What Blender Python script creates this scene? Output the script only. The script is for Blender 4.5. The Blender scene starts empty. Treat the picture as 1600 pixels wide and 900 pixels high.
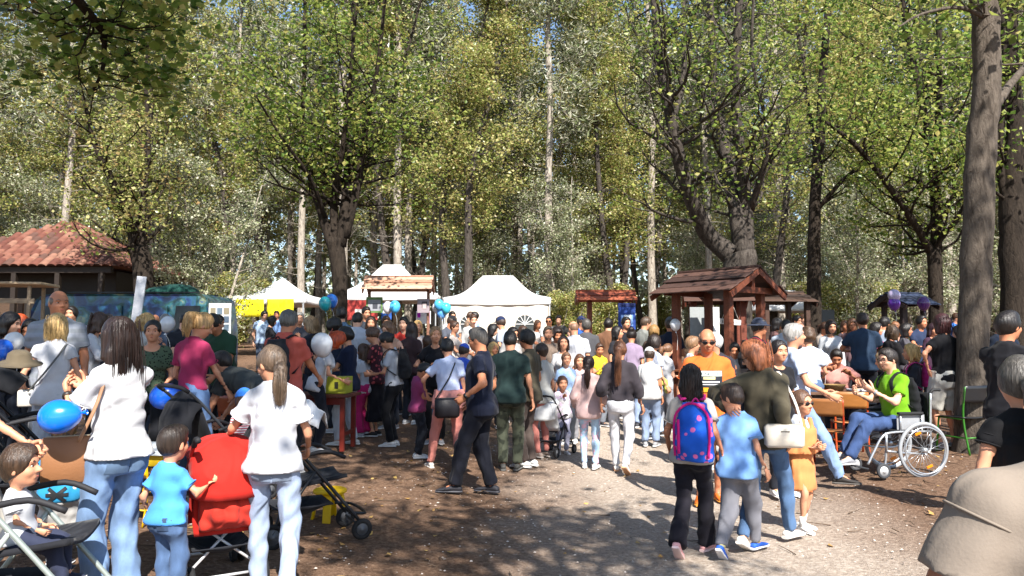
import bpy, math, random
import numpy as np
from mathutils import Vector, Matrix, noise as mnoise
from mathutils.bvhtree import BVHTree
R = math.radians
rng = np.random.default_rng(7); random.seed(7)
sc = bpy.context.scene; COL = sc.collection

# ------------------------------------------------------------------ camera, sky, sun, exposure
F_PX, CAM_H, HORIZON = 1186.0, 1.65, 530.0          # in pixels of the 1600x900 photograph
PITCH = math.atan((HORIZON - 450) / F_PX)
cam_d = bpy.data.cameras.new('camera'); cam = bpy.data.objects.new('camera', cam_d); COL.objects.link(cam)
cam.location = (0, 0, CAM_H); cam.rotation_euler = (math.pi / 2 + PITCH, 0, 0)
cam_d.sensor_width = 36; cam_d.lens = 36 * F_PX / 1600; cam_d.clip_start = 0.05; cam_d.clip_end = 1500
sc.camera = cam
SUN_EL, SUN_AZ = 45.0, 163.0                         # azimuth measured from +Y towards +X: behind the viewer's right shoulder
world = bpy.data.worlds.new('World'); sc.world = world; world.use_nodes = True
wn = world.node_tree; wn.nodes.clear()
_o = wn.nodes.new('ShaderNodeOutputWorld'); _b = wn.nodes.new('ShaderNodeBackground'); _s = wn.nodes.new('ShaderNodeTexSky')
_s.sky_type = 'NISHITA'; _s.sun_disc = False; _s.sun_elevation = R(SUN_EL); _s.sun_rotation = R(SUN_AZ)
_s.air_density = 1.0; _s.dust_density = 0.6; _s.ozone_density = 1.5
_b.inputs[1].default_value = 0.10
wn.links.new(_s.outputs[0], _b.inputs[0]); wn.links.new(_b.outputs[0], _o.inputs[0])
sun_d = bpy.data.lights.new('sun', 'SUN'); sun = bpy.data.objects.new('sun', sun_d); COL.objects.link(sun)
sun_d.energy = 5.0; sun_d.angle = R(0.53); sun_d.color = (1.0, 0.95, 0.88)
_sd = Vector((math.sin(R(SUN_AZ)) * math.cos(R(SUN_EL)), math.cos(R(SUN_AZ)) * math.cos(R(SUN_EL)), math.sin(R(SUN_EL))))
sun.rotation_euler = _sd.to_track_quat('Z', 'Y').to_euler()
sc.view_settings.view_transform = 'Standard'; sc.view_settings.look = 'None'
sc.view_settings.exposure = 1.28; sc.view_settings.gamma = 1.0; sc.view_settings.use_curve_mapping = False
sc.render.engine = 'CYCLES'
cy = sc.cycles
cy.max_bounces = 6; cy.diffuse_bounces = 3; cy.glossy_bounces = 2; cy.transmission_bounces = 4; cy.transparent_max_bounces = 6
cy.caustics_reflective = False; cy.caustics_refractive = False; cy.sample_clamp_indirect = 4.0
cy.use_denoising = True

# ------------------------------------------------------------------ ground height and photo pixel -> place
def soft(v, w=0.6):
    return 0.5 * (v + np.sqrt(v * v + w * w)) - 0.5 * w * 0.0
def gz(x, y):
    """ground: a path worn a little below its two sides, rising gently into the wood"""
    x = np.asarray(x, float); y = np.asarray(y, float)
    l = np.minimum(0.085 * soft(-x - 0.2), 0.34); r = np.minimum(0.09 * soft(x - 2.4), 0.3)
    far = 0.045 * np.clip(soft(y - 10.5, 2.0) - 0.25, 0, 19) + 0.012 * np.clip(y - 29, 0, 200)
    return l + r + far - 0.05
def gzf(x, y): return float(gz(x, y))
def ray(px, py):
    u = (px - 800) / F_PX; v = (450 - py) / F_PX
    return Vector((u, math.cos(PITCH) - v * math.sin(PITCH), math.sin(PITCH) + v * math.cos(PITCH)))
def at(px, py, d):
    r = ray(px, py); return Vector((0, 0, CAM_H)) + r * (d / r.y)
def on_ground(px, d):
    x = (px - 800) / F_PX * d; return Vector((x, d, gzf(x, d)))
def ppm(d): return F_PX / d

# ------------------------------------------------------------------ materials (all procedural)
_M = {}
def lin(h):
    if isinstance(h, (tuple, list)): return tuple(h)[:3]
    h = h.lstrip('#'); c = [int(h[i:i + 2], 16) / 255 for i in (0, 2, 4)]
    return tuple(v / 12.92 if v <= 0.04045 else ((v + 0.055) / 1.055) ** 2.4 for v in c)
def newmat(name):
    m = bpy.data.materials.new(name); m.use_nodes = True; nt = m.node_tree
    return m, nt, nt.nodes['Principled BSDF'], nt.links
def nd(nt, t, **kw):
    n = nt.nodes.new(t)
    for k, v in kw.items():
        if k.startswith('i_'): n.inputs[k[2:].replace('_', ' ')].default_value = v
        else: setattr(n, k, v)
    return n
def ramp(nt, stops):
    n = nt.nodes.new('ShaderNodeValToRGB'); e = n.color_ramp.elements
    while len(e) < len(stops): e.new(0.5)
    for q, (p, c) in zip(e, stops): q.position = p; q.color = (*lin(c), 1)
    return n
def dim(c, k): return tuple(min(1, v * k) for v in lin(c))
def objco(nt, scale=(1, 1, 1)):
    t = nt.nodes.new('ShaderNodeTexCoord'); mp = nt.nodes.new('ShaderNodeMapping'); mp.inputs['Scale'].default_value = scale
    nt.links.new(t.outputs['Object'], mp.inputs[0]); return mp.outputs[0]
def basic(key, c, rough=0.6, metal=0.0, var=0.12, scale=8.0, bump=0.0, bscale=40.0, spec=0.4, stretch=(1, 1, 1), coat=0.0, c2=None):
    if key in _M: return _M[key]
    m, nt, b, L = newmat(key); co = objco(nt, stretch)
    n = nd(nt, 'ShaderNodeTexNoise', i_Scale=scale, i_Detail=4.0, i_Roughness=0.6); L.new(co, n.inputs['Vector'])
    r = ramp(nt, [(0.3, dim(c, 1 - var)), (0.7, dim(c2 or c, 1 + var))]); L.new(n.outputs[0], r.inputs[0]); L.new(r.outputs[0], b.inputs['Base Color'])
    b.inputs['Roughness'].default_value = rough; b.inputs['Metallic'].default_value = metal; b.inputs['Specular IOR Level'].default_value = spec
    if coat: b.inputs['Coat Weight'].default_value = coat
    if bump:
        n2 = nd(nt, 'ShaderNodeTexNoise', i_Scale=bscale, i_Detail=5.0, i_Roughness=0.65); L.new(co, n2.inputs['Vector'])
        bp = nd(nt, 'ShaderNodeBump', i_Strength=bump, i_Distance=0.02); L.new(n2.outputs[0], bp.inputs['Height']); L.new(bp.outputs[0], b.inputs['Normal'])
    _M[key] = m; return m
def cloth(c, pat=None, c2=None, sc2=1.0):
    key = 'cloth_%s_%s_%s' % (c, pat, c2)
    if key in _M: return _M[key]
    m, nt, b, L = newmat('fabric'); co = objco(nt)
    n = nd(nt, 'ShaderNodeTexNoise', i_Scale=5.0, i_Detail=5.0, i_Roughness=0.6); L.new(co, n.inputs['Vector'])
    base = ramp(nt, [(0.32, dim(c, 0.86)), (0.68, dim(c, 1.06))]); L.new(n.outputs[0], base.inputs[0]); out = base.outputs[0]
    if pat in ('floral', 'leopard', 'camo', 'splash'):
        v = nd(nt, 'ShaderNodeTexVoronoi' if pat in ('floral', 'leopard') else 'ShaderNodeTexNoise', i_Scale={'floral': 16., 'leopard': 38., 'camo': 9., 'splash': 14.}[pat] * sc2)
        L.new(co, v.inputs['Vector'])
        rp = ramp(nt, [(0.0, (1, 1, 1)), (0.30, (1, 1, 1)), (0.36, (0, 0, 0))] if pat in ('floral', 'leopard') else [(0.5, (0, 0, 0)), (0.55, (1, 1, 1))])
        L.new(v.outputs[0], rp.inputs[0])
        mx = nd(nt, 'ShaderNodeMix', data_type='RGBA'); mx.inputs[7].default_value = (*lin(c2), 1)
        L.new(rp.outputs[0], mx.inputs[0]); L.new(out, mx.inputs[6]); out = mx.outputs[2]
    elif pat in ('stripe', 'zigzag', 'dots'):
        if pat == 'dots':
            v = nd(nt, 'ShaderNodeTexVoronoi', i_Scale=30.0 * sc2); L.new(co, v.inputs['Vector']); rp = ramp(nt, [(0.0, (1, 1, 1)), (0.16, (1, 1, 1)), (0.2, (0, 0, 0))]); L.new(v.outputs[0], rp.inputs[0])
        else:
            v = nd(nt, 'ShaderNodeTexWave', i_Scale=9.0 * sc2, i_Distortion=0.3 if pat == 'stripe' else 3.0); v.bands_direction = 'Z'; L.new(co, v.inputs['Vector']); rp = ramp(nt, [(0.5, (0, 0, 0)), (0.56, (1, 1, 1))]); L.new(v.outputs[1], rp.inputs[0])
        mx = nd(nt, 'ShaderNodeMix', data_type='RGBA'); mx.inputs[7].default_value = (*lin(c2), 1)
        L.new(rp.outputs[0], mx.inputs[0]); L.new(out, mx.inputs[6]); out = mx.outputs[2]
    elif pat == 'denim':
        v = nd(nt, 'ShaderNodeTexNoise', i_Scale=4.0, i_Detail=6.0, i_Roughness=0.7); mp = objco(nt, (1.5, 1.5, .7)); L.new(mp, v.inputs['Vector'])
        rp = ramp(nt, [(0.42, (0, 0, 0)), (0.66, (1, 1, 1))]); L.new(v.outputs[0], rp.inputs[0])
        mx = nd(nt, 'ShaderNodeMix', data_type='RGBA'); mx.inputs[7].default_value = (*dim(c, 1.35), 1)
        L.new(rp.outputs[0], mx.inputs[0]); L.new(out, mx.inputs[6]); out = mx.outputs[2]
    L.new(out, b.inputs['Base Color']); b.inputs['Roughness'].default_value = 0.85; b.inputs['Specular IOR Level'].default_value = 0.2
    b.inputs['Sheen Weight'].default_value = 0.05
    n2 = nd(nt, 'ShaderNodeTexNoise', i_Scale=4.2, i_Detail=3.0, i_Distortion=1.4); n2.noise_type = 'RIDGED_MULTIFRACTAL'; rt = nt.nodes.new('ShaderNodeMapping'); rt.inputs['Rotation'].default_value = (.5, .6, .3); rt.inputs['Scale'].default_value = (1.0, 1.6, .55)
    L.new(objco(nt), rt.inputs[0]); L.new(rt.outputs[0], n2.inputs['Vector'])
    n3 = nd(nt, 'ShaderNodeTexNoise', i_Scale=160.0, i_Detail=2.0); L.new(objco(nt), n3.inputs['Vector'])
    b3 = nd(nt, 'ShaderNodeBump', i_Strength=0.18, i_Distance=0.004); L.new(n3.outputs[0], b3.inputs['Height'])
    bp = nd(nt, 'ShaderNodeBump', i_Strength=1.0, i_Distance=0.035); L.new(n2.outputs[0], bp.inputs['Height']); L.new(b3.outputs[0], bp.inputs['Normal']); L.new(bp.outputs[0], b.inputs['Normal'])
    _M[key] = m; return m
def skin(c):
    key = 'skin_' + c
    if key in _M: return _M[key]
    m, nt, b, L = newmat('skin'); n = nd(nt, 'ShaderNodeTexNoise', i_Scale=7.0, i_Detail=4.0); L.new(objco(nt), n.inputs['Vector'])
    r = ramp(nt, [(0.3, dim(c, 0.86)), (0.7, dim(c, 1.08))]); L.new(n.outputs[0], r.inputs[0]); L.new(r.outputs[0], b.inputs['Base Color'])
    b.inputs['Roughness'].default_value = 0.5; b.inputs['Specular IOR Level'].default_value = 0.35
    b.inputs['Subsurface Weight'].default_value = 0.0
    _M[key] = m; return m
def hairm(c):
    key = 'hair_' + c
    if key in _M: return _M[key]
    m, nt, b, L = newmat('hair'); co = objco(nt, (75, 75, 5))
    n = nd(nt, 'ShaderNodeTexNoise', i_Scale=1.0, i_Detail=4.0, i_Roughness=0.6, i_Distortion=0.4); L.new(co, n.inputs['Vector'])
    r = ramp(nt, [(0.34, dim(c, 0.5)), (0.66, dim(c, 1.5))]); L.new(n.outputs[0], r.inputs[0]); L.new(r.outputs[0], b.inputs['Base Color'])
    b.inputs['Roughness'].default_value = 0.42; b.inputs['Specular IOR Level'].default_value = 0.45
    bp = nd(nt, 'ShaderNodeBump', i_Strength=0.7, i_Distance=0.012); L.new(n.outputs[0], bp.inputs['Height']); L.new(bp.outputs[0], b.inputs['Normal'])
    _M[key] = m; return m
def plain(c, rough=0.5, metal=0.0, spec=0.4, coat=0.0): return basic('plain_%s_%s_%s_%s' % (c, rough, metal, coat), c, rough, metal, var=0.06, scale=14, bump=0.06, bscale=60, spec=spec, coat=coat)
def woodm(c, key=None): return basic('wood_%s' % c, c, 0.65, var=0.3, scale=3.0, bump=0.35, bscale=6.0, stretch=(3, 12, 12))
def barkm(c, c2, key):
    if key in _M: return _M[key]
    m, nt, b, L = newmat('bark'); co = objco(nt, (5, 5, 1.4))
    n = nd(nt, 'ShaderNodeTexNoise', i_Scale=3.0, i_Detail=8.0, i_Roughness=0.7, i_Distortion=0.6); L.new(co, n.inputs['Vector'])
    r = ramp(nt, [(0.3, c), (0.55, dim(c2, 0.8)), (0.75, c2)]); L.new(n.outputs[0], r.inputs[0]); L.new(r.outputs[0], b.inputs['Base Color'])
    b.inputs['Roughness'].default_value = 0.9; b.inputs['Specular IOR Level'].default_value = 0.15
    bp = nd(nt, 'ShaderNodeBump', i_Strength=0.9, i_Distance=0.06); L.new(n.outputs[0], bp.inputs['Height']); L.new(bp.outputs[0], b.inputs['Normal'])
    _M[key] = m; return m
def leafm(key, cols, trans=0.35, rough=0.5):
    if key in _M: return _M[key]
    m, nt, b, L = newmat('leaf'); g = nt.nodes.new('ShaderNodeNewGeometry')
    r = ramp(nt, [(i / max(1, len(cols) - 1), c) for i, c in enumerate(cols)]); r.color_ramp.interpolation = 'LINEAR'
    L.new(g.outputs['Random Per Island'], r.inputs[0]); L.new(r.outputs[0], b.inputs['Base Color'])
    b.inputs['Roughness'].default_value = rough; b.inputs['Specular IOR Level'].default_value = 0.5
    t = nt.nodes.new('ShaderNodeBsdfTranslucent'); L.new(r.outputs[0], t.inputs[0])
    mx = nt.nodes.new('ShaderNodeMixShader'); mx.inputs[0].default_value = trans
    L.new(b.outputs[0], mx.inputs[1]); L.new(t.outputs[0], mx.inputs[2]); L.new(mx.outputs[0], nt.nodes['Material Output'].inputs[0])
    _M[key] = m; return m

# ------------------------------------------------------------------ mesh building
def nrm(v):
    v = np.asarray(v, float); return v / (np.linalg.norm(v) + 1e-12)
class MB:
    def __init__(s): s.v = []; s.f = []; s.n = 0
    def add(s, v, f, mi=0):
        v = np.asarray(v, np.float64).reshape(-1, 3); f = np.asarray(f, np.int64)
        s.v.append(v); s.f.append((f + s.n, mi)); s.n += len(v); return s
    def addl(s, v, faces, mi=0):
        for k in sorted({len(f) for f in faces}):
            pass
        base = s.n; v = np.asarray(v, float).reshape(-1, 3); s.v.append(v); s.n += len(v)
        for k in sorted({len(f) for f in faces}):
            s.f.append((np.array([f for f in faces if len(f) == k]) + base, mi))
        return s
    def box(s, c, size, rot=None, mi=0, bev=0.0):
        h = np.array(size) / 2
        if bev > 0:
            b = min(bev, *(h * 0.49)); P = []; 
            for sx in (-1, 1):
                for sy in (-1, 1):
                    for sz in (-1, 1):
                        g = np.array((sx, sy, sz))
                        for ax in range(3):
                            q = g * (h - b); q[ax] = g[ax] * h[ax]; P.append(q)
            P = np.array(P)
            def ix(sx, sy, sz, ax): return ((sx > 0) * 4 + (sy > 0) * 2 + (sz > 0)) * 3 + ax
            F4 = []; F3 = []
            for sg in (-1, 1):
                for ax in range(3):
                    o = [i for i in range(3) if i != ax]; q = []
                    for a, b2 in ((-1, -1), (1, -1), (1, 1), (-1, 1)):
                        g = [0, 0, 0]; g[ax] = sg; g[o[0]] = a; g[o[1]] = b2; q.append(ix(*g, ax))
                    if (sg > 0) == (ax == 1): q = q[::-1]
                    F4.append(q)
            for ax in range(3):
                o = [i for i in range(3) if i != ax]
                for a in (-1, 1):
                    for b2 in (-1, 1):
                        g0 = [0, 0, 0]; g1 = [0, 0, 0]; g0[ax] = -1; g1[ax] = 1
                        for g in (g0, g1): g[o[0]] = a; g[o[1]] = b2
                        q = [ix(*g0, o[0]), ix(*g1, o[0]), ix(*g1, o[1]), ix(*g0, o[1])]
                        F4.append(q)
            for sx in (-1, 1):
                for sy in (-1, 1):
                    for sz in (-1, 1): F3.append([ix(sx, sy, sz, 0), ix(sx, sy, sz, 1), ix(sx, sy, sz, 2)])
            def fix(fs):
                out = []
                for f in fs:
                    p = P[f]; n = np.cross(p[1] - p[0], p[2] - p[0])
                    out.append(f if np.dot(n, p.mean(0)) > 0 else f[::-1])
                return out
            faces = fix(F4) + fix(F3)
            if rot is not None: P = P @ np.array(rot).T
            return s.addl(P + np.array(c), faces, mi)
        P = np.array([[x, y, z] for x in (-1, 1) for y in (-1, 1) for z in (-1, 1)]) * h
        if rot is not None: P = P @ np.array(rot).T
        return s.add(P + np.array(c), [[0, 1, 3, 2], [4, 6, 7, 5], [0, 4, 5, 1], [2, 3, 7, 6], [0, 2, 6, 4], [1, 5, 7, 3]], mi)
    def bar(s, a, b, w, t, up=(0, 0, 1), mi=0, bev=0.0):
        a = np.array(a, float); b = np.array(b, float); d = nrm(b - a); u = np.array(up, float)
        if abs(d @ nrm(u)) > 0.98: u = np.array((1., 0, 0))
        x = nrm(np.cross(u, d)); z = np.cross(d, x)
        return s.box((a + b) / 2, (w, np.linalg.norm(b - a), t), np.stack([x, d, z], 1), mi, bev)
    def tube(s, pts, rad, n=8, caps=True, mi=0, flat=1.0, side=None):
        P = np.asarray(pts, float); m = len(P); rad = np.broadcast_to(np.asarray(rad, float), (m,))
        T = np.gradient(P, axis=0); T /= np.linalg.norm(T, axis=1)[:, None] + 1e-12
        u = np.array(side, float) if side is not None else (np.array((0, 0, 1.)) if abs(T[0][2]) < 0.9 else np.array((1., 0, 0)))
        V = []; an = np.arange(n) / n * 2 * math.pi
        for i in range(m):
            u = u - T[i] * (u @ T[i]); u /= np.linalg.norm(u) + 1e-12; w = np.cross(T[i], u)
            V.append(P[i] + rad[i] * (np.cos(an)[:, None] * u + np.sin(an)[:, None] * w * flat))
        V = np.concatenate(V); i = np.arange(m - 1)[:, None] * n; j = np.arange(n)[None]; j2 = (j + 1) % n
        f = np.stack([i + j, i + j2, i + n + j2, i + n + j], -1).reshape(-1, 4); base = s.n
        s.add(V, f, mi)
        if caps:
            s.f.append((np.array([list(range(n))[::-1]]) + base, mi)); s.f.append((np.array([list(range(n))]) + base + (m - 1) * n, mi))
        return s
    def ell(s, c, r, rot=None, nu=10, nv=7, mi=0):
        th = np.linspace(0, math.pi, nv + 1)[1:-1]; ph = np.arange(nu) / nu * 2 * math.pi
        V = [[0, 0, 1.]]; V += [[math.sin(t) * math.cos(p), math.sin(t) * math.sin(p), math.cos(t)] for t in th for p in ph]; V.append([0, 0, -1.])
        V = np.array(V) * np.array(r); rows = nv - 1
        if rot is not None: V = V @ np.array(rot).T
        fs = [[0, 1 + j, 1 + (j + 1) % nu] for j in range(nu)]
        for i in range(rows - 1):
            for j in range(nu):
                a = 1 + i * nu + j; b = 1 + i * nu + (j + 1) % nu; fs.append([a, a + nu, b + nu, b])
        l = 1 + (rows - 1) * nu; fs += [[len(V) - 1, l + (j + 1) % nu, l + j] for j in range(nu)]
        return s.addl(V + np.array(c), fs, mi)
    def lathe(s, prof, c=(0, 0, 0), n=14, rot=None, mi=0):
        an = np.arange(n) / n * 2 * math.pi
        V = np.array([[r * math.cos(a), r * math.sin(a), z] for r, z in prof for a in an])
        if rot is not None: V = V @ np.array(rot).T
        m = len(prof); i = np.arange(m - 1)[:, None] * n; j = np.arange(n)[None]; j2 = (j + 1) % n
        return s.add(V + np.array(c), np.stack([i + j, i + j2, i + n + j2, i + n + j], -1).reshape(-1, 4), mi)
    def torus(s, c, R0, r, rot=None, n=28, m=8, mi=0):
        a = np.arange(n) / n * 2 * math.pi; b = np.arange(m) / m * 2 * math.pi
        A, B = np.meshgrid(a, b, indexing='ij')
        V = np.stack([(R0 + r * np.cos(B)) * np.cos(A), (R0 + r * np.cos(B)) * np.sin(A), r * np.sin(B)], -1).reshape(-1, 3)
        if rot is not None: V = V @ np.array(rot).T
        i = np.arange(n)[:, None]; j = np.arange(m)[None]; i2 = (i + 1) % n; j2 = (j + 1) % m
        return s.add(V + np.array(c), np.stack([i * m + j, i2 * m + j, i2 * m + j2, i * m + j2], -1).reshape(-1, 4), mi)
    def sheet(s, fn, nu, nv, mi=0, thick=0.0):
        """fn(u,v)->xyz over the unit square"""
        V = np.array([fn(i / nu, j / nv) for i in range(nu + 1) for j in range(nv + 1)], float)
        f = [[i * (nv + 1) + j, (i + 1) * (nv + 1) + j, (i + 1) * (nv + 1) + j + 1, i * (nv + 1) + j + 1] for i in range(nu) for j in range(nv)]
        s.add(V, f, mi)
        if thick:
            G = V.reshape(nu + 1, nv + 1, 3); du = np.gradient(G, axis=0); dv = np.gradient(G, axis=1); N = np.cross(du, dv); N /= np.linalg.norm(N, axis=2)[..., None] + 1e-12
            W = (G - N * thick).reshape(-1, 3); s.add(W, [q[::-1] for q in f], mi)
            o1 = s.n - 2 * len(V); o2 = s.n - len(V); ring = [i * (nv + 1) for i in range(nu + 1)] + [nu * (nv + 1) + j for j in range(1, nv + 1)] + [i * (nv + 1) + nv for i in range(nu - 1, -1, -1)] + [j for j in range(nv - 1, 0, -1)]
            s.f.append((np.array([[o1 + ring[k - 1], o2 + ring[k - 1], o2 + ring[k], o1 + ring[k]] for k in range(len(ring))]), mi))
        return s
    def mesh(s, name, mats, smooth=True):
        me = bpy.data.meshes.new(name); V = np.concatenate(s.v) if s.v else np.zeros((0, 3))
        tot = [np.full(len(f), f.shape[1]) for f, _ in s.f]; tot = np.concatenate(tot).astype(np.int32); loops = np.concatenate([f.ravel() for f, _ in s.f]).astype(np.int32)
        mi = np.concatenate([np.full(len(f), m) for f, m in s.f]).astype(np.int32)
        me.vertices.add(len(V)); me.vertices.foreach_set('co', V.astype(np.float32).ravel())
        me.loops.add(len(loops)); me.loops.foreach_set('vertex_index', loops)
        me.polygons.add(len(tot)); me.polygons.foreach_set('loop_start', np.concatenate([[0], np.cumsum(tot)[:-1]]).astype(np.int32))
        me.polygons.foreach_set('material_index', mi); me.polygons.foreach_set('use_smooth', np.full(len(tot), smooth))
        for m in mats: me.materials.append(m)
        me.update(calc_edges=True); return me
    def build(s, name, mats, parent=None, smooth=False, loc=None, rotz=0):
        if not isinstance(mats, (list, tuple)): mats = [mats]
        return link(name, s.mesh(name, mats, smooth), parent, loc, rotz)
def link(name, me, parent=None, loc=None, rotz=0):
    o = bpy.data.objects.new(name, me); COL.objects.link(o)
    if parent is not None: o.parent = parent
    if loc is not None: o.location = loc
    if rotz: o.rotation_euler = (0, 0, rotz)
    return o
def empty(name, loc, rotz=0, label=None, cat=None, group=None):
    o = bpy.data.objects.new(name, None); COL.objects.link(o); o.location = loc; o.rotation_euler = (0, 0, rotz); o.empty_display_size = 0.1
    if label: tag(o, label, cat, group)
    return o
LABELS = {}
def tag(o, label=None, cat=None, group=None, kind=None):
    if label:
        o['label'] = label; LABELS.setdefault(label, []).append(o.name)
    if cat: o['category'] = cat
    if group: o['group'] = group
    if kind or cat: o['kind'] = kind or 'thing'
    return o
def copy_tree(o, parent=None):
    c = o.copy(); COL.objects.link(c); c.parent = parent
    for ch in o.children: copy_tree(ch, c)
    return c
def rotm(ax, ang): return np.array(Matrix.Rotation(ang, 3, ax))
def hz(h): return -R(h)      # heading (0 = away from the viewer, 90 = to the right) -> z rotation

# ------------------------------------------------------------------ smooth bodies from distance fields
def g3(X, Y, Z, c): return X - c[0], Y - c[1], Z - c[2]
def rc(a, b, ra, rb, cuts=()):
    a = np.asarray(a, np.float32); b = np.asarray(b, np.float32); ab = b - a; L2 = float(ab @ ab) + 1e-9; m = max(ra, rb)
    def fn(X, Y, Z):
        x, y, z = g3(X, Y, Z, a); t = np.clip((x * ab[0] + y * ab[1] + z * ab[2]) / L2, 0, 1)
        d = np.sqrt((x - t * ab[0]) ** 2 + (y - t * ab[1]) ** 2 + (z - t * ab[2]) ** 2) - (ra + (rb - ra) * t)
        for c, n in cuts: d = np.maximum(d, (X - c[0]) * n[0] + (Y - c[1]) * n[1] + (Z - c[2]) * n[2])
        return d
    return fn, np.minimum(a, b) - m, np.maximum(a, b) + m
def el(c, r, M=None, cuts=()):
    c = np.asarray(c, np.float32); r = np.asarray(r, np.float32); M = np.eye(3) if M is None else np.asarray(M); m = float(r.max())
    def fn(X, Y, Z):
        x, y, z = g3(X, Y, Z, c); q = [(x * M[0, i] + y * M[1, i] + z * M[2, i]) / r[i] for i in range(3)]
        k = np.sqrt(q[0] ** 2 + q[1] ** 2 + q[2] ** 2); d = (k - 1) * float(r.min())
        for cc, n in cuts: d = np.maximum(d, (X - cc[0]) * n[0] + (Y - cc[1]) * n[1] + (Z - cc[2]) * n[2])
        return d
    return fn, c - m, c + m
def etube(o, M, ts, A, B, C=None, cuts=()):
    """stack of ellipses along M's third axis: half-width A, half-depth B, depth offset C at heights ts"""
    o = np.asarray(o, np.float32); M = np.asarray(M); ts = np.asarray(ts, float); A = np.asarray(A, float); B = np.asarray(B, float); C = np.zeros(len(ts)) if C is None else np.asarray(C, float)
    ends = np.array([o + M[:, 2] * t + M[:, 1] * c for t, c in zip(ts, C)]); m = max(A.max(), B.max())
    def fn(X, Y, Z):
        x, y, z = g3(X, Y, Z, o); w = x * M[0, 2] + y * M[1, 2] + z * M[2, 2]
        u = x * M[0, 0] + y * M[1, 0] + z * M[2, 0]; v = x * M[0, 1] + y * M[1, 1] + z * M[2, 1]
        sh = w.shape; wf = w.ravel(); a = np.interp(wf, ts, A).reshape(sh); b = np.interp(wf, ts, B).reshape(sh); c = np.interp(wf, ts, C).reshape(sh)
        d = (np.sqrt((u / a) ** 2 + ((v - c) / b) ** 2) - 1) * np.minimum(a, b); d = np.maximum(d, np.maximum(ts[0] - w, w - ts[-1]))
        for cc, n in cuts: d = np.maximum(d, (X - cc[0]) * n[0] + (Y - cc[1]) * n[1] + (Z - cc[2]) * n[2])
        return d
    return fn, ends.min(0) - m, ends.max(0) + m
def sdf(ops, h, wob=0.0, seed=0):
    """ops: ('u',k,prim) smooth union | ('s',k,prim) smooth subtraction | ('p',c,n) keep the side behind the plane"""
    us = [o[2] for o in ops if o[0] == 'u']
    lo = np.min([p[1] for p in us], 0) - 2 * h - wob; hi = np.max([p[2] for p in us], 0) + 2 * h + wob
    ax = [np.arange(lo[i], hi[i] + h, h).astype(np.float32) for i in range(3)]
    F = np.full([len(a) for a in ax], 0.3, np.float32)
    for o in ops:
        if o[0] == 'p': continue
        if o[0] == 'P':
            c, n = o[1], o[2]; F = np.maximum(F, ((ax[0] - c[0]) * n[0])[:, None, None] + ((ax[1] - c[1]) * n[1])[None, :, None] + ((ax[2] - c[2]) * n[2])[None, None, :]); continue
        k = o[1]; fn, plo, phi = o[2]; m = 0.04 + k
        sl = tuple(slice(max(0, int((plo[i] - m - lo[i]) / h)), max(1, int((phi[i] + m - lo[i]) / h) + 2)) for i in range(3))
        X, Y, Z = ax[0][sl[0]][:, None, None], ax[1][sl[1]][None, :, None], ax[2][sl[2]][None, None, :]
        if 0 in (X.size, Y.size, Z.size): continue
        d = fn(X, Y, Z).astype(np.float32); f = F[sl]
        if o[0] == 'u':
            if k > 0:
                t = np.clip(0.5 + 0.5 * (f - d) / k, 0, 1); F[sl] = f + (d - f) * t - k * t * (1 - t)
            else: F[sl] = np.minimum(f, d)
        else:
            if k > 0:
                e = -d; t = np.clip(0.5 - 0.5 * (f - e) / k, 0, 1); F[sl] = f + (e - f) * t + k * t * (1 - t)
            else: F[sl] = np.maximum(f, -d)
    planes = [o for o in ops if o[0] == 'p']
    if wob:
        r = np.random.default_rng(seed); X, Y, Z = ax[0][:, None, None], ax[1][None, :, None], ax[2][None, None, :]; F = F - wob * .8
        for _ in range(4):
            kv = r.normal(size=3) * np.array((0.7, 0.7, 1.0)); kv = kv / np.linalg.norm(kv) * 2 * math.pi / (r.uniform(0.05, 0.12) if wob > .007 else r.uniform(0.075, 0.17)); ph = r.uniform(0, 6.28, 2)
            kw = r.normal(size=3) * 9
            F = F + (wob / 2.2) * np.sin(kv[0] * X + kv[1] * Y + kv[2] * Z + ph[0] + 1.3 * np.sin(kw[0] * X + kw[1] * Y + kw[2] * Z + ph[1]))
    for _, c, n in planes:
        F = np.maximum(F, ((ax[0] - c[0]) * n[0])[:, None, None] + ((ax[1] - c[1]) * n[1])[None, :, None] + ((ax[2] - c[2]) * n[2])[None, None, :])
    return surfnet(F, ax)
CORN = np.array([[i, j, k] for i in (0, 1) for j in (0, 1) for k in (0, 1)])
EDG = [(a, b) for a in range(8) for b in range(a + 1, 8) if np.abs(CORN[a] - CORN[b]).sum() == 1]
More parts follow.
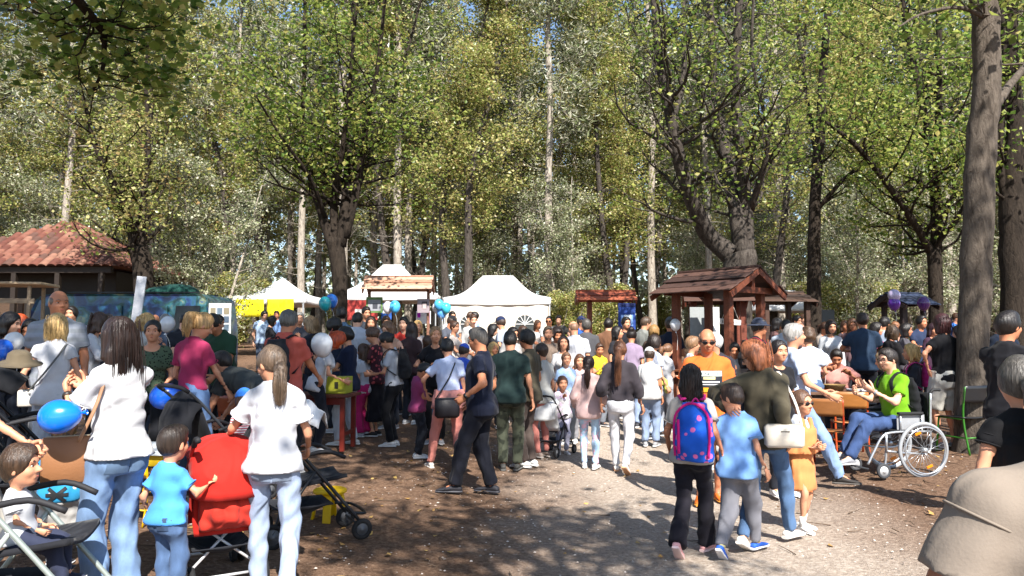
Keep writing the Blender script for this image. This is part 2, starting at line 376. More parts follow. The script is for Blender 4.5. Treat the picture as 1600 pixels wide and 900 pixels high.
def surfnet(F, ax):
    I = F < 0; n = [s - 1 for s in F.shape]
    cnt = sum(I[a:a + n[0], b:b + n[1], c:c + n[2]].astype(np.int8) for a, b, c in CORN)
    act = (cnt > 0) & (cnt < 8); ijk = np.argwhere(act)
    if len(ijk) == 0: return np.zeros((0, 3)), np.zeros((0, 4), int)
    vals = np.stack([F[ijk[:, 0] + a, ijk[:, 1] + b, ijk[:, 2] + c] for a, b, c in CORN], 1)
    S = np.zeros((len(ijk), 3)); N = np.zeros(len(ijk))
    for a, b in EDG:
        f0, f1 = vals[:, a], vals[:, b]; x = (f0 < 0) != (f1 < 0); t = np.where(x, f0 / (f0 - f1 + 1e-20), 0)
        p = CORN[a] + (CORN[b] - CORN[a]) * t[:, None]; S[x] += p[x]; N[x] += 1
    V = ijk + S / N[:, None]; h = ax[0][1] - ax[0][0]; V = V * h + np.array([a[0] for a in ax])
    idx = np.full(act.shape, -1, np.int64); idx[act] = np.arange(len(ijk)); Q = []
    for d in range(3):
        s0 = [slice(None)] * 3; s1 = [slice(None)] * 3; s0[d] = slice(0, -1); s1[d] = slice(1, None)
        ch = I[tuple(s0)] != I[tuple(s1)]; e = np.argwhere(ch); o = [i for i in range(3) if i != d]
        ok = (e[:, o[0]] > 0) & (e[:, o[1]] > 0) & (e[:, o[0]] < n[o[0]]) & (e[:, o[1]] < n[o[1]]); e = e[ok]
        if len(e) == 0: continue
        def cell(a, b):
            c = e.copy(); c[:, o[0]] += a; c[:, o[1]] += b; return idx[c[:, 0], c[:, 1], c[:, 2]]
        q = np.stack([cell(-1, -1), cell(0, -1), cell(0, 0), cell(-1, 0)], 1)
        neg = I[tuple(e.T)]; flip = neg if d == 1 else ~neg
        q[flip] = q[flip][:, ::-1]; Q.append(q)
    Q = np.concatenate(Q); Q = Q[(Q >= 0).all(1)]
    return V, Q
# ------------------------------------------------------------------ people
SKIN = {'a': '#c98f70', 'b': '#b87a5a', 'c': '#d8a488', 'd': '#a56a4c'}
def tone(h, denim=False):
    """washed cotton: whites are about 0.55, denim is greyer than its dye"""
    c = [int(h[i:i + 2], 16) for i in (1, 3, 5)]; m = max(c)
    if denim: g = sum(c) / 3; c = [v * .68 + g * .32 for v in c]; c = [v * .93 for v in c]
    elif min(c) > 185: c = [v * .85 for v in c]
    return '#%02x%02x%02x' % tuple(int(v) for v in c)
def tone_dim(h): return '#%02x%02x%02x' % tuple(int(int(h[i:i + 2], 16) * .84) for i in (1, 3, 5))
def ik(a, t, l1, l2, pole):
    a = np.asarray(a, float); t = np.asarray(t, float); d = t - a; L = np.linalg.norm(d); Lc = min(max(L, abs(l1 - l2) + 0.02), (l1 + l2) * 0.995)
    u = d / (L + 1e-9); t = a + u * Lc; x = (l1 * l1 - l2 * l2 + Lc * Lc) / (2 * Lc); y = math.sqrt(max(0, l1 * l1 - x * x))
    p = np.asarray(pole, float); p = p - u * (p @ u); p = nrm(p)
    return a + u * x + p * y, t
def hand_mesh(mb, wrist, u, side, s, curl, n, mi=0, vref=None):
    u = nrm(u); v = np.array((0, 0.62, 0.78)) if vref is None else np.array(vref, float); v = nrm(v - u * (v @ u)); w = np.cross(u, v)
    if w[0] * side > 0: w = -w                            # palm faces the body's middle
    def pt(a, b, c): return wrist + s * (u * a + v * b + w * c)
    # palm
    P = [pt(-.02, 0, 0), pt(.01, 0, 0), pt(.045, .002, .002), pt(.08, .004, .004), pt(.093, .004, .006)]
    mb.tube(P, np.array((.024, .026, .036, .041, .034)) * s, max(6, n + 2), True, mi, flat=0.48, side=v)
    for i, (off, L) in enumerate(((.030, .072), (.010, .080), (-.011, .074), (-.030, .058))):
        c = curl * (1 + 0.12 * i); pos = pt(.082, off + .004, .004); pts = [pos]; a = 0.15 + c * 0.55
        for seg in (0.45, 0.32, 0.23):
            d = u * math.cos(a) + w * math.sin(a) + v * off * 1.2; pos = pos + nrm(d) * L * seg * s; pts.append(pos); a += c * 0.95
        mb.tube(pts, np.array((.0095, .009, .008, .0055)) * s, n, True, mi)
    a0 = pt(.022, .028, .008); a1 = a0 + s * .038 * nrm(u * .75 + v * .75 + w * .35); a2 = a1 + s * .03 * nrm(u * (1 - .4 * curl) + v * .2 + w * (.2 + .9 * curl)); a3 = a2 + s * .022 * nrm(u * (1 - .5 * curl) + w * (.2 + curl) - v * .1 * curl)
    mb.tube([pt(.005, .012, .004), a0, a1, a2, a3], np.array((.014, .0135, .0115, .0095, .006)) * s, n, True, mi)
    return pt(.075, 0, .03)                               # grip point
SHOE = [(-.075, .026, .055, .0), (-.06, .034, .07, 0), (-.02, .035, .085, 0), (.02, .034, .088, .001), (.07, .04, .062, .003), (.12, .045, .05, .004), (.165, .041, .042, .004), (.195, .022, .028, .0)]
def shoe(root, ankle, fwd, pitch, s, mat, sole, side, tall=0.0, roll=0.0):
    """ankle joint, horizontal forward direction, pitch (toe down positive)"""
    f = nrm((fwd[0], fwd[1], 0)); x = np.array((f[1], -f[0], 0)); M0 = np.stack([x, f, (0, 0, 1)], 1); M = M0 @ rotm('X', -pitch)
    z0 = -.075 * s
    def sec(y, w, hgt, tl, zb, grow, n=10):
        V = []
        for k in range(n):
            a = k / n * 2 * math.pi; cx = math.copysign(abs(math.cos(a)) ** 0.7, math.cos(a)); cz = math.copysign(abs(math.sin(a)) ** 0.7, math.sin(a))
            V.append((cx * (w + grow), y, zb + (hgt - zb) / 2 + cz * (hgt - zb) / 2))
        return V
    for nm, m, lo, hi, g in (('sole', sole, 0.0, 0.026, .005), ('upper', mat, 0.018, None, 0.0)):
        mb = MB(); rows = []
        for y, w, hgt, t in SHOE:
            yy = y + (math.copysign(.006, y) if (g and abs(y) > .07) else 0)
            rows.append(sec(yy, w, (hi if hi else hgt + (tall if y < .03 else 0)), t, lo + t, g))
        V = np.array(rows).reshape(-1, 3) * s; V[:, 2] += z0; V = V @ M.T + np.array(ankle)
        n = 10; m_ = len(SHOE); i = np.arange(m_ - 1)[:, None] * n; j = np.arange(n)[None]; j2 = (j + 1) % n
        mb.add(V, np.stack([i + j, i + n + j, i + n + j2, i + j2], -1).reshape(-1, 4)); base = 0
        mb.f.append((np.array([list(range(n))]), 0)); mb.f.append((np.array([list(range(n))[::-1]]) + (m_ - 1) * n, 0))
        if nm == 'sole': so = mb
        else:
            o = mb.build('shoe', m, root, True); so.build('sole', sole, o, False)
TOR = {'m': [(-.12, .150, .100, .0), (-.02, .165, .112, -.005), (.10, .152, .108, .0), (.24, .160, .112, .005), (.36, .176, .118, .005), (.43, .160, .104, -.003), (.49, .118, .076, -.012), (.535, .070, .058, -.012), (.56, .058, .052, -.012)],
       'f': [(-.12, .158, .105, -.005), (-.02, .176, .120, -.012), (.10, .138, .098, .0), (.22, .138, .100, .005), (.335, .150, .116, .012), (.42, .140, .092, -.002), (.485, .100, .066, -.01), (.53, .058, .050, -.012), (.56, .048, .045, -.012)],
       'k': [(-.12, .140, .098, .0), (-.02, .150, .108, -.004), (.10, .140, .106, .004), (.24, .142, .106, .004), (.36, .150, .105, .0), (.43, .138, .090, -.005), (.49, .10, .066, -.01), (.535, .058, .052, -.01), (.56, .05, .048, -.01)]}
def person(label, px, d, H, head, sex='f', sk='a', hair=('short', '#2a1f1a'), top=('tee', '#dddddd'), bottom=('trousers', '#2b2f3a'), shoes=('#d8d8d6', '#e8e8e6'),
           lean=0, side=0, twist=0, lw=None, rw=None, lp=None, rp=None, lf=None, rf=None, pl=0, pr=0, pz=0.0, hy=0, hp=0, curl=0.5, fat=1.0, glasses=None, cap=None, group=None,
           watch=None, z0=None, loc=None, toe=10, lod=None, name='person', socks=None, sit=False, stub=False, lv=None, rv=None, earr=False, belt=None, beard=None, kpole=None, bend=0):
    if loc is None: loc = on_ground(px, d)
    if z0 is not None: loc = Vector((loc[0], loc[1], z0))
    root = empty(name, loc, hz(head), label, 'person', group)
    h = lod or min(0.045, 0.0105 + 0.00125 * d); sd = abs(hash((round(px), round(d * 10)))) % 1000
    near = d < 13.5; nf = 6 if d < 8 else 5 if d < 14 else 4
    hh = {'m': .232, 'f': .222, 'k': .205}[sex] * (1 if sex == 'k' else H / (1.76 if sex == 'm' else 1.66)) * (0.93 + 0.07 * min(1, H / 1.4))
    s = (H - hh) / 1.52; w = fat * {'m': .94, 'f': .87, 'k': 1.0}[sex]
    g = w * s if sex != 'k' else s * (1.06 if H < 1.2 else .97) * fat
    PZ = (.93 + pz) * s
    # torso frame
    Mt = rotm('Z', R(-twist)) @ rotm('X', R(-lean)) @ rotm('Y', R(side)); pel = np.array((0, 0, PZ))
    if bend: pel = pel + np.array((0, -bend * s, 0))
    def T(p): return pel + Mt @ (np.array(p, float) * s)
    sw = {'m': .168, 'f': .138, 'k': .136}[sex] * (0.5 + 0.5 * fat)
    shL, shR = T((-sw, -.008, .447)), T((sw, -.008, .447)); nb = T((0, -.012, .525))
    # legs
    hipw = .088 if sex != 'f' else .094
    legs = []
    for sg, ft, pit in ((-1, lf, pl), (1, rf, pr)):
        hip = pel + np.array((sg * hipw * s, 0, -.02 * s)); fx = (sg * .09, 0.0, 0.0) if ft is None else ft
        ank = np.array((fx[0], fx[1] - .0, fx[2] + .08)) * s
        if pit: ank = ank + np.array((0, 0.0, .12 * math.sin(max(0, R(pit))))) * s
        kp = np.array((sg * .12, 1.0, 0.15)) if kpole is None else np.array(kpole)
        kn, ank = ik(hip, ank, .432 * s, .42 * s, kp); legs.append((hip, kn, ank, sg, pit))
    # arms
    arms = []
    for sg, sh, wt, pole, vr in ((-1, shL, lw, lp, lv), (1, shR, rw, rp, rv)):
        t = np.array((sg * {'m': .235, 'f': .205, 'k': .205}[sex] * (0.4 + 0.6 * fat), .05, .86 + pz)) * s if wt is None else np.array(wt, float) * s
        el_, wr = ik(sh, t, .285 * s, .25 * s, np.array((sg * .35, -1.0, -.15)) if pole is None else np.array(pole)); arms.append((sh, el_, wr, sg, vr))
    prof = TOR[sex]; ts = [p[0] * s for p in prof]
    def torso(off, lo=-1, hi=9, cuts=(), drop=None, flare=1.0):
        pr = [p for p in prof if lo <= p[0] <= hi]
        t = [p[0] * s for p in pr]; A = [p[1] * g + off for p in pr]; B = [p[2] * g * (1 + .12 * (fat - 1)) + off for p in pr]; C = [p[3] * s + (0.10 * (fat - 1) * s if 0 < p[0] < .3 else 0) for p in pr]
        if drop is not None: t = [drop * s] + t; A = [A[0] * flare * 1.03] + A; B = [B[0] * flare * 1.03] + B; C = [C[0]] + C
        return etube(pel, Mt, t, A, B, C, cuts)
    Hm = nb + Mt @ np.array((0, 0, 0)); Mh = rotm('Z', R(-hy - twist * .5)) @ rotm('X', R(-(hp + lean * .55))) @ rotm('Y', R(side * .4))
    hc = nb + (Mt @ np.array((0, .018, .045))) * s + Mh @ np.array((0, .10, .50)) * hh      # mid-height of the head
    def Hd(p): return hc + Mh @ (np.array(p, float) * hh)
    sm = skin(SKIN[sk]); mb = MB()
    # ---- body below the neck
    ops = [('u', 0, torso(-.008)), ('u', .03, rc(T((-.05, -.01, .495)), shL, .042 * g, .046 * g)), ('u', .03, rc(T((.05, -.01, .495)), shR, .042 * g, .046 * g))]
    ops.append(('u', .03, el(pel + np.array((0, -.005, -.03)) * s, np.array((.155, .105, .11)) * g)))
    for hip, kn, an, sg, pit in legs:
        ops += [('u', .035, rc(hip, kn, .076 * g, .05 * g)), ('u', .02, rc(kn, an, .047 * g, .032 * g)), ('u', .025, el(kn + (an - kn) * .3 + np.array((0, -.015, 0)) * s, np.array((.043, .047, .10)) * g))]
        fdir = np.array((sg * math.sin(R(toe)), math.cos(R(toe)), -math.tan(R(pit)) if pit else -.25)); ops.append(('u', .02, rc(an, an + nrm(fdir) * .11 * s - np.array((0, 0, .02 * s)), .033 * s, .026 * s)))
    if sex == 'f':
        for sg in (-1, 1): ops.append(('u', .03, el(T((sg * .068, .092, .325)), np.array((.06, .055, .06)) * g)))
    for sh, e, wr, sg, vr in arms:
        ag = g * (1.0 if sex == 'm' else .9); ops += [('u', .03, rc(sh, e, .05 * ag, .040 * ag)), ('u', .02, rc(e, wr, .039 * ag, .026 * ag))]
    V, Q = sdf(ops, h * 1.55, 0, sd); mb.add(V, Q)
    # ---- head
    hd = [('u', 0, el(Hd((0, -.035, .06)), np.array((.335, .425, .445)) * hh, Mh)), ('u', .04 * hh / .22, el(Hd((0, .10, -.235)), np.array((.235, .26, .27)) * hh, Mh)),
          ('u', .02, el(Hd((0, .235, -.40)), np.array((.11, .10, .085)) * hh, Mh)), ('u', .03, rc(nb - np.array((0, 0, .05 * s)), Hd((0, -.08, -.22)), .060 * g, .054 * g if sex == 'm' else .046 * g)),
          ('u', .012, rc(Hd((0, .36, .02)), Hd((0, .465, -.13)), .028 * hh, .052 * hh)), ('u', .01, rc(Hd((-.07, .40, -.15)), Hd((.07, .40, -.15)), .035 * hh, .035 * hh)),
          ('u', .01, rc(Hd((-.09, .335, -.285)), Hd((.09, .335, -.285)), .045 * hh, .045 * hh)), ('u', .02, rc(Hd((-.17, .315, .10)), Hd((.17, .315, .10)), .06 * hh, .06 * hh))]
    for sg in (-1, 1):
        hd += [('u', .008, el(Hd((sg * .345, -.03, -.06)), np.array((.032, .085, .135)) * hh, Mh @ rotm('Z', sg * -.35))), ('s', .015, el(Hd((sg * .15, .40, .0)), np.array((.085, .06, .05)) * hh, Mh)), ('u', .02, el(Hd((sg * .17, .25, -.14)), np.array((.10, .10, .09)) * hh, Mh))]
    V, Q = sdf(hd, h * (.42 if d < 7 else .52 if near else .62), 0, sd); mb.add(V, Q)
    mats = [sm, plain('#17110e', .25), plain('#9c5148', .5), hairm(hair[1]), plain('#d8d2cc', .3)]
    if d < 22:
        fw = Mh[:, 1]
        for sg in (-1, 1):
            mb.ell(Hd((sg * .15, .318, .0)), np.array((.046, .042, .018)) * hh, Mh, 7, 5, 4); mb.ell(Hd((sg * .148, .348, .0)), np.array((.03, .018, .026)) * hh, Mh, 6, 4, 1)
            P = [Hd((sg * .07, .385, .095)), Hd((sg * .15, .385, .125)), Hd((sg * .235, .335, .095))]; mb.tube(P, np.array((.016, .02, .01)) * hh, 5, True, 3)
        P = [Hd((-.105, .345, -.285)), Hd((0, .392, -.283)), Hd((.105, .345, -.285))]; mb.tube(P, np.array((.012, .028, .012)) * hh, 5, True, 2)
    grips = []
    for sh, e, wr, sg, vr in arms:
        grips.append(hand_mesh(mb, wr, wr - e, sg, s * (1.08 if sex != 'f' else 1.0), curl, nf, vref=vr))
    mb.build('body', mats, root, True)
    # ---- top
    kind, tc = top[0], top[1]; tc = tone(tc); to = dict(top[2]) if len(top) > 2 else {}
    tmat = cloth(tc, to.get('pat'), to.get('c2'), to.get('sc', 1.0)); off = to.get("loose", .015 if kind != 'tank' else .01) * (0.5 + .5 * s); hem = to.get('hem', -.10)
    ops = [('u', 0, torso(off, lo=-.12, drop=min(hem, -.121) - .03 if hem < -.12 else None, flare=to.get('flare', 1.0)))]
    if sex == 'f':
        for sg in (-1, 1): ops.append(('u', .035, el(T((sg * .066, .092, .322)), np.array((.06, .055, .062)) * g + off)))
    if hem < -.0:
        ops.append(('u', .03, etube(pel, np.eye(3), [-.18 * s, -.12 * s, -.02 * s, .10 * s], [.168 * g + off, .172 * g + off, .178 * g + off, .150 * g + off], [.128 * g + off, .130 * g + off, .128 * g + off, .108 * g + off], [-.01, -.015 * s, -.012 * s, 0])))
        for sg in (-1, 1): ops.append(('u', .05, el(pel + np.array((sg * .075, -.052, -.045)) * s, np.array((.084, .080, .09)) * g + off)))
    fs = {'tee': .62, 'polo': .62, 'cap': .28, 'tank': 0.0, 'long': 1.0, 'jacket': 1.0, 'dress': .5, 'vest': 0, 'roll': .8}[kind]
    slv = to.get('sleeve', fs); hems = []; seams = []
    for k_, (sh, e, wr, sg, vr) in enumerate(arms):
        ag = g * (1.0 if sex == 'm' else .92); so = off * (1.2 if slv < 1 else 1.0)
        ops.append(('u', .03, rc(T((sg * .05, -.01, .488)), sh, .044 * g + off * .6, .046 * g + off * .7)))
        if slv <= 0: continue
        if slv <= .75:
            q = sh + (e - sh) * slv; n = nrm(e - sh); ops.append(('u', .016, rc(sh, e, .047 * ag + so * .55, .046 * ag + so * 1.15, cuts=[(q, n)])))
            if d < 5.2: seams.append((sh + (e - sh) * .10, n, .048 * ag + so * .62))
            if 2 < d < 9.5: hems.append((q, n, .0465 * ag + so * 1.02 + (slv - .6) * .002, sh + (e - sh) * .06, .050 * ag + so * .6))
        else:
            ops.append(('u', .025, rc(sh, e, .05 * ag + so, .043 * ag + so))); fr = .45 if kind == 'roll' else .97; q = e + (wr - e) * fr; n = nrm(wr - e)
            ops.append(('u', .02, rc(e, wr, .043 * ag + so, .034 * ag + so, cuts=[(q, n)])))
    ops.append(('p', T((0, 0, hem)), -Mt[:, 2]))
    nk = to.get('neck', .068 if sex != 'f' else .085)
    ops.append(('s', .006, el(T((0, to.get('nky', .055), .565 if sex != 'f' else .555)), np.array((nk * 1.15, nk * 1.2, nk)) * s, Mt)))
    if kind == 'tank':
        for sg, sh in ((-1, shL), (1, shR)): ops.append(('s', .006, el(sh + Mt @ np.array((sg * .035, 0, -.02)) * s, np.array((.055, .10, .085)) * s, Mt)))
    V, Q = sdf(ops, h * (1.0 if d < 7 else 1.12), 0.0025 if d < 2 else 0.006 if d < 16 else 0.0, sd); shirt = MB().add(V, Q).build(to.get('name', {'tee': 'shirt', 'polo': 'shirt', 'cap': 'blouse', 'tank': 'tank_top', 'long': 'sweater', 'jacket': 'jacket', 'dress': 'dress', 'vest': 'vest', 'roll': 'shirt'}[kind]), tmat, root, True)
    for q, n, r_ in seams:
        x_ = nrm(np.cross(n, (.3, .2, .9))); MB().torus(q, r_ + .0035, .0028, np.stack([x_, np.cross(n, x_), n], 1), 26, 5).build('seam', tmat, shirt, True)
    for q, n, r_, q2, r2 in hems:
        x_ = nrm(np.cross(n, (.3, .2, .9))); MB().torus(q - n * .006, r_ + (.004 if d > 2 else .002), .004 if d > 2 else .003, np.stack([x_, np.cross(n, x_), n], 1), 22, 5).build('sleeve_hem', tmat, shirt, True)
    # ---- bottom
    kind2, bc = bottom[0], bottom[1]; bc = tone(bc, bottom[2].get('pat') == 'denim' if len(bottom) > 2 else False); bo = dict(bottom[2]) if len(bottom) > 2 else {}
    if kind2 != 'none':
        bmat = cloth(bc, bo.get('pat'), bo.get('c2'), bo.get('sc', 1.0)); of = bo.get('loose', .006) * (.5 + .5 * s); wst = bo.get('waist', .085)
        Mp = Mt if (lean < 25) else np.eye(3)
        if kind2 in ('skirt',):
            ln = bo.get('len', .42); fl = bo.get('flare', 1.25)
            ops = [('u', 0, etube(pel, np.eye(3), [-ln * s, -.12 * s, -.02 * s, .11 * s], [.185 * g * fl, .19 * g, .178 * g + of, .150 * g + of], [.15 * g * fl, .145 * g, .13 * g + of, .108 * g + of], [0, 0, -.008, 0]))]
        else:
            pr = [(-.12, .145, .10), (-.02, .172, .122), (.10, .150, .108)]
            ops = [('u', 0, etube(pel, np.eye(3), [p[0] * s for p in pr], [p[1] * g + of for p in pr], [p[2] * g + of for p in pr], [-.002, -.01 * s, 0]))]
            if not sit or True:
                for sg in (-1, 1): ops.append(('u', .04, el(pel + np.array((sg * .075, -.052, -.045)) * s, np.array((.082, .078, .088)) * g + of)))
            kr, ar, frac = {'skinny': (.056, .041, .97), 'straight': (.066, .055, .98), 'trousers': (.066, .054, .98), 'wide': (.08, .078, .98), 'flare': (.060, .088, 1.02), 'shorts': (.084, 0, .5), 'capri': (.062, .052, .70), 'cuffed': (.07, .046, .95)}[kind2]
            kr = bo.get('kr', kr); ar = bo.get('ar', ar)
            for hip, kn, an, sg, pit in legs:
                if kind2 == 'shorts':
                    q = hip + (kn - hip) * bo.get('cut', .92); n = nrm(kn - hip); ops.append(('u', .03, rc(hip, kn, .088 * g + of, kr * g + of, cuts=[(q, n)])))
                else:
                    ops.append(('u', .03, rc(hip, kn, .086 * g + of, kr * g + of * .7))); q = kn + (an - kn) * frac; n = nrm(an - kn)
                    e2 = an + n * .02; ops.append(('u', .03, el(kn + (an - kn) * .3 + np.array((0, -.015, 0)) * s, np.array((.046, .050, .11)) * g + of))); ops.append(('u', .02, rc(kn, e2, kr * g + of * .7, ar * g + of * .3, cuts=[(q, n)])))
            ops.append(('p', pel + np.array((0, 0, wst * s)), (0, 0, 1)))
        V, Q = sdf(ops, h * (1.0 if d < 7 else 1.18), 0.006 if d < 16 else 0.0, sd + 5); tr = MB().add(V, Q).build({'skirt': 'skirt', 'shorts': 'shorts'}.get(kind2, 'trousers'), bmat, root, True)
        if belt: MB().lathe([(1, -.018), (1.0, .018)], n=20).v
        if d < 9 and bo.get('pat') == 'denim' and not sit:
            for sg in (-1, 1):
                decal(None, 'back_pocket', rect_mesh(.125 * s, .135 * s, 6, 6), [cloth(tone_dim(bc))], tr, pel + np.array((sg * .078 * g, -.1, -.045 * s)), (1, 0, 0), (0, 0, 1), (0, 1, 0), .005, target=tr)
            decal(None, 'seam', rect_mesh(.008, .16 * s, 1, 8), [cloth(tone_dim(bc))], tr, pel + np.array((0, -.1, -.0 * s)), (1, 0, 0), (0, 0, 1), (0, 1, 0), .003, target=tr)
    # ---- shoes
    if shoes:
        for hip, kn, an, sg, pit in legs:
            shoe(root, an, (sg * math.sin(R(toe)), math.cos(R(toe))), R(pit), s * (1.0 if sex != 'f' else .93) * bo.get('foot', 1), plain(shoes[0], .7), plain(shoes[1], .6), sg, tall=.0)
            if socks:
                m2 = MB(); m2.tube([an + (kn - an) * .0, an + (kn - an) * .12, an + (kn - an) * .3], np.array((.042, .041, .046)) * g, 10); m2.build('sock', cloth(socks), root, True)
    # ---- hair
    st, hcol = hair[0], hair[1]; ho = dict(hair[2]) if len(hair) > 2 else {}
    if st != 'none':
        hm = hairm(hcol); dil = {'buzz': .014, 'short': .05, 'crew': .032, 'bob': .085, 'long': .06, 'pony': .045, 'bun': .05, 'half': .055, 'curly': .11, 'ring': .012}[st]
        sk_ = np.array((.335, .425, .445)) + dil
        ops = [('u', 0, el(Hd((0, -.045, .075)), sk_ * hh, Mh))]
        if st in ('short', 'crew'): ops.append(('u', .02, el(Hd((0, .12, .36)), np.array((.25, .25, .17)) * hh, Mh)))
        fy = Mh[:, 1]; fz = Mh[:, 2]; low = {'buzz': -.12, 'short': -.2, 'crew': -.16, 'bob': -.36, 'long': -.35, 'pony': -.16, 'bun': -.16, 'half': -.35, 'curly': -.32, 'ring': -.15}[st]
        ops.append(('P', Hd((0, 0, low)), -fz + 0.5 * fy if st in ('buzz', 'short', 'crew', 'pony', 'bun', 'ring') else -fz))
        # face opening: slanting plane from the forehead hairline down to in front of the ear
        hl = ho.get('line', .30)
        ops.append(('s', .01, etube(Hd((0, .62, -.30)), Mh, [-.6 * hh, .2 * hh, .52 * hh, (hl + .36) * hh], [.42 * hh, .40 * hh, .32 * hh, .12 * hh], [.57 * hh, .555 * hh, .38 * hh, .25 * hh])))
        if st == 'ring': ops.append(('s', .02, el(Hd((0, .08, .42)), np.array((.36, .46, .36)) * hh, Mh)))
        dn = np.array((0, 0, -1.0)); bk = -Mt[:, 1]
        if st in ('long', 'half', 'bob'):
            Ln = ho.get('len', .42 if st != 'bob' else .03) * s; wd = ho.get('w', 1.0)
            ax = nrm(Mt[:, 2] * .85 + np.array((0, 0, .15))); sx = nrm(np.cross(Mh[:, 1], ax)); Mx = np.stack([sx, np.cross(ax, sx), ax], 1); o = Hd((0, -.20, -.05))
            if st == 'bob':
                ops.append(('u', .03, etube(o, Mx, [-(.42 * hh + Ln), -.2 * hh, .15 * hh], [.40 * hh, .43 * hh, .37 * hh], [.25 * hh, .30 * hh, .24 * hh], [.03, .02, 0])))
            else:
                tot = .35 * hh + Ln
                ops.append(('u', .03, etube(o, Mx, [-tot, -tot * .75, -.30 * hh, .18 * hh], [.16 * hh * wd, .34 * hh * wd, .40 * hh * wd, .33 * hh], [.08 * hh, .17 * hh, .22 * hh, .22 * hh], [-.13 * hh, -.15 * hh, -.06 * hh, 0])))
                for sg in (-1, 1):
                    if ho.get('front', True): ops.append(('u', .02, rc(Hd((sg * .36, .0, .1)), Hd((sg * .37, .02, -.5)), .085 * hh, .10 * hh)))
        if st == 'pony':
            hgt = ho.get('h', .12); Ln = ho.get('len', .30) * s; b0 = Hd((0, -.44, hgt)); b1 = b0 + (bk * (.055 if hgt < .2 else .085) + dn * .02) * s * 1.2; b2 = b1 + (bk * .02 + dn * .5 * Ln / s) * s; b3 = b1 + (bk * .01 + dn * Ln / s) * s
            sdv = np.array((ho.get('sw', 0), 0, 0)); b2 = b2 + sdv * .5; b3 = b3 + sdv
            ops += [('u', .01, rc(b0, b1, .10 * hh, .16 * hh)), ('u', .02, rc(b1, b2, .17 * hh, .17 * hh)), ('u', .02, rc(b2, b3, .17 * hh, .06 * hh))]
        if st == 'bun': ops.append(('u', .01, el(Hd((0, ho.get('y', -.42), ho.get('h', .38))), np.array((.21, .2, .19)) * hh, Mh)))
        V, Q = sdf(ops, h * (.5 if d < 7 else .66), 0.006 if st in ('curly',) else 0.003, sd + 9); hmb = MB().add(V, Q)
        if d < 12.5 and st in ('pony', 'long', 'half', 'bob'):
            rr_ = np.random.default_rng(sd); ns = 110 if d < 7 else 40
            if st == 'pony': rt_, L_, w_ = b1, Ln, .16 * hh
            else: rt_, L_, w_ = Hd((0, -.24, .0)), (.30 * hh + Ln) if st != 'bob' else .42 * hh + Ln, .38 * hh * ho.get('w', 1.0)
            for _ in range(ns):
                a_ = rr_.uniform(-1, 1); q0 = np.array(rt_) + Mt @ np.array((a_ * w_ * .9, -(.18 * hh + .02) * math.sqrt(max(0, 1 - a_ * a_)) * (1 if st != 'pony' else .8), rr_.uniform(-.1, .5) * hh * (st != 'pony'))); q3 = np.array(rt_) + Mt @ np.array((a_ * w_ * rr_.uniform(.5, 1.15), -(.10 * hh + .01) * rr_.uniform(.3, 1.3) - .02, -L_ * rr_.uniform(.8, 1.06)))
                if st == 'pony': q3 = q3 + sdv
                m_ = (q0 + q3) / 2 + Mt @ np.array((a_ * .012, -.012 - .008 * rr_.random(), 0)); hmb.tube(spline([q0, m_, q3], 3), np.linspace(.0032, .001, 7) * (1 if d < 7 else 1.5), 3, False)
        hmb.build('hair', hm, root, True)
    if beard:
        ops = [('u', 0, el(Hd((0, .115, -.265)), np.array((.26, .275, .265)) * hh, Mh)), ('p', Hd((0, 0, -.16)), Mh[:, 2]), ('s', .01, el(Hd((0, .42, -.26)), np.array((.10, .12, .05)) * hh, Mh)), ('p', Hd((0, .02, 0)), -Mh[:, 1])]
        V, Q = sdf(ops, h * .45); MB().add(V, Q).build('beard', hairm(beard), root, True)
    if glasses:
        m2 = MB(); gy = .43
        for sg in (-1, 1):
            m2.ell(Hd((sg * .155, gy - .02, -.005)), np.array((.115, .012, .08)) * hh, Mh @ rotm('Z', -sg * .18), 10, 6, 0 if glasses != 'clear' else 1) if glasses != 'clear' else m2.torus(Hd((sg * .155, gy - .02, -.005)), .10 * hh, .011 * hh, Mh @ rotm('Z', -sg * .18) @ rotm('X', math.pi / 2), 14, 5)
            m2.tube([Hd((sg * .26, gy - .04, .01)), Hd((sg * .36, .18, .01)), Hd((sg * .37, -.04, -.02))], .012 * hh, 5)
        m2.tube([Hd((-.06, gy, .0)), Hd((.06, gy, .0))], .014 * hh, 5)
        m2.build('glasses', [plain('#141316', .25, coat=.3)], root, True)
    if cap:
        ops = [('u', 0, el(Hd((0, -.045, .10)), (np.array((.335, .425, .445)) + .075) * hh, Mh)), ('p', Hd((0, 0, .16)), -Mh[:, 2] * 1.0 - .12 * Mh[:, 1])]
        V, Q = sdf(ops, h * .7); c_ = MB().add(V, Q).build('cap', cloth(cap[1]), root, True)
        br = MB()
        if cap[0] == 'cap': br.sheet(lambda u, v: Hd(((u - .5) * .62 * (1 - .35 * v), .30 + .40 * v - (u - .5) ** 2 * .5, .19 - .05 * v - (u - .5) ** 2 * .25)), 6, 4, thick=.004)
        else: br.sheet(lambda u, v: Hd(((.38 + .26 * v) * math.cos(u * 6.2832), -.045 + (.47 + .26 * v) * math.sin(u * 6.2832), .19 - .10 * v)), 20, 3, thick=.004)
        br.build('brim', cloth(cap[1]), c_, True)
    if watch:
        sh, e, wr, sg, vr = arms[0 if watch[0] == 'l' else 1]; u = nrm(wr - e); q = wr - u * .02 * s
        MB().tube([q - u * .012 * s, q + u * .012 * s], .033 * g, 12).build('wristwatch', plain(watch[1], .4), root, True)
    root_info = dict(root=root, T=T, Hd=Hd, Mt=Mt, Mh=Mh, s=s, g=g, pel=pel, shL=shL, shR=shR, arms=arms, legs=legs, shirt=shirt, grips=grips, head=head, loc=loc, hh=hh, off=off)
    return root_info
